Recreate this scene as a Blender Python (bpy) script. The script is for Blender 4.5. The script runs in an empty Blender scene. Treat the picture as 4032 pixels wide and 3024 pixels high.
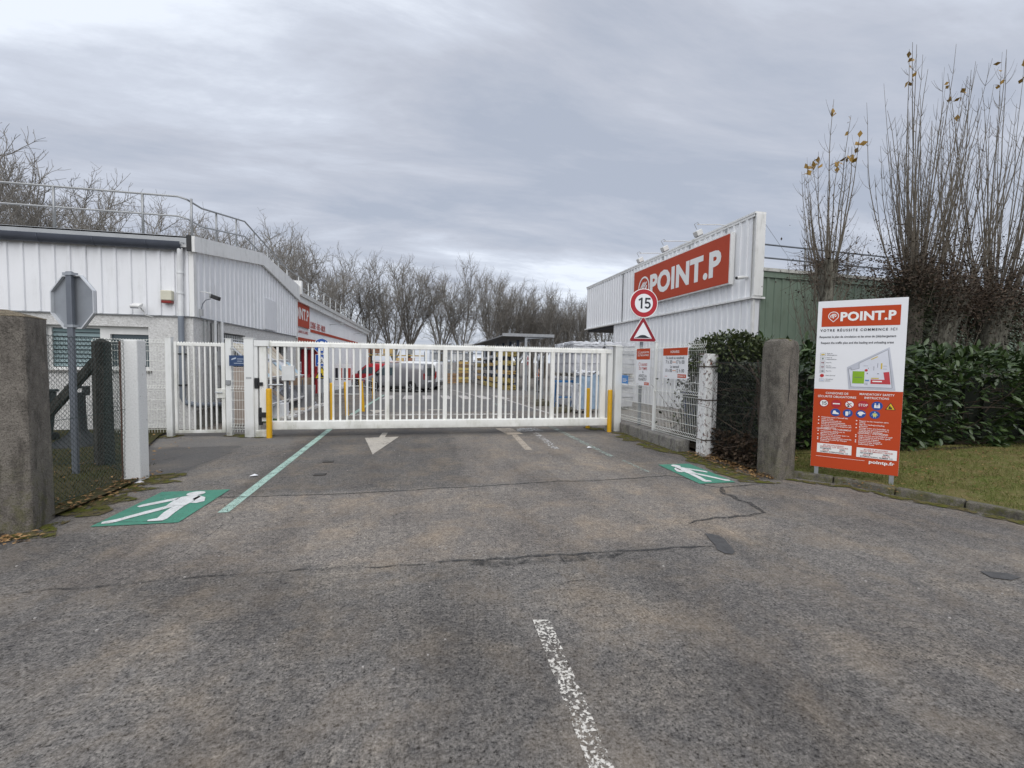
import bpy, math, random
import numpy as np
from mathutils import Vector, Matrix
R = math.radians
random.seed(11); rng = np.random.default_rng(5)
SC = bpy.context.scene; COL = SC.collection

# ------------------------------------------------------------------ camera
def make_camera():
    yaw, pitch, roll = R(11.55), R(2.84), R(.944)
    f = Vector((math.sin(yaw)*math.cos(pitch), math.cos(yaw)*math.cos(pitch), -math.sin(pitch)))
    r = Vector((math.cos(yaw), -math.sin(yaw), 0)); u = r.cross(f)
    r2 = r*math.cos(roll)+u*math.sin(roll); u2 = -r*math.sin(roll)+u*math.cos(roll)
    cam = bpy.data.cameras.new('camera'); o = bpy.data.objects.new('camera', cam); COL.objects.link(o)
    m = Matrix.Identity(4)
    for i in range(3): m[i][0], m[i][1], m[i][2] = r2[i], u2[i], -f[i]
    m[2][3] = 1.65
    o.matrix_world = m
    cam.sensor_width = 36; cam.lens = 36*1722/4032; cam.clip_start = .05; cam.clip_end = 6000
    SC.camera = o
make_camera()

# ------------------------------------------------------------------ world: cloudy sky
SKY_OFF = (11.3, 3.2, 0)
SUN_EL, SUN_AZ = 50, 186      # behind the camera, a little to its left
def make_world():
    w = bpy.data.worlds.new('World'); SC.world = w; w.use_nodes = True
    nt = w.node_tree; N = nt.nodes; L = nt.links; N.clear()
    def n(t, **k):
        x = N.new(t)
        for a, b in k.items(): setattr(x, a, b)
        return x
    def mth(op, a, b=None, c=None):
        x = n('ShaderNodeMath', operation=op)
        for i, v in enumerate((a, b, c)):
            if v is None: continue
            if isinstance(v, (int, float)): x.inputs[i].default_value = v
            else: L.new(v, x.inputs[i])
        return x.outputs[0]
    out = n('ShaderNodeOutputWorld'); bg = n('ShaderNodeBackground'); L.new(bg.outputs[0], out.inputs[0])
    bg.inputs[1].default_value = .1
    sky = n('ShaderNodeTexSky', sky_type='NISHITA', sun_disc=False)
    sky.sun_elevation = R(SUN_EL); sky.sun_rotation = R(SUN_AZ)
    tc = n('ShaderNodeTexCoord'); sp = n('ShaderNodeSeparateXYZ'); L.new(tc.outputs['Generated'], sp.inputs[0])
    zz = mth('ADD', mth('MAXIMUM', sp.outputs[2], 0), .16)
    cb = n('ShaderNodeCombineXYZ'); L.new(mth('DIVIDE', sp.outputs[0], zz), cb.inputs[0]); L.new(mth('DIVIDE', sp.outputs[1], zz), cb.inputs[1])
    mp = n('ShaderNodeMapping'); L.new(cb.outputs[0], mp.inputs[0]); mp.inputs['Rotation'].default_value = (0, 0, R(-34)); mp.inputs['Scale'].default_value = (.40, 1.0, 1)
    mp.inputs['Location'].default_value = SKY_OFF
    na = n('ShaderNodeTexNoise'); L.new(mp.outputs[0], na.inputs['Vector'])
    for k, v in (('Scale', .62), ('Detail', 2), ('Roughness', .45), ('Distortion', .15)): na.inputs[k].default_value = v
    nb = n('ShaderNodeTexNoise'); L.new(mp.outputs[0], nb.inputs['Vector'])
    for k, v in (('Scale', 2.2), ('Detail', 11), ('Roughness', .62), ('Distortion', .3)): nb.inputs[k].default_value = v
    s = mth('ADD', mth('MULTIPLY', na.outputs[0], .48), mth('MULTIPLY', nb.outputs[0], .52))
    cr = n('ShaderNodeValToRGB'); L.new(s, cr.inputs[0])
    e = cr.color_ramp.elements
    e[0].position = .40; e[0].color = (.400, .440, .525, 1)
    e[1].position = .615; e[1].color = (.790, .840, .925, 1)
    m = cr.color_ramp.elements.new(.48); m.color = (.490, .520, .595, 1)
    m = cr.color_ramp.elements.new(.545); m.color = (.585, .625, .710, 1)
    # a thin overcast hides almost all of the clear sky
    sc = n('ShaderNodeVectorMath', operation='SCALE'); L.new(cr.outputs[0], sc.inputs[0]); sc.inputs['Scale'].default_value = 7.3
    mx = n('ShaderNodeMix', data_type='RGBA'); mx.inputs[0].default_value = .94
    L.new(sky.outputs[0], mx.inputs[6]); L.new(sc.outputs[0], mx.inputs[7]); L.new(mx.outputs[2], bg.inputs[0])
make_world()

sun = bpy.data.lights.new('sun', 'SUN'); sun.energy = 1.5; sun.angle = R(80); sun.color = (1, .975, .94)
so = bpy.data.objects.new('sun', sun); COL.objects.link(so)
el, az = R(SUN_EL), R(SUN_AZ)
sdir = Vector((math.sin(az)*math.cos(el), math.cos(az)*math.cos(el), math.sin(el)))
so.rotation_euler = sdir.to_track_quat('Z', 'Y').to_euler(); so.location = (0, -20, 30)
vs = SC.view_settings; vs.view_transform = 'Standard'; vs.look = 'None'; vs.exposure = .66; vs.gamma = 1; vs.use_curve_mapping = False
SC.cycles.max_bounces = 6; SC.cycles.diffuse_bounces = 3; SC.cycles.glossy_bounces = 3; SC.cycles.transmission_bounces = 4; SC.cycles.transparent_max_bounces = 12
SC.cycles.use_denoising = True

# ------------------------------------------------------------------ helpers
ORG = {}
def zt(y): return 0.0 if y <= 12 else -(min(y, 48)-12)*.024      # the yard falls away gently behind the gate

def tag(o, label=None, cat=None, group=None, kind=None):
    if label: o['label'] = label
    if cat: o['category'] = cat
    if group: o['group'] = group
    if kind: o['kind'] = kind
    return o
def thing(name, loc, label, cat, group=None):
    o = bpy.data.objects.new(name, None); COL.objects.link(o); o.empty_display_size = .2
    o.location = loc; ORG[o.name] = Vector(loc)
    return tag(o, label, cat, group)

class MB:
    def __init__(s): s.v = []; s.f = []
    def add(s, vs, fs):
        b = len(s.v); s.v += [tuple(p) for p in vs]; s.f += [tuple(i+b for i in q) for q in fs]; return s
    def box(s, x0, x1, y0, y1, z0, z1):
        return s.add([(x0,y0,z0),(x1,y0,z0),(x1,y1,z0),(x0,y1,z0),(x0,y0,z1),(x1,y0,z1),(x1,y1,z1),(x0,y1,z1)],
                     [(0,3,2,1),(4,5,6,7),(0,1,5,4),(1,2,6,5),(2,3,7,6),(3,0,4,7)])
    def obox(s, c, ux, uy, uz):     # centre and three half-axis vectors
        c, ux, uy, uz = map(Vector, (c, ux, uy, uz))
        P = [c+a*ux+b*uy+d*uz for d in (-1,1) for b in (-1,1) for a in (-1,1)]
        return s.add(P, [(0,2,3,1),(4,5,7,6),(0,1,5,4),(1,3,7,5),(3,2,6,7),(2,0,4,6)])
    def tube(s, pts, rad, n=6, cap=True):
        pts = [Vector(p) for p in pts]
        if not isinstance(rad, (list, tuple)): rad = [rad]*len(pts)
        b = len(s.v); prev = None
        for i, p in enumerate(pts):
            d = (pts[min(i+1, len(pts)-1)]-pts[max(i-1, 0)]).normalized()
            if prev is None:
                a = Vector((0,0,1)) if abs(d.z) < .9 else Vector((1,0,0))
                u = d.cross(a).normalized()
            else: u = (prev-d*prev.dot(d)).normalized()
            prev = u; w = d.cross(u)
            for k in range(n):
                t = 2*math.pi*k/n
                s.v.append(tuple(p+(u*math.cos(t)+w*math.sin(t))*rad[i]))
        for i in range(len(pts)-1):
            for k in range(n):
                k2 = (k+1) % n
                s.f.append((b+i*n+k, b+i*n+k2, b+(i+1)*n+k2, b+(i+1)*n+k))
        if cap:
            s.f.append(tuple(b+k for k in range(n))[::-1]); e = b+(len(pts)-1)*n; s.f.append(tuple(e+k for k in range(n)))
        return s
    def cyl(s, p0, p1, r0, r1=None, n=12): return s.tube([p0, p1], [r0, r0 if r1 is None else r1], n)
    def lathe(s, c, prof, n=16):    # prof: (radius, z)
        b = len(s.v)
        for r, z in prof:
            for k in range(n):
                t = 2*math.pi*k/n; s.v.append((c[0]+r*math.cos(t), c[1]+r*math.sin(t), c[2]+z))
        for i in range(len(prof)-1):
            for k in range(n):
                k2 = (k+1) % n; s.f.append((b+i*n+k, b+i*n+k2, b+(i+1)*n+k2, b+(i+1)*n+k))
        s.f.append(tuple(b+k for k in range(n))[::-1]); e = b+(len(prof)-1)*n; s.f.append(tuple(e+k for k in range(n)))
        return s
    def prism(s, poly, o, ux, uy, d):   # polygon in the plane (o, ux, uy), extruded by d
        o, ux, uy, d = map(Vector, (o, ux, uy, d)); n = len(poly)
        A = [o+ux*p[0]+uy*p[1] for p in poly]; B = [p+d for p in A]
        fs = [tuple(range(n)), tuple(range(2*n-1, n-1, -1))]
        fs += [(i, n+i, n+(i+1) % n, (i+1) % n) for i in range(n)]
        return s.add(A+B, fs)
    def poly(s, pts): return s.add(pts, [tuple(range(len(pts)))])
    def xform(s, m): s.v = [tuple(m @ Vector(p)) for p in s.v]; return s
    def merge(s, o): return s.add(o.v, o.f)
    def mesh(s, name, org=(0,0,0), smooth=False):
        me = bpy.data.meshes.new(name)
        me.from_pydata([(a-org[0], b-org[1], c-org[2]) for a, b, c in s.v], [], s.f); me.update()
        if smooth: me.polygons.foreach_set('use_smooth', [True]*len(me.polygons))
        return me
    def build(s, name, mat, parent=None, smooth=False, bev=0, label=None, cat=None, group=None, kind=None, org=None):
        if parent is not None: org = ORG[parent.name]
        elif org is None:
            a = np.array(s.v); org = ((a[:,0].min()+a[:,0].max())/2, (a[:,1].min()+a[:,1].max())/2, a[:,2].min())
        me = s.mesh(name, org, smooth); me.materials.append(mat)
        o = bpy.data.objects.new(name, me); COL.objects.link(o)
        if parent is not None: o.parent = parent
        else: o.location = org
        ORG[o.name] = Vector(org)
        if bev:
            m = o.modifiers.new('bevel', 'BEVEL'); m.width = bev; m.segments = 2; m.limit_method = 'ANGLE'; m.angle_limit = R(40)
        if smooth and not bev and hasattr(me, 'set_sharp_from_angle'): me.set_sharp_from_angle(angle=R(40))
        return tag(o, label, cat, group, kind)
def piece(name, me, parent, loc, rot=(0,0,0), scale=None):      # a repeat that shares its mesh; loc is in world space
    o = bpy.data.objects.new(name, me); COL.objects.link(o); o.parent = parent
    o.location = Vector(loc)-ORG[parent.name] if parent is not None else Vector(loc); o.rotation_euler = rot
    if scale: o.scale = scale
    ORG[o.name] = Vector(loc)
    return o
def copy_tree(o, loc, rotz=None, scale=None, parent=None):
    c = o.copy(); COL.objects.link(c)
    if parent is not None: c.parent = parent
    else:
        c.location = loc; ORG[c.name] = Vector(loc)
        if rotz is not None: c.rotation_euler = (0,0,rotz)
        if scale is not None: c.scale = scale
    for ch in o.children: copy_tree(ch, None, parent=c)
    return c
def np_mesh(name, V, F):     # V (n,3), F (m,k)
    V = np.asarray(V, np.float32); F = np.asarray(F, np.int32); k = F.shape[1]
    me = bpy.data.meshes.new(name); me.vertices.add(len(V)); me.vertices.foreach_set('co', V.ravel())
    me.loops.add(F.size); me.loops.foreach_set('vertex_index', F.ravel())
    me.polygons.add(len(F)); me.polygons.foreach_set('loop_start', np.arange(0, F.size, k, dtype=np.int32))
    me.update(calc_edges=True); me.validate()
    return me
def np_obj(name, V, F, mat, parent=None, org=None, **k):
    V = np.asarray(V, float)
    if parent is not None: org = ORG[parent.name]
    elif org is None: org = Vector((V[:,0].mean(), V[:,1].mean(), V[:,2].min()))
    me = np_mesh(name, V-np.array(org), F); me.materials.append(mat)
    o = bpy.data.objects.new(name, me); COL.objects.link(o)
    if parent is not None: o.parent = parent
    else: o.location = org
    ORG[o.name] = Vector(org)
    return tag(o, **k)

# ------------------------------------------------------------------ materials
MATS = {}
class NT:
    def __init__(s, name):
        m = bpy.data.materials.new(name); m.use_nodes = True; s.m = m; s.t = m.node_tree; s.N = s.t.nodes; s.L = s.t.links
        s.b = s.N['Principled BSDF']; s.out = s.N['Material Output']; s._tc = None
    def n(s, t, **k):
        x = s.N.new(t)
        for a, b in k.items(): setattr(x, a, b)
        return x
    def set(s, x, i, v):
        if isinstance(v, (int, float)): x.inputs[i].default_value = v
        elif isinstance(v, tuple):
            d = x.inputs[i]; d.default_value = v if len(v) == len(d.default_value) else tuple(v)+(1,)
        else: s.L.new(v, x.inputs[i])
    def obj(s):
        if not s._tc: s._tc = s.n('ShaderNodeTexCoord')
        return s._tc.outputs['Object']
    def pos(s): return s.n('ShaderNodeNewGeometry').outputs['Position']
    def sep(s, v):
        x = s.n('ShaderNodeSeparateXYZ'); s.L.new(v, x.inputs[0]); return x.outputs
    def math(s, op, a, b=0, c=0, clamp=False):
        x = s.n('ShaderNodeMath', operation=op, use_clamp=clamp); s.set(x, 0, a); s.set(x, 1, b); s.set(x, 2, c); return x.outputs[0]
    def noise(s, vec, scale, detail=4, rough=.55, dist=0, sc3=None):
        if sc3:
            mp = s.n('ShaderNodeMapping'); s.L.new(vec, mp.inputs[0]); mp.inputs['Scale'].default_value = sc3; vec = mp.outputs[0]
        x = s.n('ShaderNodeTexNoise'); s.L.new(vec, x.inputs['Vector'])
        for k, v in (('Scale', scale), ('Detail', detail), ('Roughness', rough), ('Distortion', dist)): x.inputs[k].default_value = v
        return x.outputs[0]
    def voro(s, vec, scale, feature='F1', rnd=1):
        x = s.n('ShaderNodeTexVoronoi', feature=feature); s.L.new(vec, x.inputs['Vector']); x.inputs['Scale'].default_value = scale; x.inputs['Randomness'].default_value = rnd
        return x.outputs[0]
    def ramp(s, fac, *st, mode='LINEAR'):
        x = s.n('ShaderNodeValToRGB'); s.L.new(fac, x.inputs[0]); r = x.color_ramp; r.interpolation = mode
        for i, (p, c) in enumerate(st):
            if isinstance(c, (int, float)): c = (c, c, c)
            e = r.elements[i] if i < 2 else r.elements.new(p)
            e.position = p; e.color = tuple(c)+(1,) if len(c) == 3 else c
        return x.outputs[0]
    def mix(s, fac, a, b, blend='MIX'):
        x = s.n('ShaderNodeMix', data_type='RGBA', blend_type=blend); s.set(x, 0, fac); s.set(x, 6, a); s.set(x, 7, b); return x.outputs[2]
    def step(s, v, a, b):
        x = s.n('ShaderNodeMapRange', interpolation_type='SMOOTHSTEP'); s.set(x, 0, v); s.set(x, 1, a); s.set(x, 2, b); return x.outputs[0]
    def bump(s, h, strength=.3, dist=.01):
        x = s.n('ShaderNodeBump'); s.L.new(h, x.inputs['Height']); x.inputs['Strength'].default_value = strength; x.inputs['Distance'].default_value = dist
        s.L.new(x.outputs[0], s.b.inputs['Normal']); return x
    def col(s, v): s.set(s.b, 'Base Color', v)
    def p(s, **k):
        for a, v in k.items(): s.set(s.b, {'rough':'Roughness','metal':'Metallic','alpha':'Alpha','spec':'Specular IOR Level','trans':'Transmission Weight','ior':'IOR','coat':'Coat Weight','emit':'Emission Strength'}[a], v)
    def done(s, name): MATS[name] = s.m; return s.m

def M(name, col=None, rough=.55, metal=0, var=.10, scale=3.0, bump=0, bscale=60, dirt=None, spec=.4, coat=0, tint=0):
    """plain surface with uneven tone; dirt = (colour, amount 0..1, scale) adds stains; tint varies tone between copies"""
    if name in MATS: return MATS[name]
    t = NT(name); v = t.obj()
    a = t.noise(v, scale, 5, .6)
    c = t.mix(t.ramp(a, (.3, 0), (.7, 1)), tuple(x*(1-var) for x in col), tuple(min(1, x*(1+var)) for x in col))
    if tint:
        oi = t.n('ShaderNodeObjectInfo'); h = t.n('ShaderNodeHueSaturation'); t.L.new(c, h.inputs['Color'])
        t.L.new(t.math('MULTIPLY_ADD', oi.outputs['Random'], tint, 1-tint/2), h.inputs['Value']); c = h.outputs[0]
    if dirt:
        dn = t.noise(v, dirt[2], 6, .68, .3)
        c = t.mix(t.math('MULTIPLY', t.ramp(dn, (.5, 0), (.72, 1)), dirt[1]), c, dirt[0])
    t.col(c); t.p(rough=rough, metal=metal, spec=spec, coat=coat)
    if bump: t.bump(t.noise(v, bscale, 3, .6), bump, .01)
    return t.done(name)

def asphalt():
    t = NT('asphalt'); P = t.pos()
    wob = t.noise(P, 1.3, 4, .6)
    s = t.sep(P); X, Y = s[0], s[1]
    Xw = t.math('ADD', X, t.math('MULTIPLY_ADD', wob, .5, -.25)); Yw = t.math('ADD', Y, t.math('MULTIPLY_ADD', wob, .5, -.25))
    def box(x0, x1, y0, y1, f=.12):
        m = t.math('MULTIPLY', t.step(Xw, x0-f, x0+f), t.math('SUBTRACT', 1, t.step(Xw, x1-f, x1+f)))
        n = t.math('MULTIPLY', t.step(Yw, y0-f, y0+f), t.math('SUBTRACT', 1, t.step(Yw, y1-f, y1+f)))
        return t.math('MULTIPLY', m, n)
    # aggregate: warm grey matrix, paler stones, dark pits of one to two centimetres
    g1 = t.noise(P, 70, 3, .8); g2 = t.noise(P, 36, 4, .8); g3 = t.noise(P, 13, 5, .7)
    grain = t.math('ADD', t.math('MULTIPLY', g1, .55), t.math('MULTIPLY', g2, .45))
    base = t.ramp(grain, (.395, (.026, .024, .022)), (.455, (.138, .130, .120)), (.53, (.222, .209, .193)), (.66, (.40, .375, .345)))
    base = t.mix(t.ramp(g3, (.36, 0), (.62, 1)), t.mix(1, base, (.72, .72, .73), 'MULTIPLY'), t.mix(1, base, (1.16, 1.14, 1.11), 'MULTIPLY'))
    # broad wear: tan dust, grey worn lanes
    big = t.noise(P, .50, 6, .62, .5); big2 = t.noise(P, 1.9, 5, .65, .3)
    c = t.mix(t.math('MULTIPLY', t.ramp(big2, (.46, 0), (.72, 1)), .75), base, t.mix(.42, base, (.36, .28, .19)))
    c = t.mix(t.ramp(big, (.36, 0), (.64, 1)), t.mix(1, c, (.74, .74, .755), 'MULTIPLY'), c)
    lane = t.noise(P, 1.3, 6, .62, .5, sc3=(1.5, .30, 1))
    c = t.mix(t.math('MULTIPLY', t.ramp(lane, (.48, 0), (.62, 1)), .5), c, t.mix(1, c, (.66, .655, .66), 'MULTIPLY'))
    # newer, darker lane in front of and behind the gate; paved footway by the wicket; lighter strip
    c = t.mix(t.math('MULTIPLY', box(-2.3, .62, 5.75, 12.2, .10), .75), c, t.mix(1, c, (.66, .66, .67), 'MULTIPLY'))
    c = t.mix(t.math('MULTIPLY', box(-9, -3.3, 6.8, 9.0, .10), .75), c, (.095, .093, .092))
    c = t.mix(t.math('MULTIPLY', box(-9, -2.6, 9.0, 11.2, .08), .6), c, (.17, .165, .158))
    c = t.mix(t.math('MULTIPLY', box(-2.2, 4.2, 15.0, 26, .1), .75), c, (.125, .126, .128))
    c = t.mix(t.math('MULTIPLY', box(-6, 9, 26, 90, .1), .6), c, (.17, .17, .17))
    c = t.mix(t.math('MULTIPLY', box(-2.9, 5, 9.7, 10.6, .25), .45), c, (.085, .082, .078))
    # sun-bleached, dusty field between the two joints, and rubbed-in dark wheel paths in the foreground
    c = t.mix(t.math('MULTIPLY', box(-2.6, 3.6, 3.62, 5.62, .10), .55), c, t.mix(1, c, (1.36, 1.30, 1.24), 'MULTIPLY'))
    c = t.mix(t.math('MULTIPLY', box(.62, 3.2, 5.8, 9.6, .12), .5), c, t.mix(1, c, (1.32, 1.26, 1.20), 'MULTIPLY'))
    c = t.mix(t.math('MULTIPLY', box(-.05, .45, .3, 3.45, .22), .55), c, t.mix(1, c, (.60, .60, .61), 'MULTIPLY'))
    c = t.mix(t.math('MULTIPLY', box(1.5, 2.1, .3, 3.3, .3), .4), c, t.mix(1, c, (.68, .68, .69), 'MULTIPLY'))
    Dg = t.math('ADD', Yw, t.math('MULTIPLY', X, .55))
    c = t.mix(t.math('MULTIPLY', t.math('MULTIPLY', t.step(Dg, 2.05, 2.35), t.math('SUBTRACT', 1, t.step(Dg, 2.75, 3.15))), .5), c, t.mix(1, c, (.62, .62, .63), 'MULTIPLY'))
    dust = t.noise(P, 1.15, 5, .6, .5)
    c = t.mix(t.math('MULTIPLY', t.ramp(dust, (.52, 0), (.66, 1)), .6), c, t.mix(1, c, (1.40, 1.30, 1.15), 'MULTIPLY'))
    # pale chips
    vo = t.voro(P, 46); ch = t.math('MULTIPLY', t.ramp(vo, (.10, 1), (.16, 0)), t.ramp(t.noise(P, 17, 2), (.58, 0), (.64, 1)))
    c = t.mix(t.math('MULTIPLY', ch, .5), c, (.50, .48, .44))
    # fine hairline cracks
    ck = t.n('ShaderNodeTexVoronoi', feature='DISTANCE_TO_EDGE'); mp = t.n('ShaderNodeVectorMath', operation='ADD')
    wv = t.n('ShaderNodeTexNoise'); t.L.new(P, wv.inputs['Vector']); wv.inputs['Scale'].default_value = 1.6; wv.inputs['Detail'].default_value = 5
    t.L.new(P, mp.inputs[0]); t.L.new(wv.outputs['Color'], mp.inputs[1]); t.L.new(mp.outputs[0], ck.inputs['Vector']); ck.inputs['Scale'].default_value = .42
    cm = t.math('MULTIPLY', t.ramp(ck.outputs[0], (.0015, 1), (.006, 0)), t.ramp(t.noise(P, .45, 2), (.56, 0), (.64, 1)))
    c = t.mix(t.math('MULTIPLY', cm, .35), c, (.02, .02, .02))
    t.col(c); t.p(rough=.88, spec=.25); t.bump(grain, .55, .012)
    return t.done('asphalt')

def paint(name, col, wear=.45, grain=70, soft=.06, old=None):
    """road paint that has worn through to the tarmac in places"""
    t = NT(name); P = t.pos()
    a = t.noise(P, grain, 4, .65); b = t.noise(P, 5, 4, .6)
    h = t.math('ADD', t.math('MULTIPLY', a, .7), t.math('MULTIPLY', b, .3))
    al = t.ramp(h, (wear-soft, 0), (wear+soft, 1))
    c = t.mix(t.ramp(t.noise(P, 9, 5, .65), (.35, 0), (.7, 1)), tuple(x*.80 for x in col), col)
    if old: c = t.mix(t.math('MULTIPLY', t.ramp(t.noise(P, 30, 4, .7), (.5, 0), (.66, 1)), .7), c, old)
    t.col(c); t.p(rough=.75, spec=.3, alpha=al); t.bump(a, .3, .006)
    return t.done(name)

def ground():
    ys = [-80, 12, 20, 30, 40, 48, 120, 3000]; xs = [-1800, -60, -20, 0, 20, 60, 1800]
    V = [(x, y, zt(y)) for y in ys for x in xs]; n = len(xs)
    F = [(j*n+i, j*n+i+1, (j+1)*n+i+1, (j+1)*n+i) for j in range(len(ys)-1) for i in range(n-1)]
    np_obj('ground', V, F, asphalt(), org=Vector((0,0,0)), kind='structure')
ground()

def lay(y): return zt(y)+.004
def sheet(name, polys, mat, dz=0, **k):
    mb = MB()
    for pl in polys: mb.poly([(x, y, lay(y)+dz) for x, y in pl])
    return mb.build(name, mat, kind='structure', **k)
def strip(pts, w, jit=.25, seed=0, sub=.12):
    """ribbon of uneven width along a polyline on the ground, as quads"""
    r = random.Random(seed); out = []; P = []
    for (x0, y0), (x1, y1) in zip(pts[:-1], pts[1:]):
        L = math.hypot(x1-x0, y1-y0); k = max(1, int(L/sub))
        for i in range(k): P.append((x0+(x1-x0)*i/k, y0+(y1-y0)*i/k))
    P.append(pts[-1]); A = []; B = []
    for i, (x, y) in enumerate(P):
        a = P[max(0, i-1)]; b = P[min(len(P)-1, i+1)]; d = Vector((b[0]-a[0], b[1]-a[1])).normalized(); nn = Vector((-d.y, d.x))
        o = r.uniform(-1, 1)*w*jit*1.2; e = 1 if 0 < i < len(P)-1 else .35
        A.append((x+nn.x*(o+w/2*e*r.uniform(1-jit, 1+jit)), y+nn.y*(o+w/2*e*r.uniform(1-jit, 1+jit))))
        B.append((x+nn.x*(o-w/2*e*r.uniform(1-jit, 1+jit)), y+nn.y*(o-w/2*e*r.uniform(1-jit, 1+jit))))
    return [[A[i], B[i], B[i+1], A[i+1]] for i in range(len(P)-1)]

def tar():
    t = NT('tar'); P = t.pos(); a = t.noise(P, 26, 4, .7)
    t.col(t.mix(t.noise(P, 60, 3), (.018, .018, .019), (.05, .05, .05))); t.p(rough=.7, alpha=t.ramp(a, (.36, .05), (.60, .85)))
    return t.done('tar')
TAR = tar()
def tar_faint():
    t = NT('tar_faint'); P = t.pos(); t.col((.03,.03,.03)); t.p(rough=.8, alpha=t.ramp(t.noise(P, 7, 5, .7), (.42, .0), (.66, .75))); return t.done('tar_faint')
TARF = tar_faint()
J1 = [(-2.80,5.73),(-2.10,5.65),(-1.39,5.62),(-.95,5.61),(-.34,5.61),(.16,5.68),(.64,5.68),(1.22,5.73),(1.86,5.77),(2.23,5.74),(2.9,5.76),(3.56,5.84),(3.76,5.71),(3.83,5.31),(3.95,5.17),(4.65,5.24)]
J2 = [(3.95,5.17),(3.81,4.91),(3.86,4.40),(3.80,4.17)]
J2b = [(3.80,4.17),(3.26,4.11),(2.84,4.09),(2.72,4.02)]
J3 = [(-2.9,3.55),(-1.93,3.59),(-1.58,3.62),(-.90,3.60),(-.33,3.56),(.10,3.55),(.63,3.53),(1.15,3.52),(1.39,3.52),(1.86,3.50),(2.25,3.49),(2.62,3.47)]
sheet('tar_joint', strip(J1, .032, .35, 1), TAR)
sheet('tar_joint', strip(J2, .07, .35, 2), TAR, .001)
sheet('tar_joint', strip(J2b, .04, .4, 3), TAR, .002)
sheet('tar_joint', strip(J3[:6], .026, .6, 4), TARF)
sheet('tar_joint', strip(J3[5:], .034, .55, 5), TAR)
sheet('tar_joint', strip([(.3,3.50),(.75,3.42),(1.3,3.40),(1.75,3.44)], .09, .5, 6), TARF, .002)
for i, c in enumerate([[(1.15,3.52),(1.16,3.41),(1.18,3.30)], [(1.50,3.47),(1.35,3.11),(1.11,3.07),(.99,3.02)], [(2.13,7.32),(2.09,6.75),(2.23,6.15),(2.15,5.80)],
        [(-.77,6.29),(-.70,5.98),(-.34,5.61)], [(-4.65,8.58),(-4.07,8.84),(-3.43,9.01),(-3.01,9.50)],
        [(-3.23,8.49),(-3.31,7.81),(-3.40,7.15),(-3.44,6.66)], [(-2.3,5.6),(-1.9,4.9),(-1.95,4.2),(-2.2,3.6)], [(2.5,6.9),(2.9,6.75),(3.05,6.6)], [(-3.3,4.96),(-2.6,4.9),(-2.3,4.87)]]):
    sheet('ground_crack', strip(c, .009, .7, 20+i, .05), TAR if i in (4,5,8) else TARF, .001 if i != 8 else .009)
sheet('tar_patch', [[(2.72,3.74),(2.78,3.72),(2.82,3.67),(2.82,3.58),(2.79,3.51),(2.76,3.42),(2.72,3.32),(2.66,3.28),(2.61,3.31),(2.59,3.39),(2.62,3.44),(2.64,3.48),(2.67,3.6)]], M('tar_patch', (.075,.074,.074), .8, var=.25, scale=14, bump=.4, bscale=120), .003)
sheet('tar_patch', [[(4.48,2.66),(4.66,2.60),(4.68,2.52),(4.54,2.50),(4.43,2.56)]], M('tar_patch'), .003)

# painted markings
GREEN = paint('green_paint', (.075, .27, .19), .36, 80, old=(.10,.19,.145)); MINT = paint('mint_line', (.42, .60, .52), .43, 70, old=(.22,.27,.24)); MINT2 = paint('worn_mint_line', (.42, .50, .45), .52, 60, .05)
WHITE = paint('white_pictogram', (.74, .75, .74), .37, 70, old=(.50,.50,.48)); WORNW = paint('worn_white_line', (.70, .67, .61), .525, 46, .03); ARROW = paint('arrow_paint', (.52, .48, .42), .40, 60, old=(.30,.27,.23))
ZEB = paint('zebra_paint', (.50, .47, .45), .40, 60)
sheet('center_line', [[(.66-.0,1.05),(.76,1.05),(.81,2.62),(.70,2.64)]], WORNW)
sheet('lane_line', [[(-2.20,10.9),(-2.08,10.9),(-2.02,5.1),(-2.13,5.1)]], MINT)
sheet('lane_line', [[(3.20,11.0),(3.34,11.0),(3.36,7.2),(3.26,7.2)], [(3.34,6.9),(3.40,6.9),(3.44,6.1),(3.38,6.1)]], MINT2)
sheet('lane_line', [[(-2.22,14.2),(-2.08,14.2),(-2.10,26),(-2.22,26)]], MINT, .001)
sheet('lane_line', [[(3.04,11.3),(3.18,11.3),(3.14,19),(3.02,19)]], MINT2, .001)
sheet('lane_line', [[(4.14,13.4),(4.26,13.4),(4.08,25.5),(3.98,25.5)]], ZEB, .001)
sheet('lane_line', [[(2.0,34.5),(2.12,34.5),(3.3,22.5),(3.18,22.5)]], ZEB, .001)
sheet('lane_arrow', [[(-1.19,9.60),(-.85,7.90),(-.50,9.69)], [(-.91,9.63),(-.79,9.65),(-.77,10.25),(-.89,10.23)]], ARROW)
sheet('lane_arrow', [[(1.91,9.70),(2.28,9.77),(2.16,10.68),(1.77,10.67)], [(1.90,7.94),(2.04,7.95),(2.12,9.70),(1.99,9.69)]], paint('arrow_paint_tan', (.44,.38,.31), .42, 40))
sheet('lane_arrow', [[(2.45,8.0),(2.59,7.98),(2.68,9.91),(2.54,9.88)], [(2.2,10.1),(2.9,10.1),(2.8,10.7),(2.3,10.7)]], paint('arrow_paint_white', (.62,.62,.61), .53, 22, .03))
sheet('lane_arrow', [[(-1.83,15.85),(-1.47,14.5),(-1.25,15.81)], [(.2,15.9),(.8,15.9),(.8,15.6),(.2,15.6)]], ARROW, .001)
WB = paint('white_band', (.68,.66,.62), .50, 14, .03)
sheet('stop_band', [[(-2.2,13.85),(2.9,13.75),(2.9,14.2),(-2.2,14.3)]], WB, .002)
for i in range(7):
    x = -1.96+i*.985
    sheet('zebra_stripe', [[(x,21.95),(x+.48,21.95),(x+.46,25.3),(x-.02,25.3)]], ZEB)

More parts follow.
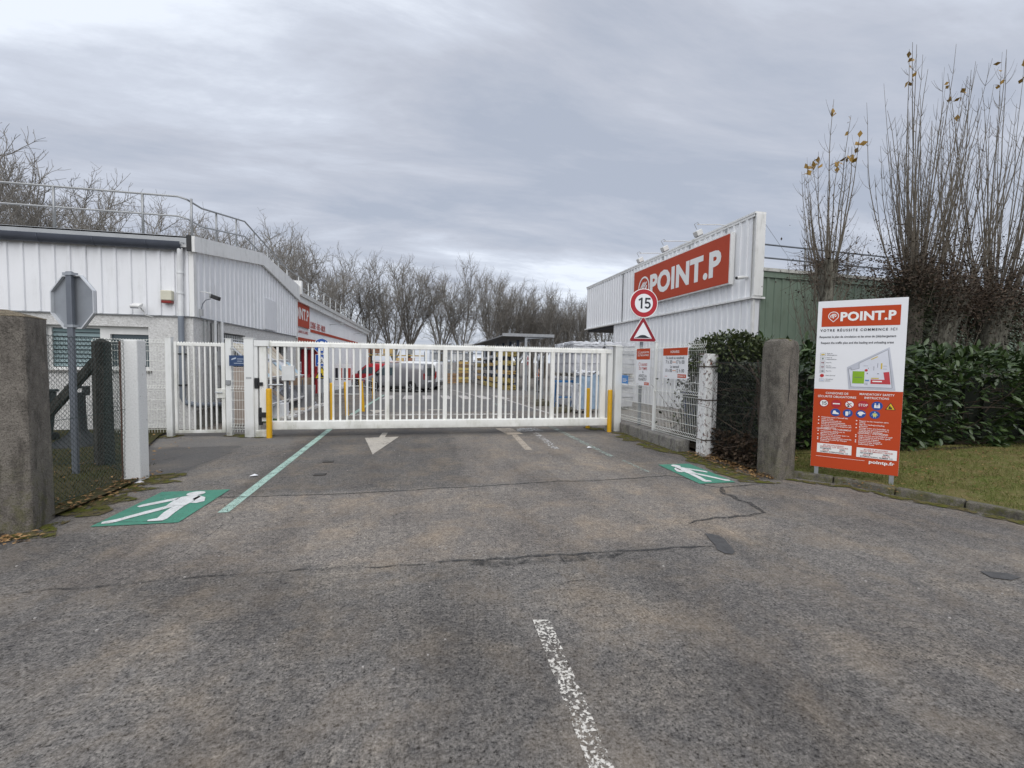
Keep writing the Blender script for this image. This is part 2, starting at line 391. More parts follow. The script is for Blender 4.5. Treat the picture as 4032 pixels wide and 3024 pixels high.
def pictogram(name, mirror, o, lean, scx):
    """green square with a white walking figure"""
    T = lambda p: (o[0]+(p[0] if not mirror else -p[0])*scx+lean*p[1], o[1]+p[1])
    base = sheet(name, [[T(p) for p in [(-.375,-.57),(.375,-.57),(.375,.57),(-.375,.57)][::(1 if not mirror else -1)]]], GREEN, .003)
    org = ORG[base.name]
    fig = MB(); Z = .012
    def P(pl):
        q = [T(p) for p in pl]
        if mirror: q = q[::-1]
        fig.poly([(x, y, Z) for x, y in q])
    P([(.06+.095*math.cos(a), .43+.088*math.sin(a)) for a in [i*math.pi/8 for i in range(16)]])
    P([(-.05,.29),(.02,.345),(.12,.345),(.18,.28),(.17,-.03),(-.02,-.03),(-.04,.12)])                   # trunk
    P([(-.04,.30),(-.03,.19),(-.14,.08),(-.27,-.03),(-.315,.005),(-.30,.06),(-.18,.18)][::-1])               # arm back
    P([(.14,.335),(.24,.255),(.30,.10),(.245,.04),(.17,.06),(.19,.13),(.13,.20)][::-1])                       # arm front
    P([(-.015,-.025),(.085,-.025),(.0,-.17),(-.15,-.37),(-.23,-.50),(-.32,-.515),(-.345,-.46),(-.26,-.39),(-.13,-.18)][::-1])  # leg back
    P([(.06,-.035),(.168,-.035),(.185,-.25),(.215,-.45),(.20,-.50),(.07,-.51),(.05,-.465),(.11,-.42),(.075,-.25)][::-1]) # leg front
    fig.build('walking_figure', WHITE, base)
pictogram('pedestrian_marking', False, (-2.735,5.415), .02, 1.0)
pictogram('pedestrian_marking', True, (4.08,5.93), .02, .76)
# small drain covers set in the lane
for x, y in ((-1.48,7.41),(-1.43,6.59)):
    mb = MB().box(x-.08,x+.08,y-.05,y+.05,0,.012); o = mb.build('drain_cover', M('cast_iron',(.06,.055,.05),.6,.4), kind='structure')

# ------------------------------------------------------------------ shared materials
def grimy(name, col, grime, amt, rust=0, base=0, base_h=.5, sc=(6,6,.7)):
    """painted metal with rain streaks, thin grime, some rust specks, and dirt near the foot"""
    t = NT(name); P = t.pos(); z = t.sep(P)[2]
    a = t.noise(P, 1.0, 6, .7, .2, sc3=sc); b = t.noise(P, 2.1, 6, .65); f = t.noise(P, 38, 3, .6)
    c = t.mix(t.ramp(t.noise(P, .8, 4), (.3, 0), (.7, 1)), tuple(x*.94 for x in col), col)
    m = t.math('MULTIPLY', t.ramp(a, (.48, 0), (.70, 1)), t.ramp(b, (.38, 0), (.62, 1)))
    c = t.mix(t.math('MULTIPLY', m, amt), c, grime)
    if base: c = t.mix(t.math('MULTIPLY', t.math('MULTIPLY', t.math('SUBTRACT', 1, t.step(z, .02, base_h)), t.ramp(b, (.35, .2), (.6, 1))), base), c, tuple(x*.62 for x in grime))
    if rust: c = t.mix(t.math('MULTIPLY', t.math('MULTIPLY', t.ramp(f, (.66, 0), (.72, 1)), t.ramp(b, (.5, 0), (.6, 1))), rust), c, (.20, .075, .03))
    t.col(c); t.p(rough=.45, spec=.4); t.bump(t.noise(P, 5, 3), .05, .02); return t.done(name)
STEELW = grimy('white_steel', (.84,.84,.80), (.42,.42,.33), .75, .8, .8, .36, (5,5,1.2))
STEELW2 = grimy('white_post_steel', (.80,.81,.79), (.45,.45,.40), .5, .6, .8, .35)
GALV = M('galvanised', (.42,.44,.46), .42, .7, var=.14, scale=6)
ALU = M('aluminium_tube', (.33,.34,.345), .42, .5, var=.1)
CLADW = grimy('white_cladding', (.83,.84,.86), (.50,.51,.50), .45, .15)
CLADR = grimy('white_cladding_bright', (.86,.87,.88), (.52,.54,.53), .40, .1)
TRIMW = grimy('white_trim', (.82,.82,.80), (.34,.34,.30), .7, .2)
CLADG = grimy('green_cladding', (.19,.245,.19), (.10,.13,.09), .7)
RED = M('sign_red', (.46,.070,.034), .6, var=.02, spec=.2)
REDB = M('sign_orange_red', (.50,.066,.020), .6, var=.02, spec=.15)
WPANEL = M('sign_white', (.80,.81,.83), .5, var=.02)
LETW = M('letter_white', (.84,.84,.82), .5, var=.01)
LETK = M('letter_black', (.02,.022,.03), .5, var=.01)
LETR = M('letter_red', (.50,.05,.03), .5, var=.01)
YEL = M('bollard_yellow', (.72,.40,.015), .42, var=.06, dirt=((.35,.22,.04), .5, 5))
GREYP = M('grey_plastic', (.15,.165,.19), .45)
BLACK = M('black_plastic', (.02,.021,.022), .5)
DARK = M('dark_void', (.012,.013,.014), .7)
BLUE = M('sign_blue', (.02,.10,.42), .42, var=.02)

def glass():
    t = NT('window_glass'); t.col((.05,.075,.085)); t.p(rough=.08, spec=.7); return t.done('window_glass')
GLASS = glass()

def concrete(name, a, b, moss=.0, pit=.5):
    t = NT(name); v = t.obj(); z = t.sep(v)[2]
    n1 = t.noise(v, 9, 8, .75, .3); n2 = t.noise(v, 48, 4, .75); st = t.noise(v, 6, 6, .7, .6, sc3=(1.4,1.4,.45))
    c = t.mix(t.ramp(n1, (.32,0),(.68,1)), a, b)
    c = t.mix(t.math('MULTIPLY', t.ramp(st, (.48,0),(.62,1)), .65), c, tuple(x*.42 for x in a))
    c = t.mix(t.math('MULTIPLY', t.ramp(t.voro(v, 26), (.08,1),(.2,0)), pit), c, (.03,.028,.025))
    c = t.mix(t.math('MULTIPLY', t.ramp(n2, (.55,0),(.75,1)), .4), c, (.42,.39,.34))
    c = t.mix(t.math('MULTIPLY', t.ramp(t.noise(v, 110, 2, .6), (.38,1),(.50,0)), .55), c, (.04,.036,.03))
    if moss:
        mz = t.math('MULTIPLY', t.ramp(t.noise(v, 9, 5, .7), (.45,0),(.62,1)), t.math('SUBTRACT', 1, t.step(z, .05, .85)))
        c = t.mix(t.math('MULTIPLY', mz, moss), c, (.10,.10,.03))
    t.col(c); t.p(rough=.92, spec=.2); t.bump(t.math('ADD', n2, n1), .9, .02)
    return t.done(name)
CONC_L = concrete('weathered_concrete', (.15,.135,.118), (.28,.255,.22), .6, .6)
CONC_R = concrete('pitted_concrete', (.13,.118,.103), (.24,.22,.185), .35, .7)
CONC_K = concrete('kerb_concrete', (.14,.13,.105), (.24,.22,.185), .8, .3)
CONC_W = concrete('wall_concrete', (.22,.21,.20), (.40,.385,.36), .3, .5)

def render_coat():
    t = NT('roughcast'); v = t.obj(); n1 = t.noise(v, 24, 5, .75, .5); n2 = t.noise(v, 1.4, 5, .65)
    c = t.mix(t.ramp(n1, (.30,0),(.62,1)), (.50,.49,.47), (.78,.775,.76))
    c = t.mix(t.math('MULTIPLY', t.ramp(n2, (.52,0),(.75,1)), .35), c, (.38,.37,.33))
    t.col(c); t.p(rough=.9, spec=.2); t.bump(n1, .9, .03); return t.done('roughcast')
ROUGH = render_coat()
def peeling(name, amt, rust):
    t = NT(name); v = t.obj(); n = t.noise(v, 13, 6, .75, .8, sc3=(1.4,1.4,.7)); n2 = t.noise(v, 50, 3)
    c = t.mix(t.ramp(n2, (.3,0),(.7,1)), (.66,.665,.65), (.78,.78,.77))
    m = t.ramp(n, (amt,0),(amt+.03,1)); c = t.mix(m, c, t.mix(t.ramp(t.noise(v, 23, 3), (.5,0),(.56,1)), (.13,.12,.11), rust))
    t.col(c); t.p(rough=.7); t.bump(t.math('SUBTRACT', 1, m), .4, .005); return t.done(name)
PEEL = peeling('peeling_white', .545, (.16,.05,.03)); PEEL2 = peeling('peeling_white_light', .645, (.20,.13,.08))

# ------------------------------------------------------------------ lettering
_TX = {}
def glyphs(s, bold, sp=1):
    k = (s, bold, sp)
    if k in _TX: return _TX[k]
    cu = bpy.data.curves.new('t', 'FONT'); cu.body = s; cu.size = 1; cu.offset = bold; cu.resolution_u = 3
    cu.space_character = (1+bold*1.1)*sp
    o = bpy.data.objects.new('t', cu); COL.objects.link(o)
    me = bpy.data.meshes.new_from_object(o.evaluated_get(bpy.context.evaluated_depsgraph_get()))
    v = [(p.co.x, p.co.y) for p in me.vertices]; f = [tuple(p.vertices) for p in me.polygons]
    bpy.data.objects.remove(o); bpy.data.curves.remove(cu); bpy.data.meshes.remove(me)
    _TX[k] = (v, f); return _TX[k]
def text(mb, s, o, ux, uy, h, w=None, align='c', bold=.0, sp=1):
    """letters of cap height h in the plane (o, ux, uy); w squeezes the line to that width"""
    v, f = glyphs(s, bold, sp)
    if not v: return
    o, ux, uy = Vector(o), Vector(ux), Vector(uy); xs = [p[0] for p in v]; x0, x1 = min(xs), max(xs)
    k = h/.69; kx = k if w is None else w/(x1-x0)
    off = {'c': -(x0+x1)/2, 'l': -x0, 'r': -x1}[align]
    mb.add([o+ux*((p[0]+off)*kx)+uy*(p[1]*k) for p in v], f)

def logo(mb, c, ux, uy, r, pin=True):
    """map-pin outline with slanting bars inside, all flat strips"""
    c, ux, uy = Vector(c), Vector(ux), Vector(uy)
    P = lambda x, y: c+ux*x*r+uy*y*r
    def ring(path, w):
        n = len(path)
        inner = []; cx = 0; cy = .0
        for x, y in path:
            l = math.hypot(x-cx, y-cy); inner.append((x-(x-cx)/l*w, y-(y-cy)/l*w))
        for i in range(n):
            j = (i+1) % n; mb.poly([P(*path[i]), P(*path[j]), P(*inner[j]), P(*inner[i])])
    if pin:
        path = [(math.cos(R(a)), math.sin(R(a))) for a in range(-40, 221, 10)]+[(0,-1.42)]
    else: path = [(math.cos(R(a)), math.sin(R(a))) for a in range(0, 360, 10)]
    ring(path, .15)
    for k, (x0, yb, yt) in enumerate(((-.62,-.32,.08),(-.34,-.46,.08),(-.06,-.58,.06))):
        mb.poly([P(x0,yb), P(x0+.15,yb), P(x0+.15,yt-.02), P(x0,yt)])
        mb.poly([P(x0,yt), P(x0+.15,yt-.06), P(x0+.62,yt+.36), P(x0+.50,yt+.44)])
    mb.poly([P(.16,-.28), P(.42,-.22), P(.58,.10), P(.52,.20), P(.30,.02)])

# ------------------------------------------------------------------ ribbed sheet cladding
def clad(parent, mat, o, ux, nrm, length, z0, z1, pitch=.28, rw=.05, dep=.03, per=4, sl=.012, name='cladding_panel'):
    """trapezoid-ribbed wall sheets, each sheet an object; z0/z1 numbers or functions of the distance along"""
    ux = Vector(ux).to_3d(); nrm = Vector(nrm).to_3d(); o = Vector(o).to_3d()
    f0 = z0 if callable(z0) else (lambda s: z0); f1 = z1 if callable(z1) else (lambda s: z1)
    nr = int(math.ceil(length/pitch)); i = 0
    while i < nr:
        prof = []
        for k in range(i, min(i+per, nr)):
            a = k*pitch; b = min(a+pitch, length)
            for s, d in ((a,0),(a+pitch-rw-2*sl,0),(a+pitch-rw-sl,dep),(a+pitch-sl,dep),(a+pitch,0)):
                if s <= b+1e-6: prof.append((s, d))
        mb = MB(); V = []
        lap = .004 if (i//per) % 2 else 0
        for s, d in prof:
            p = o+ux*s+nrm*(d+lap)
            V += [(p.x, p.y, f0(s)), (p.x, p.y, f1(s))]
        mb.add(V, [(2*k, 2*k+2, 2*k+3, 2*k+1) for k in range(len(prof)-1)])
        mb.build(name, mat, parent)
        i += per

def tubes(parent, name, mat, paths, r, n=8):
    for p in paths: MB().tube(p, r, n).build(name, mat, parent, smooth=True)

# ------------------------------------------------------------------ left warehouse
def left_warehouse():
    W = thing('warehouse', (-9.5, 15, 0), 'low white warehouse with grey gutter and gabled side, left of the gate', 'building')
    X1, Y0, Y1 = -5.1, 11.2, 19.4
    # roughcast plinth walls with openings
    mb = MB()
    for a, b, z0, z1 in ((-16,-7.94,0,2.6),(-5.99,X1,0,2.6),(-7.94,-5.99,0,1.33),(-7.94,-5.99,2.3,2.6)): mb.box(a, b, Y0, Y0+.3, z0, z1)
    mb.build('wall', ROUGH, W)
    mb = MB(); yy = Y0+.302
    for a, b, z0, z1 in ((yy,12.69,-.05,2.6),(12.69,14.15,-.05,.95),(12.69,14.15,2.3,2.6),(14.15,16.5,-.1,2.6),(16.5,18.2,2.25,2.6),(18.2,Y1,-.2,2.6)): mb.box(X1-.3, X1, a, b, z0, z1)
    mb.build('wall', ROUGH, W)
    # darker damp skirting at the foot of the side wall
    mb = MB().box(X1, X1+.015, Y0-.02, 16.4, -.1, .42); mb.build('plinth', concrete('plinth_concrete', (.28,.27,.25),(.42,.41,.38), .4, .3), W)
    # cladding, front and gabled side
    clad(W, CLADW, (-16.06, Y0-.02), (1,0), (0,-1), 11.0, 2.57, 4.08)
    gz = lambda s: 4.05+.62*min(s, 8.2-s)/4.1
    clad(W, CLADW, (X1+.02, Y0-.02), (0,1), (1,0), 8.22, 2.57, gz)
    MB().box(X1-.04, X1+.055, Y0-.06, Y0+.07, 2.56, 4.05).build('corner_trim', TRIMW, W)
    MB().box(X1, X1+.06, Y1-.1, Y1+.06, 2.5, 4.1).build('corner_trim', TRIMW, W)
    MB().box(X1-.02, X1+.05, Y1-.02, Y1+.1, -.2, 2.5).build('drain_pipe', M('cream_pipe', (.55,.53,.48), .5), W)
    MB().box(-16, X1+.03, Y0-.045, Y0, 2.545, 2.568).build('drip_edge', M('drip_grey', (.25,.26,.27), .6), W)
    MB().box(X1+.0, X1+.045, Y0+.1, Y1, 2.545, 2.568).build('drip_edge', M('drip_grey'), W)
    sm = MB().box(-.012,.012,-.01,0,-.012,.012).mesh('screw'); sm.materials.append(M('screw_grey',(.18,.18,.19),.5,.4))
    for i in range(14):
        for z in (2.64,3.93): piece('screw', sm, W, (-5.20-i*.28, Y0-.022, z))
    # an access panel let into the side cladding
    MB().box(X1+.02, X1+.075, 15.55, 16.65, 2.60, 3.62).build('access_panel', CLADW, W, bev=.006)
    # roof: two slopes
    rf = MB()
    for a, b in (((Y0-.15,4.13),(15.35,4.95)), ((15.35,4.95),(Y1+.1,4.13))):
        rf.add([(-16,a[0],a[1]),(X1+.02,a[0],a[1]),(X1+.02,b[0],b[1]),(-16,b[0],b[1]),(-16,a[0],a[1]-.06),(X1+.02,a[0],a[1]-.06),(X1+.02,b[0],b[1]-.06),(-16,b[0],b[1]-.06)],
               [(0,1,2,3),(7,6,5,4),(0,4,5,1),(2,6,7,3),(1,5,6,2),(0,3,7,4)])
    roof = rf.build('roof', M('roof_sheet', (.52,.53,.53), .5, var=.1), W)
    rib = MB().obox((0,0,0), (.03,0,0), (0,.42,.08), (0,0,.025)).mesh('roof_rib'); rib.materials.append(M('roof_sheet'))
    for i in range(40): piece('roof_rib', rib, roof, (-15.8+i*.27, Y0+.24, 4.23))
    MB().box(-16, -5.45, 12.0, 12.06, 4.38, 4.53).build('roof_edge_band', ALU, W)
    # rake fascia along the gable
    prof = [(Y0-.17,3.98),(15.35,4.60),(Y1+.12,4.03),(Y1+.12,4.62),(15.35,4.97),(Y0-.17,4.32)]
    MB().prism([(p[0], p[1]) for p in prof], (X1+.075,0,0), (0,1,0), (0,0,1), (.06,0,0)).build('fascia', TRIMW, W)
    MB().box(X1-.02, X1+.07, Y0-.19, Y0-.165, 3.98, 4.33).build('gutter_gap_shade', BLACK, W)  # black strip painted for the shade in the gap between gutter and fascia
    # half-round gutter
    n = 8; g = MB(); A = []
    for x in (-16.0, X1-.13):
        for k in range(n+1):
            a = math.pi+math.pi*k/n; A.append((x, Y0-.14+.10*math.cos(a), 4.17+.17*math.sin(a)))
        for k in range(n+1):
            a = 2*math.pi-math.pi*k/n; A.append((x, Y0-.14+.09*math.cos(a), 4.175+.155*math.sin(a)))
    m = 2*(n+1); g.add(A, [(k, (k+1) % m, m+(k+1) % m, m+k) for k in range(m)]+[tuple(range(m)), tuple(range(2*m-1, m-1, -1))])
    gut = g.build('gutter', M('zinc_gutter', (.085,.095,.12), .45, .3, var=.15), W, smooth=True)
    jm = MB().prism([(.108*math.cos(math.pi+math.pi*k/8), .178*math.sin(math.pi+math.pi*k/8)) for k in range(9)], (0,0,0), (0,1,0), (0,0,1), (.02,0,0)).mesh('gutter_joint'); jm.materials.append(M('zinc_gutter'))
    for i in range(11): piece('gutter_joint', jm, gut, (-5.9-i*.98, Y0-.14, 4.17))
    # downpipe with swan neck, white above and grey below
    x = -5.27
    MB().tube([(x,Y0-.14,4.05),(x,Y0-.14,3.92),(x-.02,Y0-.10,3.80),(x-.03,Y0-.09,3.5),(x-.03,Y0-.09,2.56)], [.055,.055,.06,.055,.055], 12).build('downpipe', M('pvc_white',(.72,.73,.73),.4), W, smooth=True)
    for z in (3.05, 3.5): MB().cyl((x-.03,Y0-.09,z),(x-.03,Y0-.09,z+.03),.066).build('pipe_clip', M('pvc_white'), W, smooth=True)
    MB().tube([(x-.03,Y0-.09,2.56),(x-.03,Y0-.09,.75),(x+.02,Y0-.09,.62),(x+.25,Y0+.0,.55),(X1+.09,Y0+.25,.53),(X1+.10,Y0+2.0,.40),(X1+.10,16.0,.22)], .058, 12).build('drain_pipe', M('grey_pipe',(.20,.225,.26),.45), W, smooth=True)
    for z in (1.7, 1.0): MB().box(x-.1, x+.04, Y0-.16, Y0-.02, z, z+.03).build('pipe_clip', BLACK, W)
    # windows on the front
    w = MB().box(-7.94,-5.99,Y0+.17,Y0+.20,1.33,2.30).build('window', GLASS, W)
    fr = MB()
    for a, b, z0, z1 in ((-7.94,-7.88,1.33,2.30),(-7.88,-6.98,2.245,2.30),(-7.88,-6.98,1.33,1.39),(-6.98,-6.79,1.33,2.30),(-6.79,-6.02,2.13,2.30),(-6.79,-6.02,1.33,1.41),(-6.02,-5.99,1.33,2.30)): fr.box(a,b,Y0+.11,Y0+.17,z0,z1)
    fr.build('frame', M('pvc_frame',(.72,.72,.70),.4), w)
    MB().box(-7.99,-5.94,Y0-.05,Y0+.14,1.29,1.328).build('sill', CONC_W, w)
    sl = MB().box(-.445,.445,-.006,.006,-.04,.04).mesh('blind_slat'); sl.materials.append(M('teal_blind',(.16,.22,.23),.35,.2,tint=.3))
    for i in range(9): piece('blind_slat', sl, w, (-7.43, Y0+.145, 1.44+i*.094), (R(-25),0,0))
    # barred window and dark doorway on the side
    w2 = MB().box(X1-.24,X1-.2,12.69,14.15,.95,2.30).build('window', GLASS, W)
    for a, b, z0, z1 in ((12.69,12.76,.95,2.3),(14.08,14.15,.95,2.3),(12.76,14.08,2.23,2.3),(12.76,14.08,.95,1.02),(13.38,13.46,1.02,2.23)): MB().box(X1-.2,X1-.14,a,b,z0,z1).build('frame', M('dark_frame',(.20,.21,.22),.5), w2)
    br = MB().box(-.01,.01,-.01,.01,-.64,.64).mesh('window_bar'); br.materials.append(STEELW2)
    for i in range(12): piece('window_bar', br, w2, (X1-.07, 12.77+i*.118, 1.62))
    for z in (1.1,2.15): MB().box(X1-.085,X1-.055,12.70,14.14,z-.015,z+.015).build('window_rail', STEELW2, w2)
    d = MB().box(X1-.28,X1-.24,16.5,18.2,-.1,2.25).build('doorway_shade', DARK, W)  # near-black sheet paints the shade inside the opening
    MB().box(X1-.06,X1+.02,16.45,18.25,2.1,2.24).build('shutter_box', M('dark_frame'), W)
    # service pipes and cables on the side wall
    tubes(W, 'cable', M('cable_grey',(.30,.31,.31),.6), [[(X1+.03,11.62,2.56),(X1+.03,11.62,.5)],[(X1+.03,11.82,2.56),(X1+.03,11.82,.55)]], .012, 6)
    tubes(W, 'cable', BLACK, [[(X1+.03,11.98,2.5),(X1+.03,11.98,.3)],[(X1+.03,12.3,2.5),(X1+.03,12.28,1.5)]], .014, 6)
    tubes(W, 'service_pipe', M('pvc_white'), [[(X1+.05,12.15,2.56),(X1+.05,12.15,.2)],[(X1+.06,12.5,2.56),(X1+.06,12.5,.4)]], .035, 8)
    MB().box(X1,X1+.09,12.22,12.4,1.45,1.8).build('junction_box', M('box_grey',(.45,.46,.46),.5), W)
    # guard rail round the roof
    rail = MB().box(-16,-5.55,12.0,12.02,4.50,4.54).build('roof_railing', ALU, W)
    zr = lambda y: 4.42+.85-.30*0+.20*(min(y,30.7-y)-12)
    pts = [(-16,12.03,5.47),(-5.75,12.03,5.47),(-5.6,12.1,5.44),(-5.5,12.6,5.40),(-5.45,15.2,5.88),(-5.45,19.6,5.28)]
    pm = MB().tube([(0,0,0),(0,.0,.98)], .028, 8).mesh('post', smooth=True); pm.materials.append(ALU)
    MB().tube(pts, .024, 8).build('rail', ALU, rail, smooth=True)
    MB().tube([(a,b,c-.46) for a,b,c in pts], .021, 8).build('rail', ALU, rail, smooth=True)
    for px in (-15.3,-13.55,-11.8,-10.05,-8.25,-6.49): piece('post', pm, rail, (px,12.03,4.50))
    for py, z in ((12.1,4.48),(13.4,4.58),(14.7,4.83),(16.1,4.78),(17.4,4.60),(18.6,4.42)): piece('post', pm, rail, (-5.5,py,z))
left_warehouse()

# fittings fixed on the warehouse
def wall_fittings():
    b = thing('alarm_box', (-5.55, 11.14, 2.83), 'cream alarm siren box with red lower edge on white cladding', 'alarm')
    MB().box(-5.66,-5.44,11.03,11.15,2.89,3.11).build('housing', M('cream_plastic',(.62,.60,.48),.4), b, bev=.02)
    MB().box(-5.655,-5.445,11.035,11.15,2.98,3.045).build('band', M('pale_cream',(.74,.73,.60),.4), b)
    MB().box(-5.65,-5.45,11.04,11.15,2.83,2.888).build('strobe', M('dark_red_lens',(.22,.02,.015),.25), b, bev=.01)
    f = thing('flood_light', (-6.07, 11.14, 2.64), 'small white flood light low on cladding above the windows', 'flood light')
    MB().obox((-6.09,10.98,2.74),(.09,0,0),(0,.07,.035),(0,-.012,.03)).build('head', M('lamp_white',(.70,.70,.68),.4), f, bev=.008)
    MB().obox((-6.09,10.965,2.715),(.075,0,0),(0,.055,.028),(0,-.006,.012)).build('lens', M('lens_grey',(.30,.31,.33),.15), f)
    MB().tube([(-6.05,11.04,2.72),(-6.04,11.1,2.66),(-6.04,11.16,2.64)],.014,6).build('bracket', M('lamp_white'), f)
    MB().tube([(-6.04,11.13,2.66),(-6.02,11.14,2.56),(-5.86,11.15,2.52)],.007,5).build('cable', M('lamp_white'), f)
    l = thing('swan_neck_lamp', (-5.05, 11.42, 2.68), 'black lamp head on a thin bent arm at the warehouse corner', 'lamp')
    MB().tube([(-5.04,11.42,3.16),(-4.92,11.42,3.15),(-4.84,11.45,3.13)],.013,6).build('arm', STEELW2, l)
    MB().tube([(-5.04,11.42,2.66),(-5.0,11.42,2.88),(-4.94,11.43,2.97),(-4.84,11.45,3.01)],.010,6).build('cable', GREYP, l)
    MB().obox((-4.74,11.45,3.04),(.085,0,-.03),(0,.06,0),(.012,0,.045)).build('head', BLACK, l, bev=.015)
    MB().obox((-4.84,11.45,3.08),(.03,0,0),(0,.035,0),(0,0,.05)).build('mount', M('lamp_grey',(.30,.31,.31),.4), l, bev=.01)
    MB().box(-5.06,-5.0,11.38,11.46,2.60,2.76).build('junction_box', M('box_grey'), l)
wall_fittings()

# ------------------------------------------------------------------ long shop building behind it
def left_shop():
    X = -6.0; Z0 = -.9
    S = thing('shop_building', (-10, 34, 0), 'long white shop building with red signs behind the tile displays', 'building')
    mb = MB()
    for a, b, z0, z1 in ((19.5,23.3,Z0,4.6),(23.3,27.6,2.2,4.6),(27.6,49.7,Z0,4.6)): mb.box(X-.3,X,a,b,z0,z1)
    mb.box(-20,X-.3,49.4,49.7,Z0,4.6); mb.build('wall', WPANEL, S)
    clad(S, CLADR, (X+.01,27.6), (0,1), (1,0), 22.1, lambda s: zt(27.6+s)-.02, 4.40, pitch=.25, rw=.08, dep=.025, per=8)
    clad(S, CLADR, (X+.01,19.5), (0,1), (1,0), 8.1, 2.72, 4.40, pitch=.25, rw=.08, dep=.025, per=8)
    MB().box(-20,X+.22,19.55,50.4,4.38,4.66).build('fascia', TRIMW, S)
    MB().box(-20,X+.30,19.55,50.5,4.662,4.86).build('roof_edge', M('roof_edge_grey',(.60,.60,.58),.5), S)
    MB().box(-16,-4.9,19.5,19.7,4.3,4.85).build('parapet_end', TRIMW, S)
    # shopfront: red frame, dark glass doors
    d = MB().box(X-.25,X-.2,23.3,27.6,-.5,2.2).build('shopfront', GLASS, S)
    for a, b in ((23.3,23.45),(24.55,24.7),(25.9,26.05),(27.4,27.6)): MB().box(X-.2,X-.08,a,b,-.5,2.15).build('frame', M('red_frame',(.40,.03,.035),.4), d)
    MB().box(X-.2,X-.08,23.45,27.4,.55,.8).build('door_bar', M('red_frame'), d)
    MB().box(X-.19,X-.17,23.6,24.4,.95,1.5).build('notice', WPANEL, d); MB().box(X-.168,X-.16,23.7,24.3,1.05,1.42).build('notice', M('notice_grey',(.35,.35,.36)), d)
    # signs
    s = MB().box(X+.04,X+.10,21.2,25.0,3.24,4.38).build('name_sign', RED, S)
    uy = (0,0,1); ux = (0,1,0)
    tb = MB(); text(tb, 'POINT.P', (X+.104,23.35,3.62), ux, uy, .52, 2.9, bold=.03); tb.build('lettering', LETW, s)
    for a in (('CUISINE - ÉVIER - MIROIR',(X+.045,25.4,3.33),.34,3.7,'l',.02),('DU MARDI AU SAMEDI',(X+.045,24.9,2.93),.14,1.95,'r',.01)):
        tb = MB(); text(tb, a[0], a[1], ux, uy, *a[2:]); tb.build('lettering', LETR, S)
    MB().box(X+.042,X+.05,25.4,43.5,3.10,3.26).build('red_stripe', RED, S)
    r = MB().box(X+.04,X+.09,20.0,26.6,2.24,2.70).build('shop_sign', RED, S)
    tb = MB(); text(tb, 'CARRELAGE SALLE DE BAINS', (X+.094,23.2,2.38), ux, uy, .16, 5.6, bold=.01); tb.build('lettering', LETW, r)
    # guard rail along the roof
    rail = MB().box(X-.3,X-.25,19.7,50.2,4.86,4.90).build('roof_railing', ALU, S)
    pm = MB().tube([(0,0,0),(0,0,1.0)], .028, 6).mesh('post'); pm.materials.append(M('rail_white',(.62,.63,.62),.45))
    for i in range(16): piece('post', pm, rail, (X-.27,20.5+i*1.95,4.88))
    for z in (5.87,5.4): MB().tube([(X-.27,19.7,z),(X-.27,50.2,z)],.022,6).build('rail', ALU, rail, smooth=True)
    for y in (30.5,40.5): 
        MB().tube([(X+.02,y,3.9),(X+.7,y,4.0)],.02,6).build('lamp_arm', M('lamp_grey'), S); MB().obox((X+.8,y,3.97),(.12,0,0),(0,.1,0),(0,0,.06)).build('lamp_head', M('lamp_grey'), S)
left_shop()

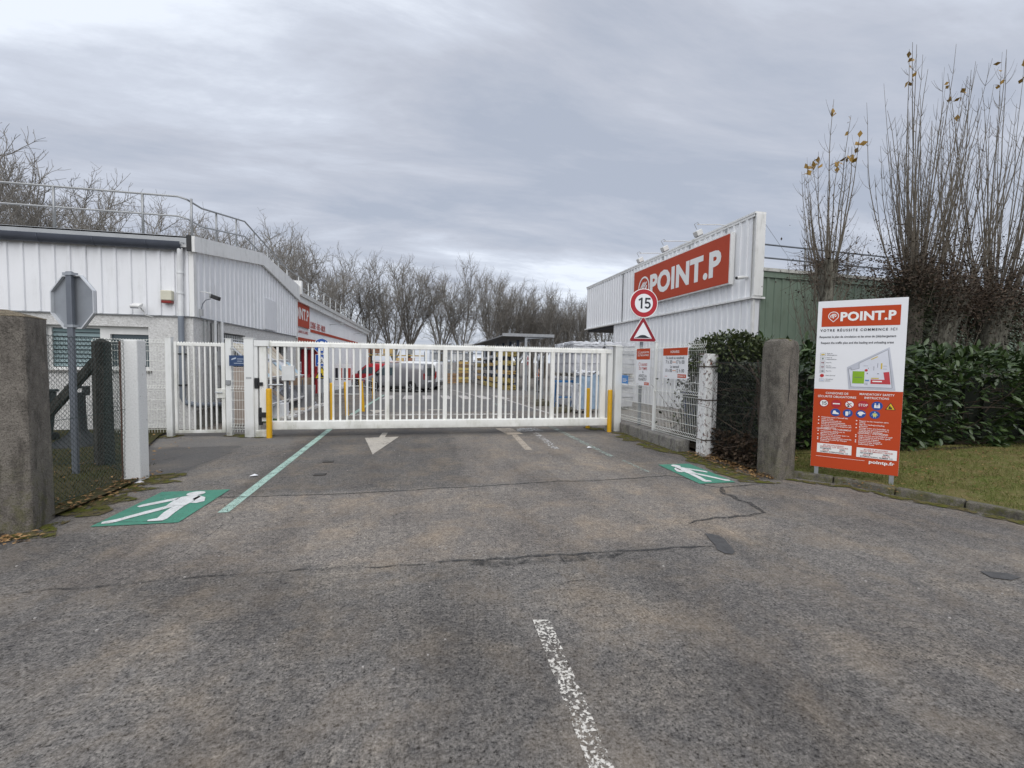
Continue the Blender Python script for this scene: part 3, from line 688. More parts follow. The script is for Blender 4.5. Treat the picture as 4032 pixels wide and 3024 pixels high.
# ------------------------------------------------------------------ right warehouse with the big sign
def right_warehouse():
    X = 10.0; YA, YB = 11.9, 26.0
    W = thing('sign_warehouse', (16, 20, 0), 'white clad warehouse with tall parapet carrying the large red name sign', 'building')
    MB().box(X+.02,X+.28,YA,YB,3.80,6.33).build('parapet', M('parapet_core',(.70,.70,.68),.6), W)
    clad(W, CLADR, (X,YB), (0,-1), (-1,0), YB-YA-.02, 3.80, 6.30, pitch=.30, rw=.09, dep=.035, per=4)
    MB().box(X-.06,X+.32,YA-.03,YB+.03,6.33,6.39).build('coping', TRIMW, W)
    MB().box(X-.045,X-.01,YA+.02,YB,6.25,6.328).build('coping_trim', TRIMW, W)
    MB().box(X-.03,X+.30,YA-.05,YA-.01,3.84,6.328).build('end_trim', TRIMW, W)
    MB().box(X-.12,X+.36,YA-.09,YB+.01,3.74,3.798).build('flashing', TRIMW, W)
    MB().box(X+.03,X+.25,YA+.02,22.0,-.4,3.735).build('wall', WPANEL, W)
    clad(W, CLADR, (X+.01,22.0), (0,-1), (-1,0), 22.0-YA, lambda s: zt(22-s)-.02, 3.735, pitch=.30, rw=.09, dep=.035, per=4)
    MB().box(X-.03,X+.05,YA-.04,YA+.04,-.02,3.735).build('corner_trim', TRIMW, W)
    MB().box(X-.035,X-.02,20.9,20.99,3.80,6.25).build('sheet_joint', M('joint_grey',(.42,.43,.44),.5), W)
    # body and dark underside of the overhang
    MB().box(X+.30,34,YA+1.8,21.9,-.8,4.45).build('hall', M('hall_wall',(.42,.44,.43),.6), W)
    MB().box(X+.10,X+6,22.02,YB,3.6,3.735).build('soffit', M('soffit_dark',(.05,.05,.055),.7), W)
    # green end wall, slightly skew
    a = Vector((X+.285, YA+.02)); u = Vector((15.6,.95)).normalized(); nn = Vector((u.y,-u.x))
    clad(W, CLADG, a, u, nn, 24.0, -.1, 4.42, pitch=.30, rw=.09, dep=.035, per=4, name='green_panel')
    def band(z0, z1, d, mat, name):
        p = a+nn*d; q = p+u*24; b2 = a-nn*.3; c2 = b2+u*24
        MB().add([(p.x,p.y,z0),(q.x,q.y,z0),(c2.x,c2.y,z0),(b2.x,b2.y,z0),(p.x,p.y,z1),(q.x,q.y,z1),(c2.x,c2.y,z1),(b2.x,b2.y,z1)],[(0,1,5,4),(4,5,6,7),(1,2,6,5),(3,0,4,7),(0,3,2,1),(2,3,7,6)]).build(name, mat, W)
    band(4.421,4.60,.06,CLADG,'green_fascia'); band(4.602,4.70,.10,M('weathered_edge',(.50,.50,.46),.6,var=.25,scale=8),'roof_edge')
    rail = MB().box(X+.3,X+.34,YA+.5,YA+.54,4.6,4.7).build('roof_railing', ALU, W)
    pm = MB().tube([(0,0,0),(0,.03,1.0)], .035, 8).mesh('post', smooth=True); pm.materials.append(ALU)
    L0 = a-nn*.45
    for i in range(9): p = L0+u*(.35+i*1.85); piece('post', pm, rail, (p.x,p.y,4.62))
    for z in (5.58,5.16): 
        p = L0+u*.1; q = L0+u*22; MB().tube([(p.x,p.y,z),(q.x,q.y,z)],.028,8).build('rail', GREYP, rail, smooth=True)
    MB().tube([(X+.3,YA+.1,6.2),(12.0,12.3,4.75)],.006,4).build('stay_wire', GALV, W)
    # the sign box
    S = thing('name_sign', (9.9, 16, 4.33), 'large orange-red shop sign with white lettering on the tall parapet', 'sign')
    MB().box(9.80,9.955,12.75,19.42,4.33,6.0).build('sign_box', TRIMW, S)
    MB().box(9.785,9.798,12.80,19.37,4.37,5.96).build('face', RED, S)
    tb = MB(); text(tb, 'POINT.P', (9.78,15.52,4.74), (0,-1,0), (0,0,1), .80, 4.7, bold=.045); tb.build('lettering', LETW, S); tb = MB(); logo(tb, (9.78,18.42,5.12), (0,-1,0), (0,0,1), .50, False)
    tb.build('emblem', LETW, S)
    for i, (y, lab) in enumerate(((13.2,'sign lamp on a long arm, nearest the end of the parapet'),(15.25,'sign lamp on a long arm, middle one of three on the parapet'),(17.15,'sign lamp on a long arm, farthest along the white parapet'))):
        l = thing('sign_lamp', (X,y,6.2), lab, 'lamp', 'lamps over the big sign')
        MB().tube([(X-.03,y,6.18),(X-.03,y,6.34),(X-.3,y,6.36),(8.85,y,6.30)],.016,6).build('arm', M('lamp_white'), l, smooth=True)
        MB().box(X-.06,X+.0,y-.04,y+.04,6.1,6.24).build('mount', M('lamp_grey'), l)
        MB().tube([(8.95,y,6.30),(8.85,y-.02,6.36),(8.75,y,6.30),(8.85,y,6.14)],.010,5).build('cable', M('lamp_grey'), l)
        MB().obox((8.9,y,6.02),(.10,0,.05),(0,.11,0),(-.04,0,.08)).build('head', M('lamp_white'), l, bev=.02)
        MB().obox((8.945,y,5.94),(.08,0,.04),(0,.09,0),(-.008,0,.016)).build('lens', M('lens_grey'), l)
    c = thing('security_camera', (9.95,12.15,4.36), 'small white security camera beside the big sign', 'camera')
    MB().tube([(9.98,12.15,4.44),(9.78,12.15,4.43)],.035,8).build('arm', M('lamp_white'), c, smooth=True)
    MB().tube([(9.84,12.15,4.43),(9.60,12.15,4.40)],.055,10).build('housing', M('lamp_white'), c, smooth=True)
    MB().tube([(9.605,12.15,4.40),(9.57,12.15,4.395)],.042,10).build('lens', BLACK, c)
right_warehouse()

# ------------------------------------------------------------------ sliding gate
def sliding_gate():
    G = thing('sliding_gate', (.55,10.0,0), 'wide white sliding gate of vertical bars across the drive', 'gate')
    y = 10.0
    MB().box(-3.12,4.42,y-.09,y+.09,.15,.33).build('bottom_beam', STEELW, G, bev=.012)
    MB().box(-3.30,4.50,y-.035,y+.035,1.90,1.985).build('top_rail', STEELW, G, bev=.006)
    MB().box(-3.30,4.50,y-.006,y+.006,1.985,2.005).build('top_strip', STEELW, G)
    tooth = MB().prism([(-.02,0),(.02,0),(0,.028)], (0,-.004,0), (1,0,0), (0,0,1), (0,.008,0)).mesh('tooth'); tooth.materials.append(STEELW)
    for i in range(150): piece('tooth', tooth, G, (-3.22+i*.0512, y, 2.003))
    st = MB().box(-.045,.045,-.045,.045,.331,1.898).mesh('stile'); st.materials.append(STEELW)
    br = MB().box(-.019,.019,-.019,.019,.331,1.898).mesh('bar'); br.materials.append(STEELW)
    X = [-3.26+.0]+[-2.03+1.262*i for i in range(5)]+[4.29]
    for i, x in enumerate(X):
        piece('stile', st, G, (x,y,0), scale=((1.5,1,1) if i in (0,6) else None))
    for a, b in zip(X[:-1], X[1:]):
        for k in range(1, 9): piece('bar', br, G, (a+(b-a)*k/9, y, 0))
    MB().box(-2.90,-2.66,y-.06,y+.05,1.19,1.50).build('letter_box', M('box_white',(.66,.67,.66),.45), G, bev=.006)
    MB().cyl((-3.14,y-.09,1.10),(-2.86,y-.09,1.10),.018).build('handle', GALV, G, smooth=True)
    MB().box(-3.42,-3.34,y-.075,y+.03,1.02,1.24).build('lock_case', BLACK, G, bev=.01)
    MB().box(-3.36,-3.26,y-.075,y-.052,1.08,1.15).build('latch', BLACK, G)
    MB().box(-3.33,-3.17,y-.10,y+.0,.42,.52).build('guide_block', BLACK, G, bev=.008)
sliding_gate()

def gate_post(name, lab, x, h):
    P = thing(name, (x,10,0), lab, 'post')
    MB().box(x-.09,x+.09,9.92,10.10,0,h).build('shaft', STEELW2, P, bev=.01)
    MB().box(x-.10,x+.10,9.91,10.11,h,h+.015).build('cap', STEELW2, P)
    s = 1 if x < 0 else -1
    return P, s
P, s = gate_post('gate_post', 'stout white steel post at the latch end of the sliding gate', -3.52, 2.05)
MB().box(-3.43,-3.36,9.95,10.08,0,2.0).build('guide_profile', STEELW2, P)
MB().box(-3.42,-3.14,9.93,10.07,1.90,2.02).build('guide_head', STEELW2, P)
MB().box(-3.345,-3.29,9.95,10.03,.25,.62).build('stop_block', BLACK, P, bev=.006)
MB().box(-3.40,-3.12,9.9,10.08,0,.15).build('roller_base', STEELW, P, bev=.02)
MB().box(-3.57,-3.47,9.915,9.92,1.22,1.26).build('sticker', M('sticker_grey',(.42,.43,.43)), P)
P, s = gate_post('gate_post', 'stout white steel post at the right end of the sliding gate', 4.68, 2.07)
MB().box(4.43,4.55,10.0,10.12,0,2.0).build('guide_profile', STEELW2, P)
MB().box(4.36,4.75,9.93,10.16,2.086,2.11).build('top_plate', STEELW2, P)

# ------------------------------------------------------------------ wicket
def wicket():
    Y = 10.2
    for x, lab in ((-5.09,'slim white wicket post beside the warehouse side wall'),(-3.985,'slim white wicket post carrying the keypad')):
        p = thing('wicket_post', (x,Y,0), lab, 'post')
        MB().box(x-.055,x+.055,Y-.055,Y+.055,0,2.04).build('shaft', STEELW2, p, bev=.006)
        MB().box(x-.06,x+.06,Y-.06,Y+.06,2.04,2.052).build('cap', STEELW2, p)
    k = thing('keypad', (-3.985,Y-.06,1.08), 'grey entry keypad on the wicket post', 'keypad')
    MB().box(-4.03,-3.94,Y-.085,Y-.057,1.08,1.18).build('case', M('keypad_grey',(.22,.23,.24),.4), k, bev=.005)
    for i in range(3):
        for j in range(4): MB().box(-4.018+i*.025,-4.0+i*.025,Y-.089,Y-.085,1.092+j*.021,1.106+j*.021).build('button', M('button_light',(.45,.46,.47),.4), k)
    g = thing('wicket_gate', (-4.55,Y,0), 'narrow white barred wicket gate left of the drive', 'gate')
    for a, b, z0, z1, n in ((-5.0,-4.95,.07,1.96,'stile'),(-4.13,-4.06,.07,1.96,'stile')): MB().box(a,b,Y-.03,Y+.03,z0,z1).build(n, STEELW, g, bev=.004)
    for z0, z1 in ((.07,.13),(1.88,1.94)): MB().box(-4.948,-4.132,Y-.025,Y+.025,z0,z1).build('rail', STEELW, g, bev=.004)
    br = MB().box(-.014,.014,-.014,.014,.131,1.879).mesh('bar'); br.materials.append(STEELW)
    for i in range(1, 8): piece('bar', br, g, (-4.948+.816*i/8, Y, 0))
    tooth = MB().prism([(-.02,0),(.02,0),(0,.03)], (0,-.004,0), (1,0,0), (0,0,1), (0,.008,0)).mesh('tooth'); tooth.materials.append(STEELW)
    for i in range(16): piece('tooth', tooth, g, (-4.92+i*.05, Y, 1.94))
    MB().box(-4.22,-4.05,Y-.045,Y+.045,.80,1.0).build('lock_case', STEELW, g, bev=.008)
    MB().cyl((-4.24,Y-.07,.92),(-4.10,Y-.07,.92),.012).build('handle', GALV, g, smooth=True)
wicket()

# ------------------------------------------------------------------ welded mesh panels with V folds
def mesh_panel(name, lab, p0, p1, z0, z1, folds, mat, nrm, clampn=None, step=.05):
    p0, p1 = Vector(p0), Vector(p1); L = (p1-p0).length; u = (p1-p0)/L; n = Vector(nrm)
    T = thing(name, (p0.x,p0.y,0), lab, 'fence', 'white mesh fence panels')
    prof = [(z0,0)]
    for f in sorted(folds): prof += [(f-.055,0),(f,.045),(f+.055,0)]
    prof += [(z1,0)]
    k = int(L/step); mb = MB()
    for i in range(k+1):
        b = p0+u*(i*L/k)
        mb.tube([(b.x+n.x*d, b.y+n.y*d, z) for z, d in prof], .0035, 4, False)
    mb.build('vertical_wires', mat, T, kind='stuff')
    zs = [z0+.03]
    mb = MB(); hz = []
    for z, d in prof[1:-1]: hz.append((z,d))
    z = z0+.08
    while z < z1-.05:
        if all(abs(z-q[0]) > .09 for q in hz): hz.append((z,0))
        z += .2
    for z, d in hz:
        a, b = p0+n*(d+.006), p1+n*(d+.006); mb.tube([(a.x,a.y,z),(b.x,b.y,z)], .0045, 4, False)
    mb.build('horizontal_wires', mat, T, kind='stuff')
    return T
WIRE = M('white_wire', (.78,.79,.74), .45, var=.04)
mesh_panel('mesh_fence', 'white wire mesh panel left of the wicket in front of the warehouse', (-6.45,10.25), (-5.15,10.25), .08, 2.0, (.2,1.0,1.93), WIRE, (0,-1))
mesh_panel('mesh_fence', 'narrow white mesh panel between wicket and sliding gate post', (-3.93,10.15), (-3.61,10.1), .08, 1.98, (.2,1.0,1.85), WIRE, (0,-1))
mesh_panel('mesh_fence', 'white mesh panel with the recycling notice, beside the gate post', (4.80,9.95), (4.87,8.62), .30, 2.08, (.36,1.16,1.97), WIRE, (-1,0))
mesh_panel('mesh_fence', 'white mesh panel with the opening hours, beside the peeling post', (4.88,8.5), (4.97,7.0), .24, 2.10, (.30,1.10,1.98), WIRE, (-1,0))
fp = thing('fence_post', (4.875,8.56,.2), 'thin white post between two mesh panels on the low wall', 'post')
MB().box(4.845,4.905,8.53,8.59,.17,2.13).build('shaft', STEELW2, fp, bev=.004)
MB().box(4.83,4.92,8.52,8.60,2.13,2.14).build('cap', STEELW2, fp)
# low concrete kerb wall under the mesh
lw = MB().box(4.72,5.0,7.42,9.9,-.05,.24); w = lw.build('low_wall', CONC_W, label='low rough concrete wall under the white mesh panels', cat='wall', bev=.03)

# notices on the mesh
def notice(name, lab, y0, y1, x, z0, z1, cat='sign'):
    return thing(name, (x,(y0+y1)/2,z0), lab, cat)
UX, UY = (0,-1,0), (0,0,1)
def fence_notices():
    n = notice('recycling_notice', 'tall narrow recycling notice with red header on mesh', 9.22, 8.62, 4.79, 1.18, 2.0)
    x = 4.775
    MB().box(x,x+.006,8.62,9.22,1.18,2.0).build('board', WPANEL, n); MB().box(x-.003,x-.001,8.62,9.22,1.76,2.0).build('header', REDB, n)
    xx = x-.0045
    for a in (('ICI',8.99,1.835,.10,.08,'c',.01),('DÉCHÈTERIE',8.93,1.90,.035,.27,'l',.015),('DU BÂTIMENT',8.93,1.835,.035,.27,'l',.015)):
        tb = MB(); text(tb,a[0],(xx,a[1],a[2]),UX,UY,*a[3:]); tb.build('lettering', LETW, n)
    tb = MB()
    for a, b, c, d in ((9.17,9.165,1.83,1.95),(9.06,9.055,1.83,1.95)): tb.poly([(xx,a,c),(xx,b,c),(xx,b,d),(xx,a,d)])
    for c in (1.83,1.945): tb.poly([(xx,9.17,c),(xx,9.055,c),(xx,9.055,c+.005),(xx,9.17,c+.005)])
    tb.build('symbol_frame', LETW, n); tb = MB(); text(tb,'2',(xx,9.113,1.85),UX,UY,.07,.05,bold=.01); tb.build('lettering', LETW, n)
    tb = MB(); xx = x-.002
    text(tb,'GAGNEZ',(xx,8.86,1.62),UX,UY,.055,.26,bold=.012); tb.build('lettering', LETR, n); tb = MB(); text(tb,'DU TEMPS',(xx,8.91,1.53),UX,UY,.06,.36,bold=.012); tb.build('lettering', LETR, n); tb = MB()
    for i in range(12):
        a, b = R(i*30), R(i*30+30); tb.poly([(xx,9.07-.045*math.cos(a),1.65+.045*math.sin(a)),(xx,9.07-.045*math.cos(b),1.65+.045*math.sin(b)),(xx,9.07-.034*math.cos(b),1.65+.034*math.sin(b)),(xx,9.07-.034*math.cos(a),1.65+.034*math.sin(a))])
    tb.build('clock_symbol', LETR, n)
    tb = MB(); text(tb,'&',(xx,8.91,1.46),UX,UY,.05,bold=.012); tb.build('lettering', LETK, n); tb = MB(); text(tb,'AIDEZ LA',(xx,8.92,1.37),UX,UY,.06,.36,bold=.012); tb.build('lettering', LETK, n); tb = MB(); text(tb,'PLANÈTE !',(xx,8.92,1.29),UX,UY,.06,.36,bold=.012)
    tb.poly([(xx,9.18,1.205),(xx,9.10,1.205),(xx,9.10,1.21),(xx,9.18,1.21)]); tb.build('lettering', LETK, n)
    t = MB().box(x-.003,x-.001,8.64,8.84,1.20,1.26).build('logo_tag', REDB, n); tb = MB(); text(tb,'POINT.P',(x-.0045,8.74,1.217),UX,UY,.025,.15,bold=.02); tb.build('lettering', LETW, t)
    n = notice('opening_hours_notice', 'white opening hours board with red header on mesh', 8.12, 7.28, 4.80, 1.38, 1.98)
    x = 4.79
    MB().box(x,x+.012,7.28,8.12,1.38,1.98).build('board', WPANEL, n); MB().box(x-.003,x-.001,7.28,8.12,1.835,1.98).build('header', REDB, n)
    tb = MB(); text(tb,'HORAIRES',(x-.0045,7.7,1.885),UX,UY,.045,.30,bold=.015); tb.build('lettering', LETW, n)
    tb = MB(); xx = x-.002
    for a in (('Du lundi au vendredi',7.7,1.765,.048,.62),('7 h 30',7.90,1.675,.065,.23),('17 h 00',7.51,1.675,.065,.27),('Le samedi',7.7,1.595,.048,.30),('8 h 00',7.90,1.51,.065,.23),('12 h 00',7.51,1.51,.065,.27)):
        tb = MB(); text(tb,a[0],(xx,a[1],a[2]),UX,UY,a[3],a[4],bold=.008); tb.build('lettering', LETK, n)
    tb = MB()
    for z in (1.70,1.535): tb.poly([(xx,7.77,z),(xx,7.66,z),(xx,7.66,z+.012),(xx,7.77,z+.012)])
    tb.build('dash', M('orange_dash',(.70,.22,.05)), n)
    t = MB().box(x-.003,x-.001,7.31,7.59,1.41,1.475).build('logo_tag', REDB, n); tb = MB(); text(tb,'POINT.P',(x-.0045,7.44,1.425),UX,UY,.03,.21,bold=.02); tb.build('lettering', LETW, t); tb = MB(); logo(tb,(x-.0045,7.57,1.444),UX,UY,.018); tb.build('emblem', LETW, t)
    tb = MB(); text(tb,'pointp.fr',(xx,7.99,1.415),UX,UY,.02,.1); tb.build('lettering', LETR, n)
    n = notice('video_notice', 'small blue notice low on the mesh next to the gate post', 9.93, 9.60, 4.77, 1.14, 1.39)
    x = 4.765; MB().box(x,x+.005,9.60,9.92,1.14,1.385).build('board', M('notice_blue',(.05,.22,.55),.4), n); MB().box(x-.002,x,9.60,9.92,1.14,1.185).build('footer', WPANEL, n)
    tb = MB()
    for i, w in enumerate((.2,.24,.18)): tb.poly([(x-.002,9.88,1.29-i*.03),(x-.002,9.88-w,1.29-i*.03),(x-.002,9.88-w,1.302-i*.03),(x-.002,9.88,1.302-i*.03)])
    tb.build('print', LETW, n)
    n = notice('camera_notice', 'dark blue camera warning notice between wicket and gate post', 10, 10, -3.77, 1.22, 1.45); y = 10.05
    n.location = (-3.77,y,1.48); ORG[n.name] = Vector((-3.77,y,1.48))
    MB().box(-3.93,-3.62,y,y+.006,1.48,1.70).build('board', M('notice_navy',(.035,.07,.16),.4), n)
    tb = MB(); q = y-.002
    tb.poly([(-3.89,q,1.60),(-3.80,q,1.63),(-3.80,q,1.66),(-3.88,q,1.63)])
    for i, (a, b) in enumerate(((-3.78,-3.66),(-3.78,-3.68),(-3.84,-3.65))): tb.poly([(a,q,1.62-i*.045),(b,q,1.62-i*.045),(b,q,1.632-i*.045),(a,q,1.632-i*.045)])
    tb.build('print', M('print_pale',(.45,.52,.62)), n)
fence_notices()

# ------------------------------------------------------------------ old posts and pillars at the entrance
def white_post(name, lab, x, y, w, h, mat, straps):
    P = thing(name, (x,y,0), lab, 'post')
    m = MB(); r = random.Random(int(x*10))
    n = 14
    for i in range(n): pass
    hw = w/2
    m.lathe((x,y,0), [(hw*1.414*(1.0 if z < h*.3 else 1-.06*(z-h*.3)/h), z) for z in [h*k/12 for k in range(13)]], 4)
    m.xform(Matrix.Translation((x,y,0)) @ Matrix.Rotation(R(45),4,'Z') @ Matrix.Translation((-x,-y,0)))
    m.build('shaft', mat, P, bev=.012)
    for z in straps: MB().box(x-hw-.006,x+hw+.006,y-hw-.006,y+hw+.006,z,z+.022).build('strap', M('rusty_strap',(.12,.10,.085),.6,.4), P)
    if not straps: MB().box(x-hw-.004,x-hw+.012,y-hw-.005,y-hw+.03,0,h-.02).build('edge_angle', M('rust_dark',(.10,.05,.035),.8), P)
    else: MB().box(x-hw-.09,x+hw*.2,y-.02,y+.01,h-.02,h+.008).build('bracket', M('rusty_strap'), P)
white_post('entrance_post', 'square white painted post with flaking top at the left fence', -3.725, 6.63, .20, 1.86, PEEL2, ())
white_post('entrance_post', 'white post with badly peeling paint and metal straps', 5.05, 7.03, .235, 1.86, PEEL, (1.62,1.02,.30))
def pillar(name, lab, x, y, prof, mat, cap=None, n=40, sq=.25, rot=0):
    """squarish pillar: superellipse rings with slight irregularity"""
    P = thing(name, (x,y,0), lab, 'pillar'); r = random.Random(int(y*100)); V = []; rings = []
    for hw, z in prof:
        ring = []
        for k in range(n):
            a = 2*math.pi*(k+.5)/n; c, s = math.cos(a), math.sin(a); e = 1; c, s = math.copysign(abs(c)**sq, c), math.copysign(abs(s)**sq, s)
            e *= 1+r.uniform(-.011,.009); c2, s2 = c*math.cos(rot)-s*math.sin(rot), c*math.sin(rot)+s*math.cos(rot); ring.append((x+hw*e*c2, y+hw*e*s2, z+r.uniform(-.004,.004)))
        rings.append(ring)
    mb = MB(); mb.v = [p for q in rings for p in q]
    for i in range(len(rings)-1):
        for k in range(n): mb.f.append((i*n+k, i*n+(k+1)%n, (i+1)*n+(k+1)%n, (i+1)*n+k))
    mb.f.append(tuple((len(rings)-1)*n+k for k in range(n)))
    mb.build('shaft', mat, P, smooth=True)
    return P
zs = [i*.1 for i in range(20)]
p = pillar('concrete_pillar', 'massive dark weathered concrete pillar with pyramid cap at the left edge', -3.80, 4.94, [(.222-.006*z, z) for z in zs]+[(.212,1.985),(.205,2.0)], CONC_L, sq=.12, rot=R(16))
MB().lathe((-3.80,4.94,2.0), [(.30,-.008),(.295,.0),(.03,.06)], 4).xform(Matrix.Translation((-3.80,4.94,0)) @ Matrix.Rotation(R(61),4,'Z') @ Matrix.Translation((3.80,-4.94,0))).build('cap', concrete('cap_concrete',(.20,.165,.11),(.30,.25,.18),0,.2), p)
MB().lathe((-3.86,4.66,0), [(.11,-.02),(.13,.04),(.11,.09),(.04,.11)], 9).build('foot_stone', CONC_L, p, smooth=True)
p = pillar('concrete_pillar', 'pitted grey concrete pillar with mossy rounded top next to the info board', 5.20, 5.58, [(.195-.004*z, z) for z in zs]+[(.18,1.97),(.165,2.02),(.11,2.055)], CONC_R, sq=.36, rot=R(8))
MB().tube([(5.19,5.392,1.72),(5.185,5.389,1.5),(5.195,5.387,1.3),(5.175,5.386,1.08)],[.004,.008,.008,.003],5).build('crack', DARK, p)
t = NT('moss'); v = t.pos(); t.col(t.mix(t.ramp(t.noise(v,30,5,.7),(.35,0),(.65,1)),(.045,.045,.018),(.13,.125,.03))); t.p(rough=.95,spec=.1); t.bump(t.noise(v,90,3,.7),.8,.02); MOSS = t.done('moss')
MB().lathe((5.20,5.58,1.975), [(.165,.0),(.16,.05),(.10,.085),(.03,.095)], 14).build('moss_cap', MOSS, p, smooth=True)

# ------------------------------------------------------------------ chain-link fence with concrete posts (left and right)
def chain_link(parent, p0, p1, z0, z1, mat, d=.06, r=.0022, sag=.0, seed=1):
    """woven diamond mesh: zig-zag wires"""
    p0, p1 = Vector(p0), Vector(p1); L = (p1-p0).length; u = (p1-p0)/L; n = Vector((-u.y,u.x)); H = z1-z0
    rows = int(H/(d/2)); cols = int(L/d); rr = random.Random(seed); mb = MB()
    for c in range(cols+1):
        pts = []
        for k in range(rows+1):
            s = (c+(.5 if (k+0) % 2 else 0)*(1))*d; s = min(max(s,0),L); z = z0+k*H/rows
            o = math.sin(z*2.1+s*1.3)*.012; p = p0+u*s+n*(o+(.004 if k % 2 else -.004)); pts.append((p.x,p.y,z))
        mb.tube(pts, r, 3, False)
        pts2 = []
        for k in range(rows+1):
            s = (c+(-.5 if (k+0) % 2 else 0))*d; s = min(max(s,0),L); z = z0+k*H/rows
            o = math.sin(z*2.1+s*1.3)*.012; p = p0+u*s+n*(o+(-.004 if k % 2 else .004)); pts2.append((p.x,p.y,z))
        mb.tube(pts2, r, 3, False)
    mb.build('wire_mesh', mat, parent, kind='stuff')
    for z in (z0+.02, (z0+z1)/2, z1-.01):
        MB().tube([(p0.x,p0.y,z),((p0.x+p1.x)/2,(p0.y+p1.y)/2,z-.01),(p1.x,p1.y,z)], .003, 4, False).build('tension_wire', mat, parent)
CHAIN = M('green_wire', (.022,.040,.036), .5)
F = thing('chain_link_fence', (-3.85,6.1,0), 'dark green chain-link fence between left concrete pillar and white post', 'fence')
chain_link(F, (-3.80,5.14), (-3.78,6.52), .06, 1.86, CHAIN)
F = thing('chain_link_fence', (-4.4,7.4,0), 'rear chain-link run with braced concrete post on the left lawn', 'fence')
chain_link(F, (-3.86,6.76), (-4.58,7.44), .05, 1.84, CHAIN, seed=2)
chain_link(F, (-4.66,7.46), (-7.8,7.6), .05, 1.80, CHAIN, seed=3)
MB().lathe((-4.62,7.5,0), [(.14,0),(.125,1.8),(.12,1.85),(.02,1.9)], 4).build('post', concrete('dark_concrete',(.05,.05,.045),(.10,.095,.085)), F)
MB().obox((-5.14,7.53,1.02),(.44,0,.56),(0,.05,0),(.04,0,-.032)).build('brace', MATS['dark_concrete'], F)
F = thing('chain_link_fence', (5.05,6.4,0), 'dark chain-link fence over ivy between peeling post and concrete pillar', 'fence')
chain_link(F, (5.06,6.91), (5.18,5.76), .25, 1.72, M('dark_wire',(.05,.055,.055),.5), seed=4)

# ------------------------------------------------------------------ bollards
def bollards():
    me = MB().lathe((0,0,0), [(.055,0),(.055,1.0),(.053,1.02),(.045,1.035),(.0,1.04)], 18).mesh('bollard', smooth=True); me.materials.append(YEL); me.set_sharp_from_angle(angle=R(40))
    L = [(-3.115,9.84,0,0,'front yellow bollard at the latch end of the gate'),(4.45,9.88,0,0,'front yellow bollard at the right end of the gate'),
         (4.14,10.5,0,0,'yellow bollard seen through the last bars at the right end of the gate'),(-2.42,12.65,R(-1.5),R(-1),'yellow bollard in yard, first one behind the gate stile'),(-2.24,13.95,R(1),R(-2.5),'yellow bollard in yard, slightly leaning, second behind the gate'),
         (-1.95,15.3,R(2),R(-3.5),'yellow bollard in yard, third along the green line'),(-2.50,18.9,0,R(-1.5),'yellow bollard in yard by the ramp railing'),(-2.38,22.3,0,0,'yellow bollard in yard, farthest of the row')]
    for x, y, rx, ry, lab in L:
        o = piece('bollard', me, None, (x,y,zt(y)-.01), (rx,ry,0)); tag(o, lab, 'bollard', 'yellow steel bollards')
bollards()

# ------------------------------------------------------------------ round and triangular road signs
def disc(mb, c, ux, uy, r, n=40, r1=0):
    c, ux, uy = Vector(c), Vector(ux), Vector(uy)
    if r1:
        for i in range(n):
            a, b = 2*math.pi*i/n, 2*math.pi*(i+1)/n
            mb.poly([c+ux*(r*math.cos(t))+uy*(r*math.sin(t)) for t in (a,b)]+[c+ux*(r1*math.cos(t))+uy*(r1*math.sin(t)) for t in (b,a)])
    else: mb.poly([c+ux*(r*math.cos(2*math.pi*i/n))+uy*(r*math.sin(2*math.pi*i/n)) for i in range(n)])
def rtri(r, rad, n=5):
    """triangle with rounded corners, centre at centroid"""
    out = []
    for k in range(3):
        a = R(90+120*k); cx, cy = (r-2*rad)*math.cos(a), (r-2*rad)*math.sin(a)
        for i in range(n+1):
            t = a-R(60)+R(120)*i/n; out.append((cx+rad*math.cos(t), cy+rad*math.sin(t)))
    return out
def digits15(m, c, ux, uy, h):
    """the two digits as flat shapes, cap height h, centred on c"""
    c, ux, uy = Vector(c), Vector(ux), Vector(uy); P = lambda x, y: c+ux*(x*h)+uy*((y-.5)*h)
    for q in ([(-.30,0),(-.13,0),(-.13,1),(-.27,1),(-.30,.97)], [(-.30,.97),(-.30,.80),(-.46,.70),(-.53,.82)]): m.poly([P(*p) for p in q])
    A = [(.62,1),(.62,.84),(.27,.84),(.25,.63)]; 
    for q in ([(.13,1),(.11,.84),(.62,.84),(.62,1)], [(.13,1),(.27,.88),(.245,.50),(.09,.46)]): m.poly([P(*p) for p in q[::-1]])
    n = 16; o = [(.34+.32*math.cos(R(a)), .33+.33*math.sin(R(a))) for a in [135-(135+150)*i/n for i in range(n+1)]]; i_ = [(.34+.155*math.cos(R(a)), .33+.165*math.sin(R(a))) for a in [135-(135+150)*i/n for i in range(n+1)]]
    for k in range(n): m.poly([P(*o[k]), P(*i_[k]), P(*i_[k+1]), P(*o[k+1])])
    m.poly([P(.09,.46), P(.245,.46), P(.24,.56), P(.15,.60)])
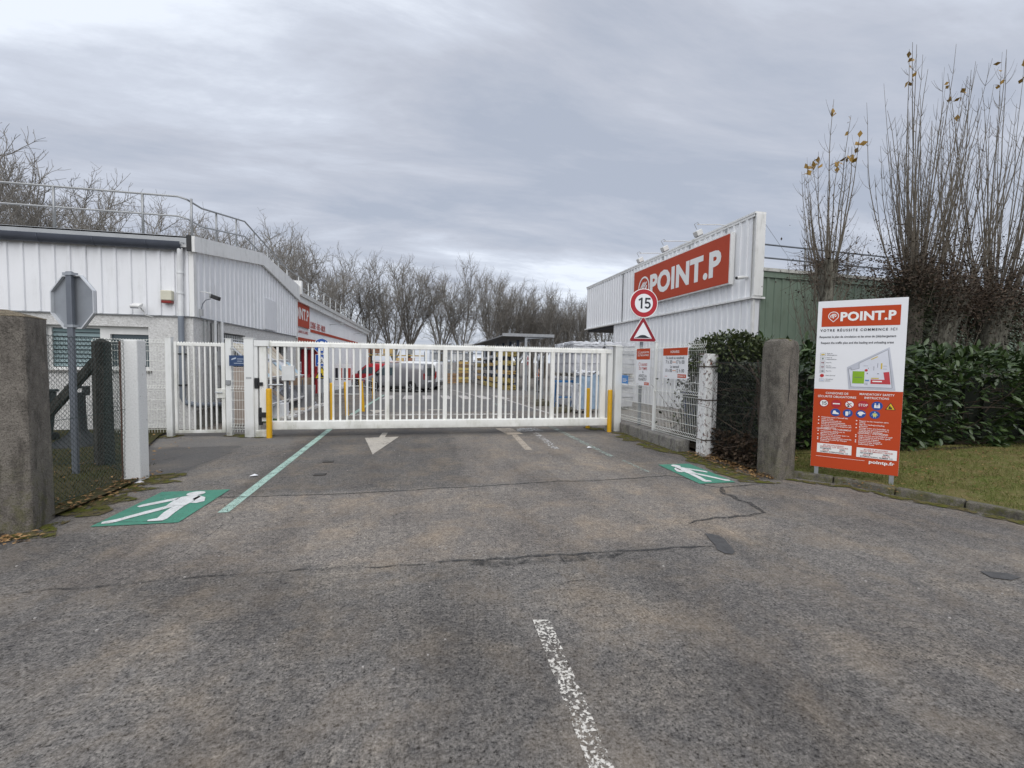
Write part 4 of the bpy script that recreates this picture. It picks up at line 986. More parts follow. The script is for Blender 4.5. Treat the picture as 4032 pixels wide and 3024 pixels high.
def speed_sign():
    S = thing('speed_sign', (5.0,9.35,0), 'round speed limit sign above a triangular bump sign on a grey pole', 'road sign')
    x, y = 4.98, 9.35; ux, uy = (.995,-.10,0), (0,0,1); n = Vector((-.10,-.995,0))
    MB().tube([(x,y+.05,0),(x,y+.05,3.38)], .04, 10).build('pole', GREYP, S, smooth=True)
    c = Vector((x,y,3.06)); d = MB(); disc(d, c, ux, uy, .335); e = MB().prism([(.335*math.cos(2*math.pi*i/40), .335*math.sin(2*math.pi*i/40)) for i in range(40)], c, ux, uy, -n*.025)
    pl = e.build('disc', LETW, S)
    m = MB(); disc(m, c+n*.002, ux, uy, .318, 40, .215); m.build('red_ring', M('ring_red',(.40,.012,.022),.4), pl)
    m = MB(); disc(m, c+n*.001, ux, uy, .214); m.build('white_face', WPANEL, pl)
    m = MB(); digits15(m, c+n*.003, ux, uy, .25); m.build('lettering', LETK, pl)
    c = Vector((x,y,2.375)); tr = MB().prism(rtri(.40,.045), c-n*-.0, ux, uy, -n*.025).build('triangle', LETW, S)
    o, i = rtri(.385,.035), rtri(.255,.012); m = MB()
    for k in range(len(o)):
        j = (k+1) % len(o); m.poly([c+n*.002+Vector(ux)*p[0]+Vector(uy)*p[1] for p in (o[k],o[j],i[j],i[k])])
    m.build('red_border', M('ring_dark_red',(.26,.01,.022),.4), tr)
    m = MB(); m.poly([c+n*.001+Vector(ux)*p[0]+Vector(uy)*p[1] for p in i]); m.build('white_face', WPANEL, tr)
    m = MB(); m.poly([c+n*.003+Vector(ux)*a+Vector(uy)*b for a, b in [(-.19,-.105),(-.15,-.10),(-.10,-.075),(-.055,-.05),(0,-.042),(.055,-.05),(.10,-.075),(.15,-.10),(.19,-.105),(.19,-.115),(-.19,-.115)][::-1]]); m.build('bump_symbol', LETK, tr)
    for z in (3.2,2.9,2.5,2.3): MB().box(x-.05,x+.05,y+.02,y+.09,z,z+.03).build('clamp', GALV, S)
speed_sign()

def stop_sign_back():
    S = thing('stop_sign', (-4.60,6.95,0), 'bare grey back of an octagonal sign on a flat grey pole, left lawn', 'road sign')
    x, y = -4.62, 6.95; f = Vector((.36,.933,0)); ux = Vector((.933,-.36,0)); uy = Vector((0,0,1)); c = Vector((x,y,2.36))
    ro = .385
    octo = [(ro*math.cos(R(22.5+45*k)), ro*math.sin(R(22.5+45*k))) for k in range(8)]
    pl = MB().prism(octo, c+f*.05, ux, uy, f*.006).build('plate', M('sign_back',(.30,.32,.345),.45,.4,var=.12), S)
    rim = MB(); ri = [(p[0]*.955,p[1]*.955) for p in octo]
    for k in range(8):
        j = (k+1) % 8; A = [c+f*.05+ux*p[0]+uy*p[1] for p in (octo[k],octo[j])]; B = [c+f*.05+ux*p[0]+uy*p[1] for p in (ri[k],ri[j])]; b = -f*.035
        rim.add([A[0],A[1],A[1]+b,A[0]+b,B[0],B[1],B[1]+b,B[0]+b], [(0,1,2,3),(5,4,7,6),(3,2,6,7)])
    rim.build('rim', M('rim_light',(.62,.64,.66),.4,.3), S)
    MB().prism([(-.045,-.02),(.045,-.02),(.045,.02),(-.045,.02)], (x,y,0), ux, f, (0,0,2.76)).build('pole', M('pole_grey',(.17,.185,.21),.45,.5,var=.1), S, bev=.008)
    for z in (2.71,2.02): MB().prism([(-.075,-.032),(.075,-.032),(.075,.05),(-.075,.05)], (x,y,z), ux, f, (0,0,.035)).build('clamp', GALV, S)
stop_sign_back()

# ------------------------------------------------------------------ traffic plan board
def info_board():
    A, B = Vector((5.615,5.38,0)), Vector((6.29,4.67,0)); u = (B-A).normalized(); w = (B-A).length; n = Vector((u.y,-u.x,0)); n = -n if n.y > 0 else n
    S = thing('info_board', ((A.x+B.x)/2,(A.y+B.y)/2,0), 'tall red and white site safety board with traffic plan on two short legs', 'sign')
    uz = Vector((0,0,1)); z0, z1 = .20, 2.60; zr = 1.34
    Q = lambda s, z, d=0: A+u*s+uz*z+n*d
    def rect(s0, s1, a, b, d, mat, name, parent): 
        m = MB(); m.poly([Q(s0,a,d),Q(s1,a,d),Q(s1,b,d),Q(s0,b,d)]); return m.build(name, mat, parent)
    MB().prism([(0,z0),(w,z0),(w,z1),(0,z1)], A, u, uz, -n*.012).build('board', WPANEL, S)
    for s in (.05,w-.09): MB().prism([(0,0),(.05,0),(.05,2.3),(0,2.3)], A+u*s-n*.013, u, uz, -n*.05).build('leg', GALV, S)
    rect(.001,w-.001,z0+.001,zr,.002,REDB,'red_field',S)
    K, T = 'c', .004
    ban = rect(.05,w-.07,2.235,2.505,.002,REDB,'name_banner',S)
    def tx(parent, mat, items, d=T, name='lettering'):
        for s, z, st, h, wd, al, bo in items:
            m = MB(); text(m, st, Q(s,z,d), u, uz, h, wd, al, bo); m.build(name, mat, parent)
    m = MB(); text(m,'POINT.P',Q(.565,2.315,T),u,uz,.115,.60,bold=.04); m.build('lettering', LETW, ban); m = MB(); logo(m,Q(.185,2.385,T),u,uz,.062); m.build('emblem', LETW, ban)
    m = MB(); text(m, 'VOTRE RÉUSSITE COMMENCE ICI', Q(.46,2.165,T), u, uz, .034, .84, 'c', .02, 1.35); m.build('lettering', LETK, S)
    tx(S, LETK, [(.455,2.075,'Respectez le plan de circulation et les aires de (dé)chargement',.030,.84,'c',.012),(.455,1.99,'Respect the traffic plan and the loading and unloading areas',.030,.80,'c',.012)])
    # key
    ky = [(1.835,'Zone de','(dé)chargement'),(1.775,'Point de','rassemblement'),(1.715,'Flux P.L.',''),(1.655,'Flux P.L.','marche arrière'),(1.595,'Flux V.L.',''),(1.53,"Point d'accueil",''),(1.465,'Circulation','piétons')]
    it = []
    for k, (z, a, b) in enumerate(ky):
        it.append((.13,z+(.012 if b else 0),a,.013,None,'l',.01))
        if b: it.append((.13,z-.012,b,.013,None,'l',.01))
        if k != 5:
            m = MB()
            for s0, s1, c, d in ((.055,.115,z-.02,z-.017),(.055,.115,z+.022,z+.025),(.055,.058,z-.017,z+.022),(.112,.115,z-.017,z+.022)): m.poly([Q(s0,c,T),Q(s1,c,T),Q(s1,d,T),Q(s0,d,T)])
            m.build('key_frame', M('print_grey',(.30,.31,.34)), S)
    tx(S, LETK, it)
    rect(.066,.104,1.828,1.845,T,M('print_yellow',(.62,.46,.06)),'key_symbol',S); rect(.075,.095,1.768,1.788,T,M('print_green',(.18,.24,.20)),'key_symbol',S)
    for z, mt in ((1.717,M('print_wine',(.20,.02,.04))),(1.657,M('print_wine')),(1.597,LETK)): 
        m = MB(); m.poly([Q(.066,z-.004,T),Q(.09,z-.004,T),Q(.09,z-.011,T),Q(.106,z+.001,T),Q(.09,z+.013,T),Q(.09,z+.006,T),Q(.066,z+.006,T)]); m.build('key_symbol', mt, S)
    m = MB(); disc(m, Q(.085,1.533,T), u, uz, .024, 20); m.build('key_symbol', M('print_red',(.50,.03,.03)), S)
    rect(.064,.106,1.464,1.470,T,M('print_blue',(.12,.24,.50)),'key_symbol',S)
    # site plan
    pl = lambda pts, d, mat, nm: (lambda m: (m.poly([Q(a,b,d) for a,b in pts]), m.build(nm, mat, S)))(MB())
    pl([(.40,1.355),(.90,1.355),(.815,1.94),(.37,1.66)], .003, M('plan_pale',(.52,.54,.60)), 'site_plan')
    pl([(.425,1.385),(.865,1.385),(.80,1.905),(.50,1.715),(.505,1.645),(.42,1.62),(.385,1.635)], .004, M('plan_light',(.66,.68,.74)), 'site_plan')
    m = MB(); out = [(.425,1.385),(.865,1.385),(.80,1.905),(.50,1.715),(.505,1.645),(.42,1.62),(.412,1.655),(.385,1.635)]
    for (a,b),(c,d) in zip(out, out[1:]+out[:1]):
        e = Vector((c-a,d-b)).normalized(); q = Vector((-e.y,e.x))*.003; m.poly([Q(a-q.x,b-q.y,.005),Q(c-q.x,d-q.y,.005),Q(c+q.x,d+q.y,.005),Q(a+q.x,b+q.y,.005)])
    m.build('plan_outline', M('print_grey'), S)
    pl([(.435,1.435),(.565,1.435),(.565,1.605),(.435,1.605)], .0055, M('plan_green',(.23,.42,.02)), 'plan_building')
    rd = M('plan_red',(.52,.05,.06))
    pl([(.635,1.435),(.845,1.435),(.825,1.605),(.765,1.595),(.782,1.495),(.635,1.495)], .0055, rd, 'plan_building')
    pl([(.655,1.462),(.755,1.462),(.755,1.478),(.655,1.478)], .006, LETW, 'plan_mark')
    m = MB(); disc(m, Q(.582,1.62,.006), u, uz, .017, 16); m.build('plan_mark', M('print_red'), S)
    ye = M('print_yellow')
    pl([(.64,1.505),(.72,1.505),(.72,1.518),(.64,1.518)], .006, ye, 'plan_mark'); pl([(.63,1.765),(.70,1.805),(.695,1.815),(.625,1.775)], .006, ye, 'plan_mark'); pl([(.735,1.64),(.75,1.64),(.75,1.72),(.735,1.72)], .006, ye, 'plan_mark')
    pl([(.575,1.47),(.618,1.47),(.618,1.49),(.575,1.49)], .006, M('print_blue'), 'plan_mark')
    m = MB()
    for a, b, c, d in ((.55,.60,1.68,1.683),(.66,.664,1.62,1.68),(.70,.704,1.66,1.72),(.76,.80,1.68,1.683),(.76,.80,1.64,1.643),(.59,.60,1.57,1.585),(.60,.606,1.64,1.655),(.70,.72,1.572,1.58),(.455,.54,1.518,1.524),(.595,.60,1.415,1.45),(.575,.58,1.415,1.45)): m.poly([Q(a,c,.006),Q(b,c,.006),Q(b,d,.006),Q(a,d,.006)])
    m.build('plan_mark', M('print_dark',(.12,.12,.16)), S)
    # safety rules
    tx(S, LETW, [(.27,1.27,'CONSIGNES DE',.028,.26,'c',.012),(.27,1.22,'SÉCURITÉ OBLIGATOIRES',.028,.44,'c',.012),(.71,1.275,'MANDATORY SAFETY',.028,.37,'c',.012),(.71,1.225,'INSTRUCTIONS',.028,.26,'c',.012)])
    ic = M('icon_blue',(.015,.07,.30)); icr = M('icon_red',(.42,.02,.03))
    def rnd(s, z, r, mat, d=.004, nm='symbol', k=24, rot=0, parent=S):
        m = MB(); c = Q(s,z,d); m.poly([c+u*(r*math.cos(2*math.pi*i/k+rot))+uz*(r*math.sin(2*math.pi*i/k+rot)) for i in range(k)]); return m.build(nm, mat, parent)
    def sh(parent, mat, pts, d=.0055, nm='symbol_mark'):
        m = MB(); [m.poly([Q(a,b,d) for a,b in p]) for p in pts]; return m.build(nm, mat, parent)
    zz = 1.135; a = rnd(.125,zz,.055,icr); rnd(.125,zz,.046,LETW,.005,'symbol_face',parent=a); m = MB(); digits15(m, Q(.125,zz,.0065), u, uz, .05); m.build('lettering', LETK, a)
    a = rnd(.27,zz,.058,icr); sh(a, LETW, [[(.23,zz-.008),(.31,zz-.008),(.31,zz+.008),(.23,zz+.008)]])
    a = rnd(.42,zz,.055,icr); rnd(.42,zz,.046,LETW,.005,'symbol_face',parent=a); sh(a, LETK, [[(.385,zz-.005),(.44,zz+.022),(.442,zz+.015),(.39,zz-.013)],[(.395,zz-.036),(.42,zz-.036),(.415,zz-.012),(.40,zz-.012)]], .0065); sh(a, icr, [[(.388,zz+.03),(.394,zz+.036),(.452,zz-.03),(.446,zz-.036)]], .008)
    a = rnd(.57,zz,.063,icr,k=8,rot=R(22.5)); tx(a, LETW, [(.57,zz-.017,'STOP',.034,.10,'c',.015)], .006)
    a = rnd(.72,zz,.06,ic)
    for s in (.70,.74): rnd(s,zz+.026,.008,LETW,.0055,'symbol_mark',10,parent=a); sh(a, LETW, [[(s-.012,zz-.03),(s+.012,zz-.03),(s+.009,zz+.014),(s-.009,zz+.014)]])
    rnd(.72,zz+.006,.006,LETW,.0055,'symbol_mark',10,parent=a); sh(a, LETW, [[(.713,zz-.03),(.727,zz-.03),(.726,zz-.002),(.714,zz-.002)]])
    a = sh(S, LETK, [[(.805,zz-.045),(.915,zz-.045),(.86,zz+.055)]], .004, 'symbol'); sh(a, M('icon_yellow',(.72,.50,.02)), [[(.817,zz-.039),(.903,zz-.039),(.86,zz+.042)]], .005, 'symbol_face'); sh(a, LETK, [[(.838,zz-.032),(.878,zz-.032),(.876,zz-.012),(.862,zz-.010),(.858,zz+.008),(.846,zz+.008),(.845,zz-.012),(.838,zz-.014)]], .0065)
    zz = 1.01; a = rnd(.265,zz,.056,ic); sh(a, LETW, [[(.228,zz-.022),(.305,zz-.024),(.303,zz-.008),(.275,zz+.004),(.262,zz+.028),(.238,zz+.024),(.236,zz-.002)]])
    a = rnd(.405,zz,.056,ic); sh(a, LETW, [[(.38,zz-.036),(.408,zz-.036),(.412,zz+.006),(.404,zz+.026),(.378,zz+.022)]]); sh(a, M('icon_pale',(.35,.45,.62)), [[(.415,zz-.02),(.435,zz-.005),(.432,zz+.036),(.414,zz+.03)]])
    a = rnd(.55,zz,.056,ic); sh(a, LETW, [[(.512,zz+.0),(.52,zz+.022),(.54,zz+.034),(.565,zz+.033),(.585,zz+.016),(.598,zz+.012),(.596,zz+.004),(.575,zz+.002),(.56,zz-.012),(.56,zz-.026),(.535,zz-.024),(.525,zz-.004)]])
    a = rnd(.70,zz,.056,ic); sh(a, M('icon_vest',(.66,.60,.16)), [[(.682,zz-.024),(.718,zz-.024),(.72,zz+.02),(.68,zz+.02)]]); rnd(.70,zz+.034,.01,M('icon_pale'),.0055,'symbol_mark',10,parent=a); sh(a, M('icon_pale'), [[(.664,zz-.012),(.672,zz-.012),(.682,zz+.016),(.678,zz+.02)],[(.728,zz-.012),(.736,zz-.012),(.722,zz+.02),(.718,zz+.016)],[(.686,zz-.044),(.692,zz-.044),(.695,zz-.024),(.688,zz-.024)],[(.708,zz-.044),(.714,zz-.044),(.712,zz-.024),(.705,zz-.024)]])
    FR = ["Présentez-vous à l'accueil dès",'votre arrivée','Signez le protocole de','chargement/déchargement','Zones de stockage interdites aux','personnes non accompagnées par','un collaborateur','#CHARGEMENT / DÉCHARGEMENT','Uniquement réalisés par le','personnel POINT.P','Moteur arrêté et freins (parc et','remorque) enclenchés','Arrimage du chargement contrôlé','Respect des poids de charges','autorisées']
    EN = ['Report to the reception upon','arrival','Sign the loading/unloading','protocol','Storage areas are forbidden to','persons not accompanied by a','staff POINT.P employee','#LOADING / UNLOADING','Only carried out by POINT.P staff','Engine stopped and brakes (park','and trailers) engaged','Checked load securing','Respect of the weight of','authorized loads']
    for s, L, zt_, dots in ((.085,FR,.925,(0,2,4,8,10,12,13)),(.52,EN,.905,(0,2,4,8,9,11,12))):
        it = []; z = zt_; m = MB()
        for i, l in enumerate(L):
            if l[0] == '#': it.append((s+.17,z,l[1:],.022,.40 if s < .3 else .32,'c',.012)); z -= .030; continue
            it.append((s+.02,z,l,.0175,None,'l',.012))
            if i in dots: disc(m, Q(s-.012,z+.009,T), u, uz, .008, 10)
            z -= .0245
        tx(S, LETW, it); m.build('bullets', LETW, S, kind='stuff')
    for s0, s1, a, b, L in ((.07,.47,.415,.55,['EN CAS D\'ACCIDENT :','PRÉVENIR LES SECOURS','POMPIERS','SAMU','(0)18','(0)15','NUMÉRO INTERNATIONAL 112']),(.525,.955,.405,.54,['IN CASE OF AN ACCIDENT :','NOTIFY THE EMERGENCY SERVICES','FIRE DEPARTMENT','SAMU','(0)18','(0)15','INTERNATIONAL NUMBER 112'])):
        bx = rect(s0,s1,a,b,.004,LETW,'emergency_panel',S); mid = (s0+s1)/2; ww = s1-s0
        tx(bx, LETR, [(mid,b-.03,L[0],.018,ww*.62,'c',.012),(mid,b-.055,L[1],.018,ww*.80,'c',.012),(mid-ww*.24,b-.103,L[4],.018,ww*.18,'c',.012),(mid+ww*.24,b-.103,L[5],.018,ww*.18,'c',.012)], .006)
        tx(bx, LETK, [(mid-ww*.24,b-.08,L[2],.018,ww*.32,'c',.012),(mid+ww*.24,b-.08,L[3],.018,ww*.15,'c',.012),(mid,b-.127,L[6],.018,ww*.8,'c',.012)], .006)
    rect(.06,.62,.358,.362,T,LETW,'rule',S); tx(S, LETW, [(.80,.335,'pointp.fr',.042,.27,'c',.03)])
info_board()

# ------------------------------------------------------------------ vans in the yard
def make_van(lab, paint_mat, loc, rot, sc, glassrear=False, rack=False):
    V = thing('parked_van', (0,0,0), lab, 'van', 'vans parked in the yard')
    L = 4.62
    st = [(0,.80,.86,1.70),(.04,.28,.93,1.84),(.25,.26,.95,1.885),(1.2,.26,.96,1.90),(2.4,.26,.96,1.90),(2.85,.26,.96,1.87),(3.10,.26,.95,1.74),(3.45,.26,.95,1.40),(3.72,.26,.94,1.13),(4.10,.27,.90,1.04),(4.40,.30,.82,.93),(4.56,.36,.70,.80),(4.62,.45,.60,.68)]
    rings = []
    for x, b, w, T in st:
        be = min(1.0, b+(T-b)*.72); half = [(0,b),(w*.90,b),(w,b+.12),(w*1.0,(b+be)/2+.03),(w*.995,be),(w*.95,be+(T-be)*.5),(w*.87,T-(T-be)*.14-.01),(w*.72,T-.012),(0,T)]
        rings.append([(x,y,z) for y, z in half]+[(x,-y,z) for y, z in half[-2:0:-1]])
    n = len(rings[0]); mb = MB(); mb.v = [p for r in rings for p in r]
    for i in range(len(rings)-1):
        for k in range(n): mb.f.append((i*n+k, i*n+(k+1)%n, (i+1)*n+(k+1)%n, (i+1)*n+k))
    mb.f.append(tuple(range(n))[::-1]); mb.f.append(tuple((len(rings)-1)*n+k for k in range(n)))
    mb.build('body', paint_mat, V, smooth=True)
    G = GLASS
    for s in (1,-1):
        y = lambda z: s*(.965-.045*max(0,(z-1.0)/.45)+.004)
        q = [(3.45,1.08),(2.25,1.08),(2.25,1.60),(2.95,1.58)]
        MB().poly([(x,y(z),z) for x, z in (q if s < 0 else q[::-1])]).build('side_window', G, V)
        MB().obox((3.38,s*1.05,1.12),(.05,0,0),(0,.10,0),(0,0,.085)).build('mirror', BLACK, V, bev=.02)
        for x0, x1, z0, z1 in ((2.2,2.215,.35,1.62),(1.0,1.015,.35,1.72),(3.3,3.315,.35,1.05)): MB().box(x0,x1,min(y(.9),y(.9)-s*.01),max(y(.9),y(.9)-s*.01),z0,min(z1,1.0)).build('door_gap', BLACK, V)
        MB().box(.3,4.0,s*.955-.01,s*.955+.012,.27,.38).build('sill', BLACK, V)
        MB().box(-.02,.06,s*.80-.07,s*.80+.07,.85,1.25).build('tail_light', M('tail_red',(.30,.01,.015),.25), V, bev=.015)
        MB().obox((4.42,s*.66,.80),(.12,-s*.03,.02),(0,.10,0),(0,0,.06)).build('headlight', M('head_glass',(.6,.62,.65),.1), V)
        for x in (.86,3.72):
            a = MB(); disc(a,(x,s*.962,.345),(1,0,0),(0,0,1),.40,24); a.build('wheel_arch', BLACK, V)
            w = MB().lathe((0,0,0),[(.20,-.10),(.315,-.10),(.335,-.05),(.335,.05),(.315,.10),(.20,.10)],24).xform(Matrix.Translation((x,s*.88,.335)) @ Matrix.Rotation(R(90),4,'X')).build('wheel', M('tyre',(.018,.018,.018),.85), V, smooth=True)
            r = MB().lathe((0,0,0),[(.215,-.09),(.215,.085),(.19,.10),(.03,.085)],20).xform(Matrix.Translation((x,s*.885,.335)) @ Matrix.Rotation(R(-90*s),4,'X')).build('rim', M('rim_dark',(.07,.07,.075),.4,.5), w, smooth=True)
            for k in range(5):
                t = 2*math.pi*k/5; c = Vector((x,s*.99,.335))
                for e in (-.12,.12):
                    d = Vector((math.cos(t+e),0,math.sin(t+e))); MB().obox(c+d*.115, d*.09, d.cross(Vector((0,1,0)))*.014, (0,.006,0)).build('spoke', M('spoke_alu',(.55,.56,.57),.3,.7), w)
    MB().poly([(3.02,.80,1.70),(3.02,-.80,1.70),(3.74,-.86,1.12),(3.74,.86,1.12)]).xform(Matrix.Translation((.02,0,.02))).build('windscreen', G, V)
    if glassrear:
        for y0, y1 in ((.06,.72),(-.72,-.06)): MB().poly([(.012,y0,1.08),(.012,y1,1.08),(.004,y1*.93,1.60),(.004,y0,1.60)][::-1]).xform(Matrix.Translation((-.03,0,0))).build('rear_window', G, V)
    MB().box(-.03,.03,-.008,.008,.4,1.7).build('door_gap', BLACK, V)
    MB().box(-.10,.10,-.90,.90,.34,.56).build('bumper', M('bumper_grey',(.09,.09,.095),.5), V, bev=.03)
    MB().box(-.015,.05,-.26,.26,.66,.78).build('number_plate', WPANEL, V)
    if rack:
        MB().box(.5,2.6,-.55,.35,1.99,2.12).build('roof_box', TRIMW, V, bev=.01)
        for x in (.7,1.6,2.4): MB().box(x,x+.04,-.8,.8,1.93,1.985).build('roof_bar', GALV, V)
    V.location = loc; V.rotation_euler = (0,0,rot); V.scale = sc; ORG[V.name] = Vector(loc)
    return V
A = R(152)
def carpaint(n, c, metal=.3): return M(n, c, .32, metal, var=.03, coat=.5)
make_van('grey panel van parked across the yard behind the gate', carpaint('van_grey',(.25,.25,.265),.35), (.46,29.8,zt(29.8)), A, (1,1,1), True)
make_van('white van mostly hidden behind the grey van', carpaint('van_white',(.72,.73,.74),0), (1.35,33.4,zt(33.4)), A, (1.05,1.05,1.12))
make_van('red van with white load on its roof behind the grey van', carpaint('van_red',(.42,.012,.02),0), (-1.5,37.3,zt(37.3)), A, (1.05,1.05,1.05), False, True)

# ------------------------------------------------------------------ canopy and cantilever timber racks
def canopy():
    C = thing('open_canopy', (7.8,43,zt(43)), 'grey open-sided steel canopy over the timber racks', 'shelter')
    mt = M('canopy_sheet',(.10,.105,.11),.55,.2)
    n = 36; V = []; F = []
    for i in range(n+1):
        y = 32+22*i/n; z = 3.70+(.05 if i % 2 else 0)
        V += [(5.8,y,z-.05),(7.6,y,z),(9.7,y,z+.02)]
    for i in range(n): F += [(3*i,3*i+1,3*i+4,3*i+3),(3*i+1,3*i+2,3*i+5,3*i+4)]
    np_obj('roof_sheet', V, F, mt, C)
    MB().box(5.75,9.75,31.95,32.03,3.58,3.80).build('front_beam', M('canopy_edge',(.32,.33,.34),.5,.3), C)
    for y in (32.1,39,46,53.5):
        MB().box(7.5,7.68,y,y+.18,zt(y)-.02,3.72).build('column', GALV, C)
        MB().obox((8.6,y+.09,3.55),(1.0,0,.08),(0,.05,0),(0,0,.07)).build('bracket', GALV, C)
    MB().box(5.8,5.85,32.03,54,3.6,3.68).build('edge_beam', M('canopy_edge'), C)
canopy()
WOOD = M('fresh_timber',(.52,.36,.14),.7,var=.2,scale=5,tint=.5); WOODY = M('yellow_timber',(.50,.39,.13),.7,var=.2,tint=.4); WOODB = M('brown_timber',(.26,.16,.08),.75,var=.25,tint=.5)
GREYW = M('grey_timber',(.30,.28,.25),.8,var=.2,tint=.4)
def timber():
    Rk = thing('cantilever_rack', (6.9,44,zt(44)), 'cantilever rack loaded with timber under the canopy', 'rack')
    for y in (33.5,36.5,39.8,43,46.5,50,53):
        z0 = zt(y); MB().box(7.15,7.35,y-.06,y+.06,z0,3.4).build('upright', M('rack_blue',(.05,.07,.11),.5), Rk)
        for lv in (.55,1.25,1.95,2.65): MB().box(6.05,7.15,y-.04,y+.04,z0+lv-.09,z0+lv).build('arm', M('rack_blue'), Rk)
    # bundles: boards stacked with small gaps, a few shapes shared by all
    kinds = []
    for k, (m, bw, bh, nx, nz) in enumerate(((WOODY,.11,.05,8,6),(WOOD,.2,.045,4,5),(WOODB,.15,.07,5,4),(GREYW,.2,.05,4,5),(M('wrapped_timber',(.55,.57,.60),.35),.4,.12,2,2))):
        mb = MB(); r = random.Random(k)
        for i in range(nx):
            for j in range(nz):
                e = r.uniform(-.12,.12); mb.box(-nx*bw/2+i*bw+.004,-nx*bw/2+(i+1)*bw-.004,-2.2+e,2.2+e,j*(bh+.012),j*(bh+.012)+bh)
        me = mb.mesh('timber_bundle'); me.materials.append(m); kinds.append(me)
    r = random.Random(4)
    for y in (35.4,40.2,45.0,50.2):
        for li, lv in enumerate((.06,.57,1.27,1.97,2.67)):
            if r.random() < .16: continue
            o = piece('timber_bundle', kinds[r.choice((0,0,1,2,3,4))], None, (6.6+r.uniform(-.1,.1),y,zt(y)+lv)); tag(o, 'timber bundle on the %s level of the cantilever rack, %s bay from the gate' % (('ground','second','third','fourth','top')[li], {35.4:'first',40.2:'second',45.0:'third',50.2:'last'}[y]), 'timber bundle', 'timber bundles on the cantilever rack')
    S = thing('crate_stack', (4.7,52,zt(52)), 'tall stack of orange-brown timber packs left of the timber racks', 'timber stack')
    for i in range(7):
        z = zt(52)+.05+i*.36; MB().box(4.1,5.3,51.4,52.6,z,z+.30).build('pack', (WOOD,WOODY,WOODB)[i%3], S, bev=.01); MB().box(4.2,4.32,51.4,52.6,z+.302,z+.358).build('spacer', GREYW, S)
timber()
def pallet_mesh():
    mb = MB()
    for i in range(5): mb.box(-.6,.6,-.48+i*.22,-.48+i*.22+.1,.122,.144)
    for x in (-.55,0,.45): mb.box(x,x+.1,-.5,.5,.10,.121)
    for x in (-.55,0,.45):
        for y in (-.48,-.05,.38): mb.box(x,x+.1,y,y+.1,.022,.0995)
    for y in (-.48,-.05,.38): mb.box(-.6,.6,y,y+.1,0,.0215)
    return mb
PAL = pallet_mesh().mesh('pallet'); PAL.materials.append(GREYW)
def storage():
    r = random.Random(9)
    loads = []
    for k, m in enumerate((M('load_brick',(.34,.17,.10),.8,tint=.4),M('load_grey',(.24,.25,.26),.7,tint=.5),M('load_pale',(.55,.56,.56),.5,tint=.4),WOOD,M('load_blueish',(.30,.38,.45),.35,tint=.4),M('load_tan',(.42,.34,.22),.7,tint=.4))):
        mb = MB(); rr = random.Random(k)
        for j in range(4):
            for i in range(3):
                for q in range(2): mb.box(-.58+i*.39,-.58+i*.39+.37,-.46+q*.47,-.46+q*.47+.45,.15+j*.21,.15+j*.21+.19+rr.uniform(-.01,.012))
        me = mb.mesh('pallet_load'); me.materials.append(m); loads.append(me)
    for name, lab, x0, x1, y, lv in (('pallet_rack','long pallet rack with brown loads at the back of the yard, left part',-10.5,.2,57.5,(.0,1.75,3.2)),('pallet_rack','grey pallet rack with crates at the back of the yard, behind the vans',.9,7.6,56.5,(.0,1.35,2.5,3.6))):
        z0 = zt(y); Rk = thing(name, ((x0+x1)/2,y,z0), lab, 'rack'); n = int((x1-x0)/2.7)
        for i in range(n+1):
            x = x0+(x1-x0)*i/n
            for dy in (-.5,.5): MB().box(x-.05,x+.05,y+dy-.04,y+dy+.04,z0,z0+lv[-1]+.5).build('upright', M('rack_grey',(.22,.25,.28),.5), Rk)
        for z in lv[1:]:
            for dy in (-.5,.5): MB().box(x0,x1,y+dy-.03,y+dy+.03,z0+z-.12,z0+z).build('beam', M('rack_beam',(.45,.30,.07),.5) if x0 < 0 else M('rack_grey'), Rk)
        for z in lv:
            x = x0+.75; nth = 0
            while x < x1-.6:
                nth += 1
                if r.random() < .82:
                    P = thing('loaded_pallet', (x,y,z0+z+.005), 'loaded pallet on the %s level of the %s back rack, %s from the left' % (('ground','second','third','top')[lv.index(z)], 'brown' if x0 < 0 else 'grey', ('first','second','third','fourth','fifth','sixth','seventh','eighth')[nth-1]), 'pallet', 'loaded pallets in the back racks')
                    piece('pallet', PAL, P, (x,y,z0+z+.005)); piece('load', loads[r.choice((0,3,5,0,1) if x0 < 0 else (1,2,4,2,1))], P, (x,y,z0+z+.005), scale=(1,1,r.uniform(.7,1.25)))
                x += 1.36
    for x, y, s in ((3.2,48,1.0),(2.0,50,.8)):
        P = thing('crate', (x,y,zt(y)), 'open wooden crate in the yard beyond the vans, %s one' % ('nearer' if y < 49 else 'farther'), 'crate', 'wooden crates in the yard')
        piece('pallet', PAL, P, (x,y,zt(y)))
        for i in range(5):
            for q in ((x-.55,x+.55,y-.5,y-.47),(x-.55,x+.55,y+.47,y+.5),(x-.58,x-.555,y-.5,y+.5),(x+.555,x+.58,y-.5,y+.5)): MB().box(*q,zt(y)+.16+i*.22*s,zt(y)+.16+i*.22*s+.15).build('slat', WOODB, P)
storage()

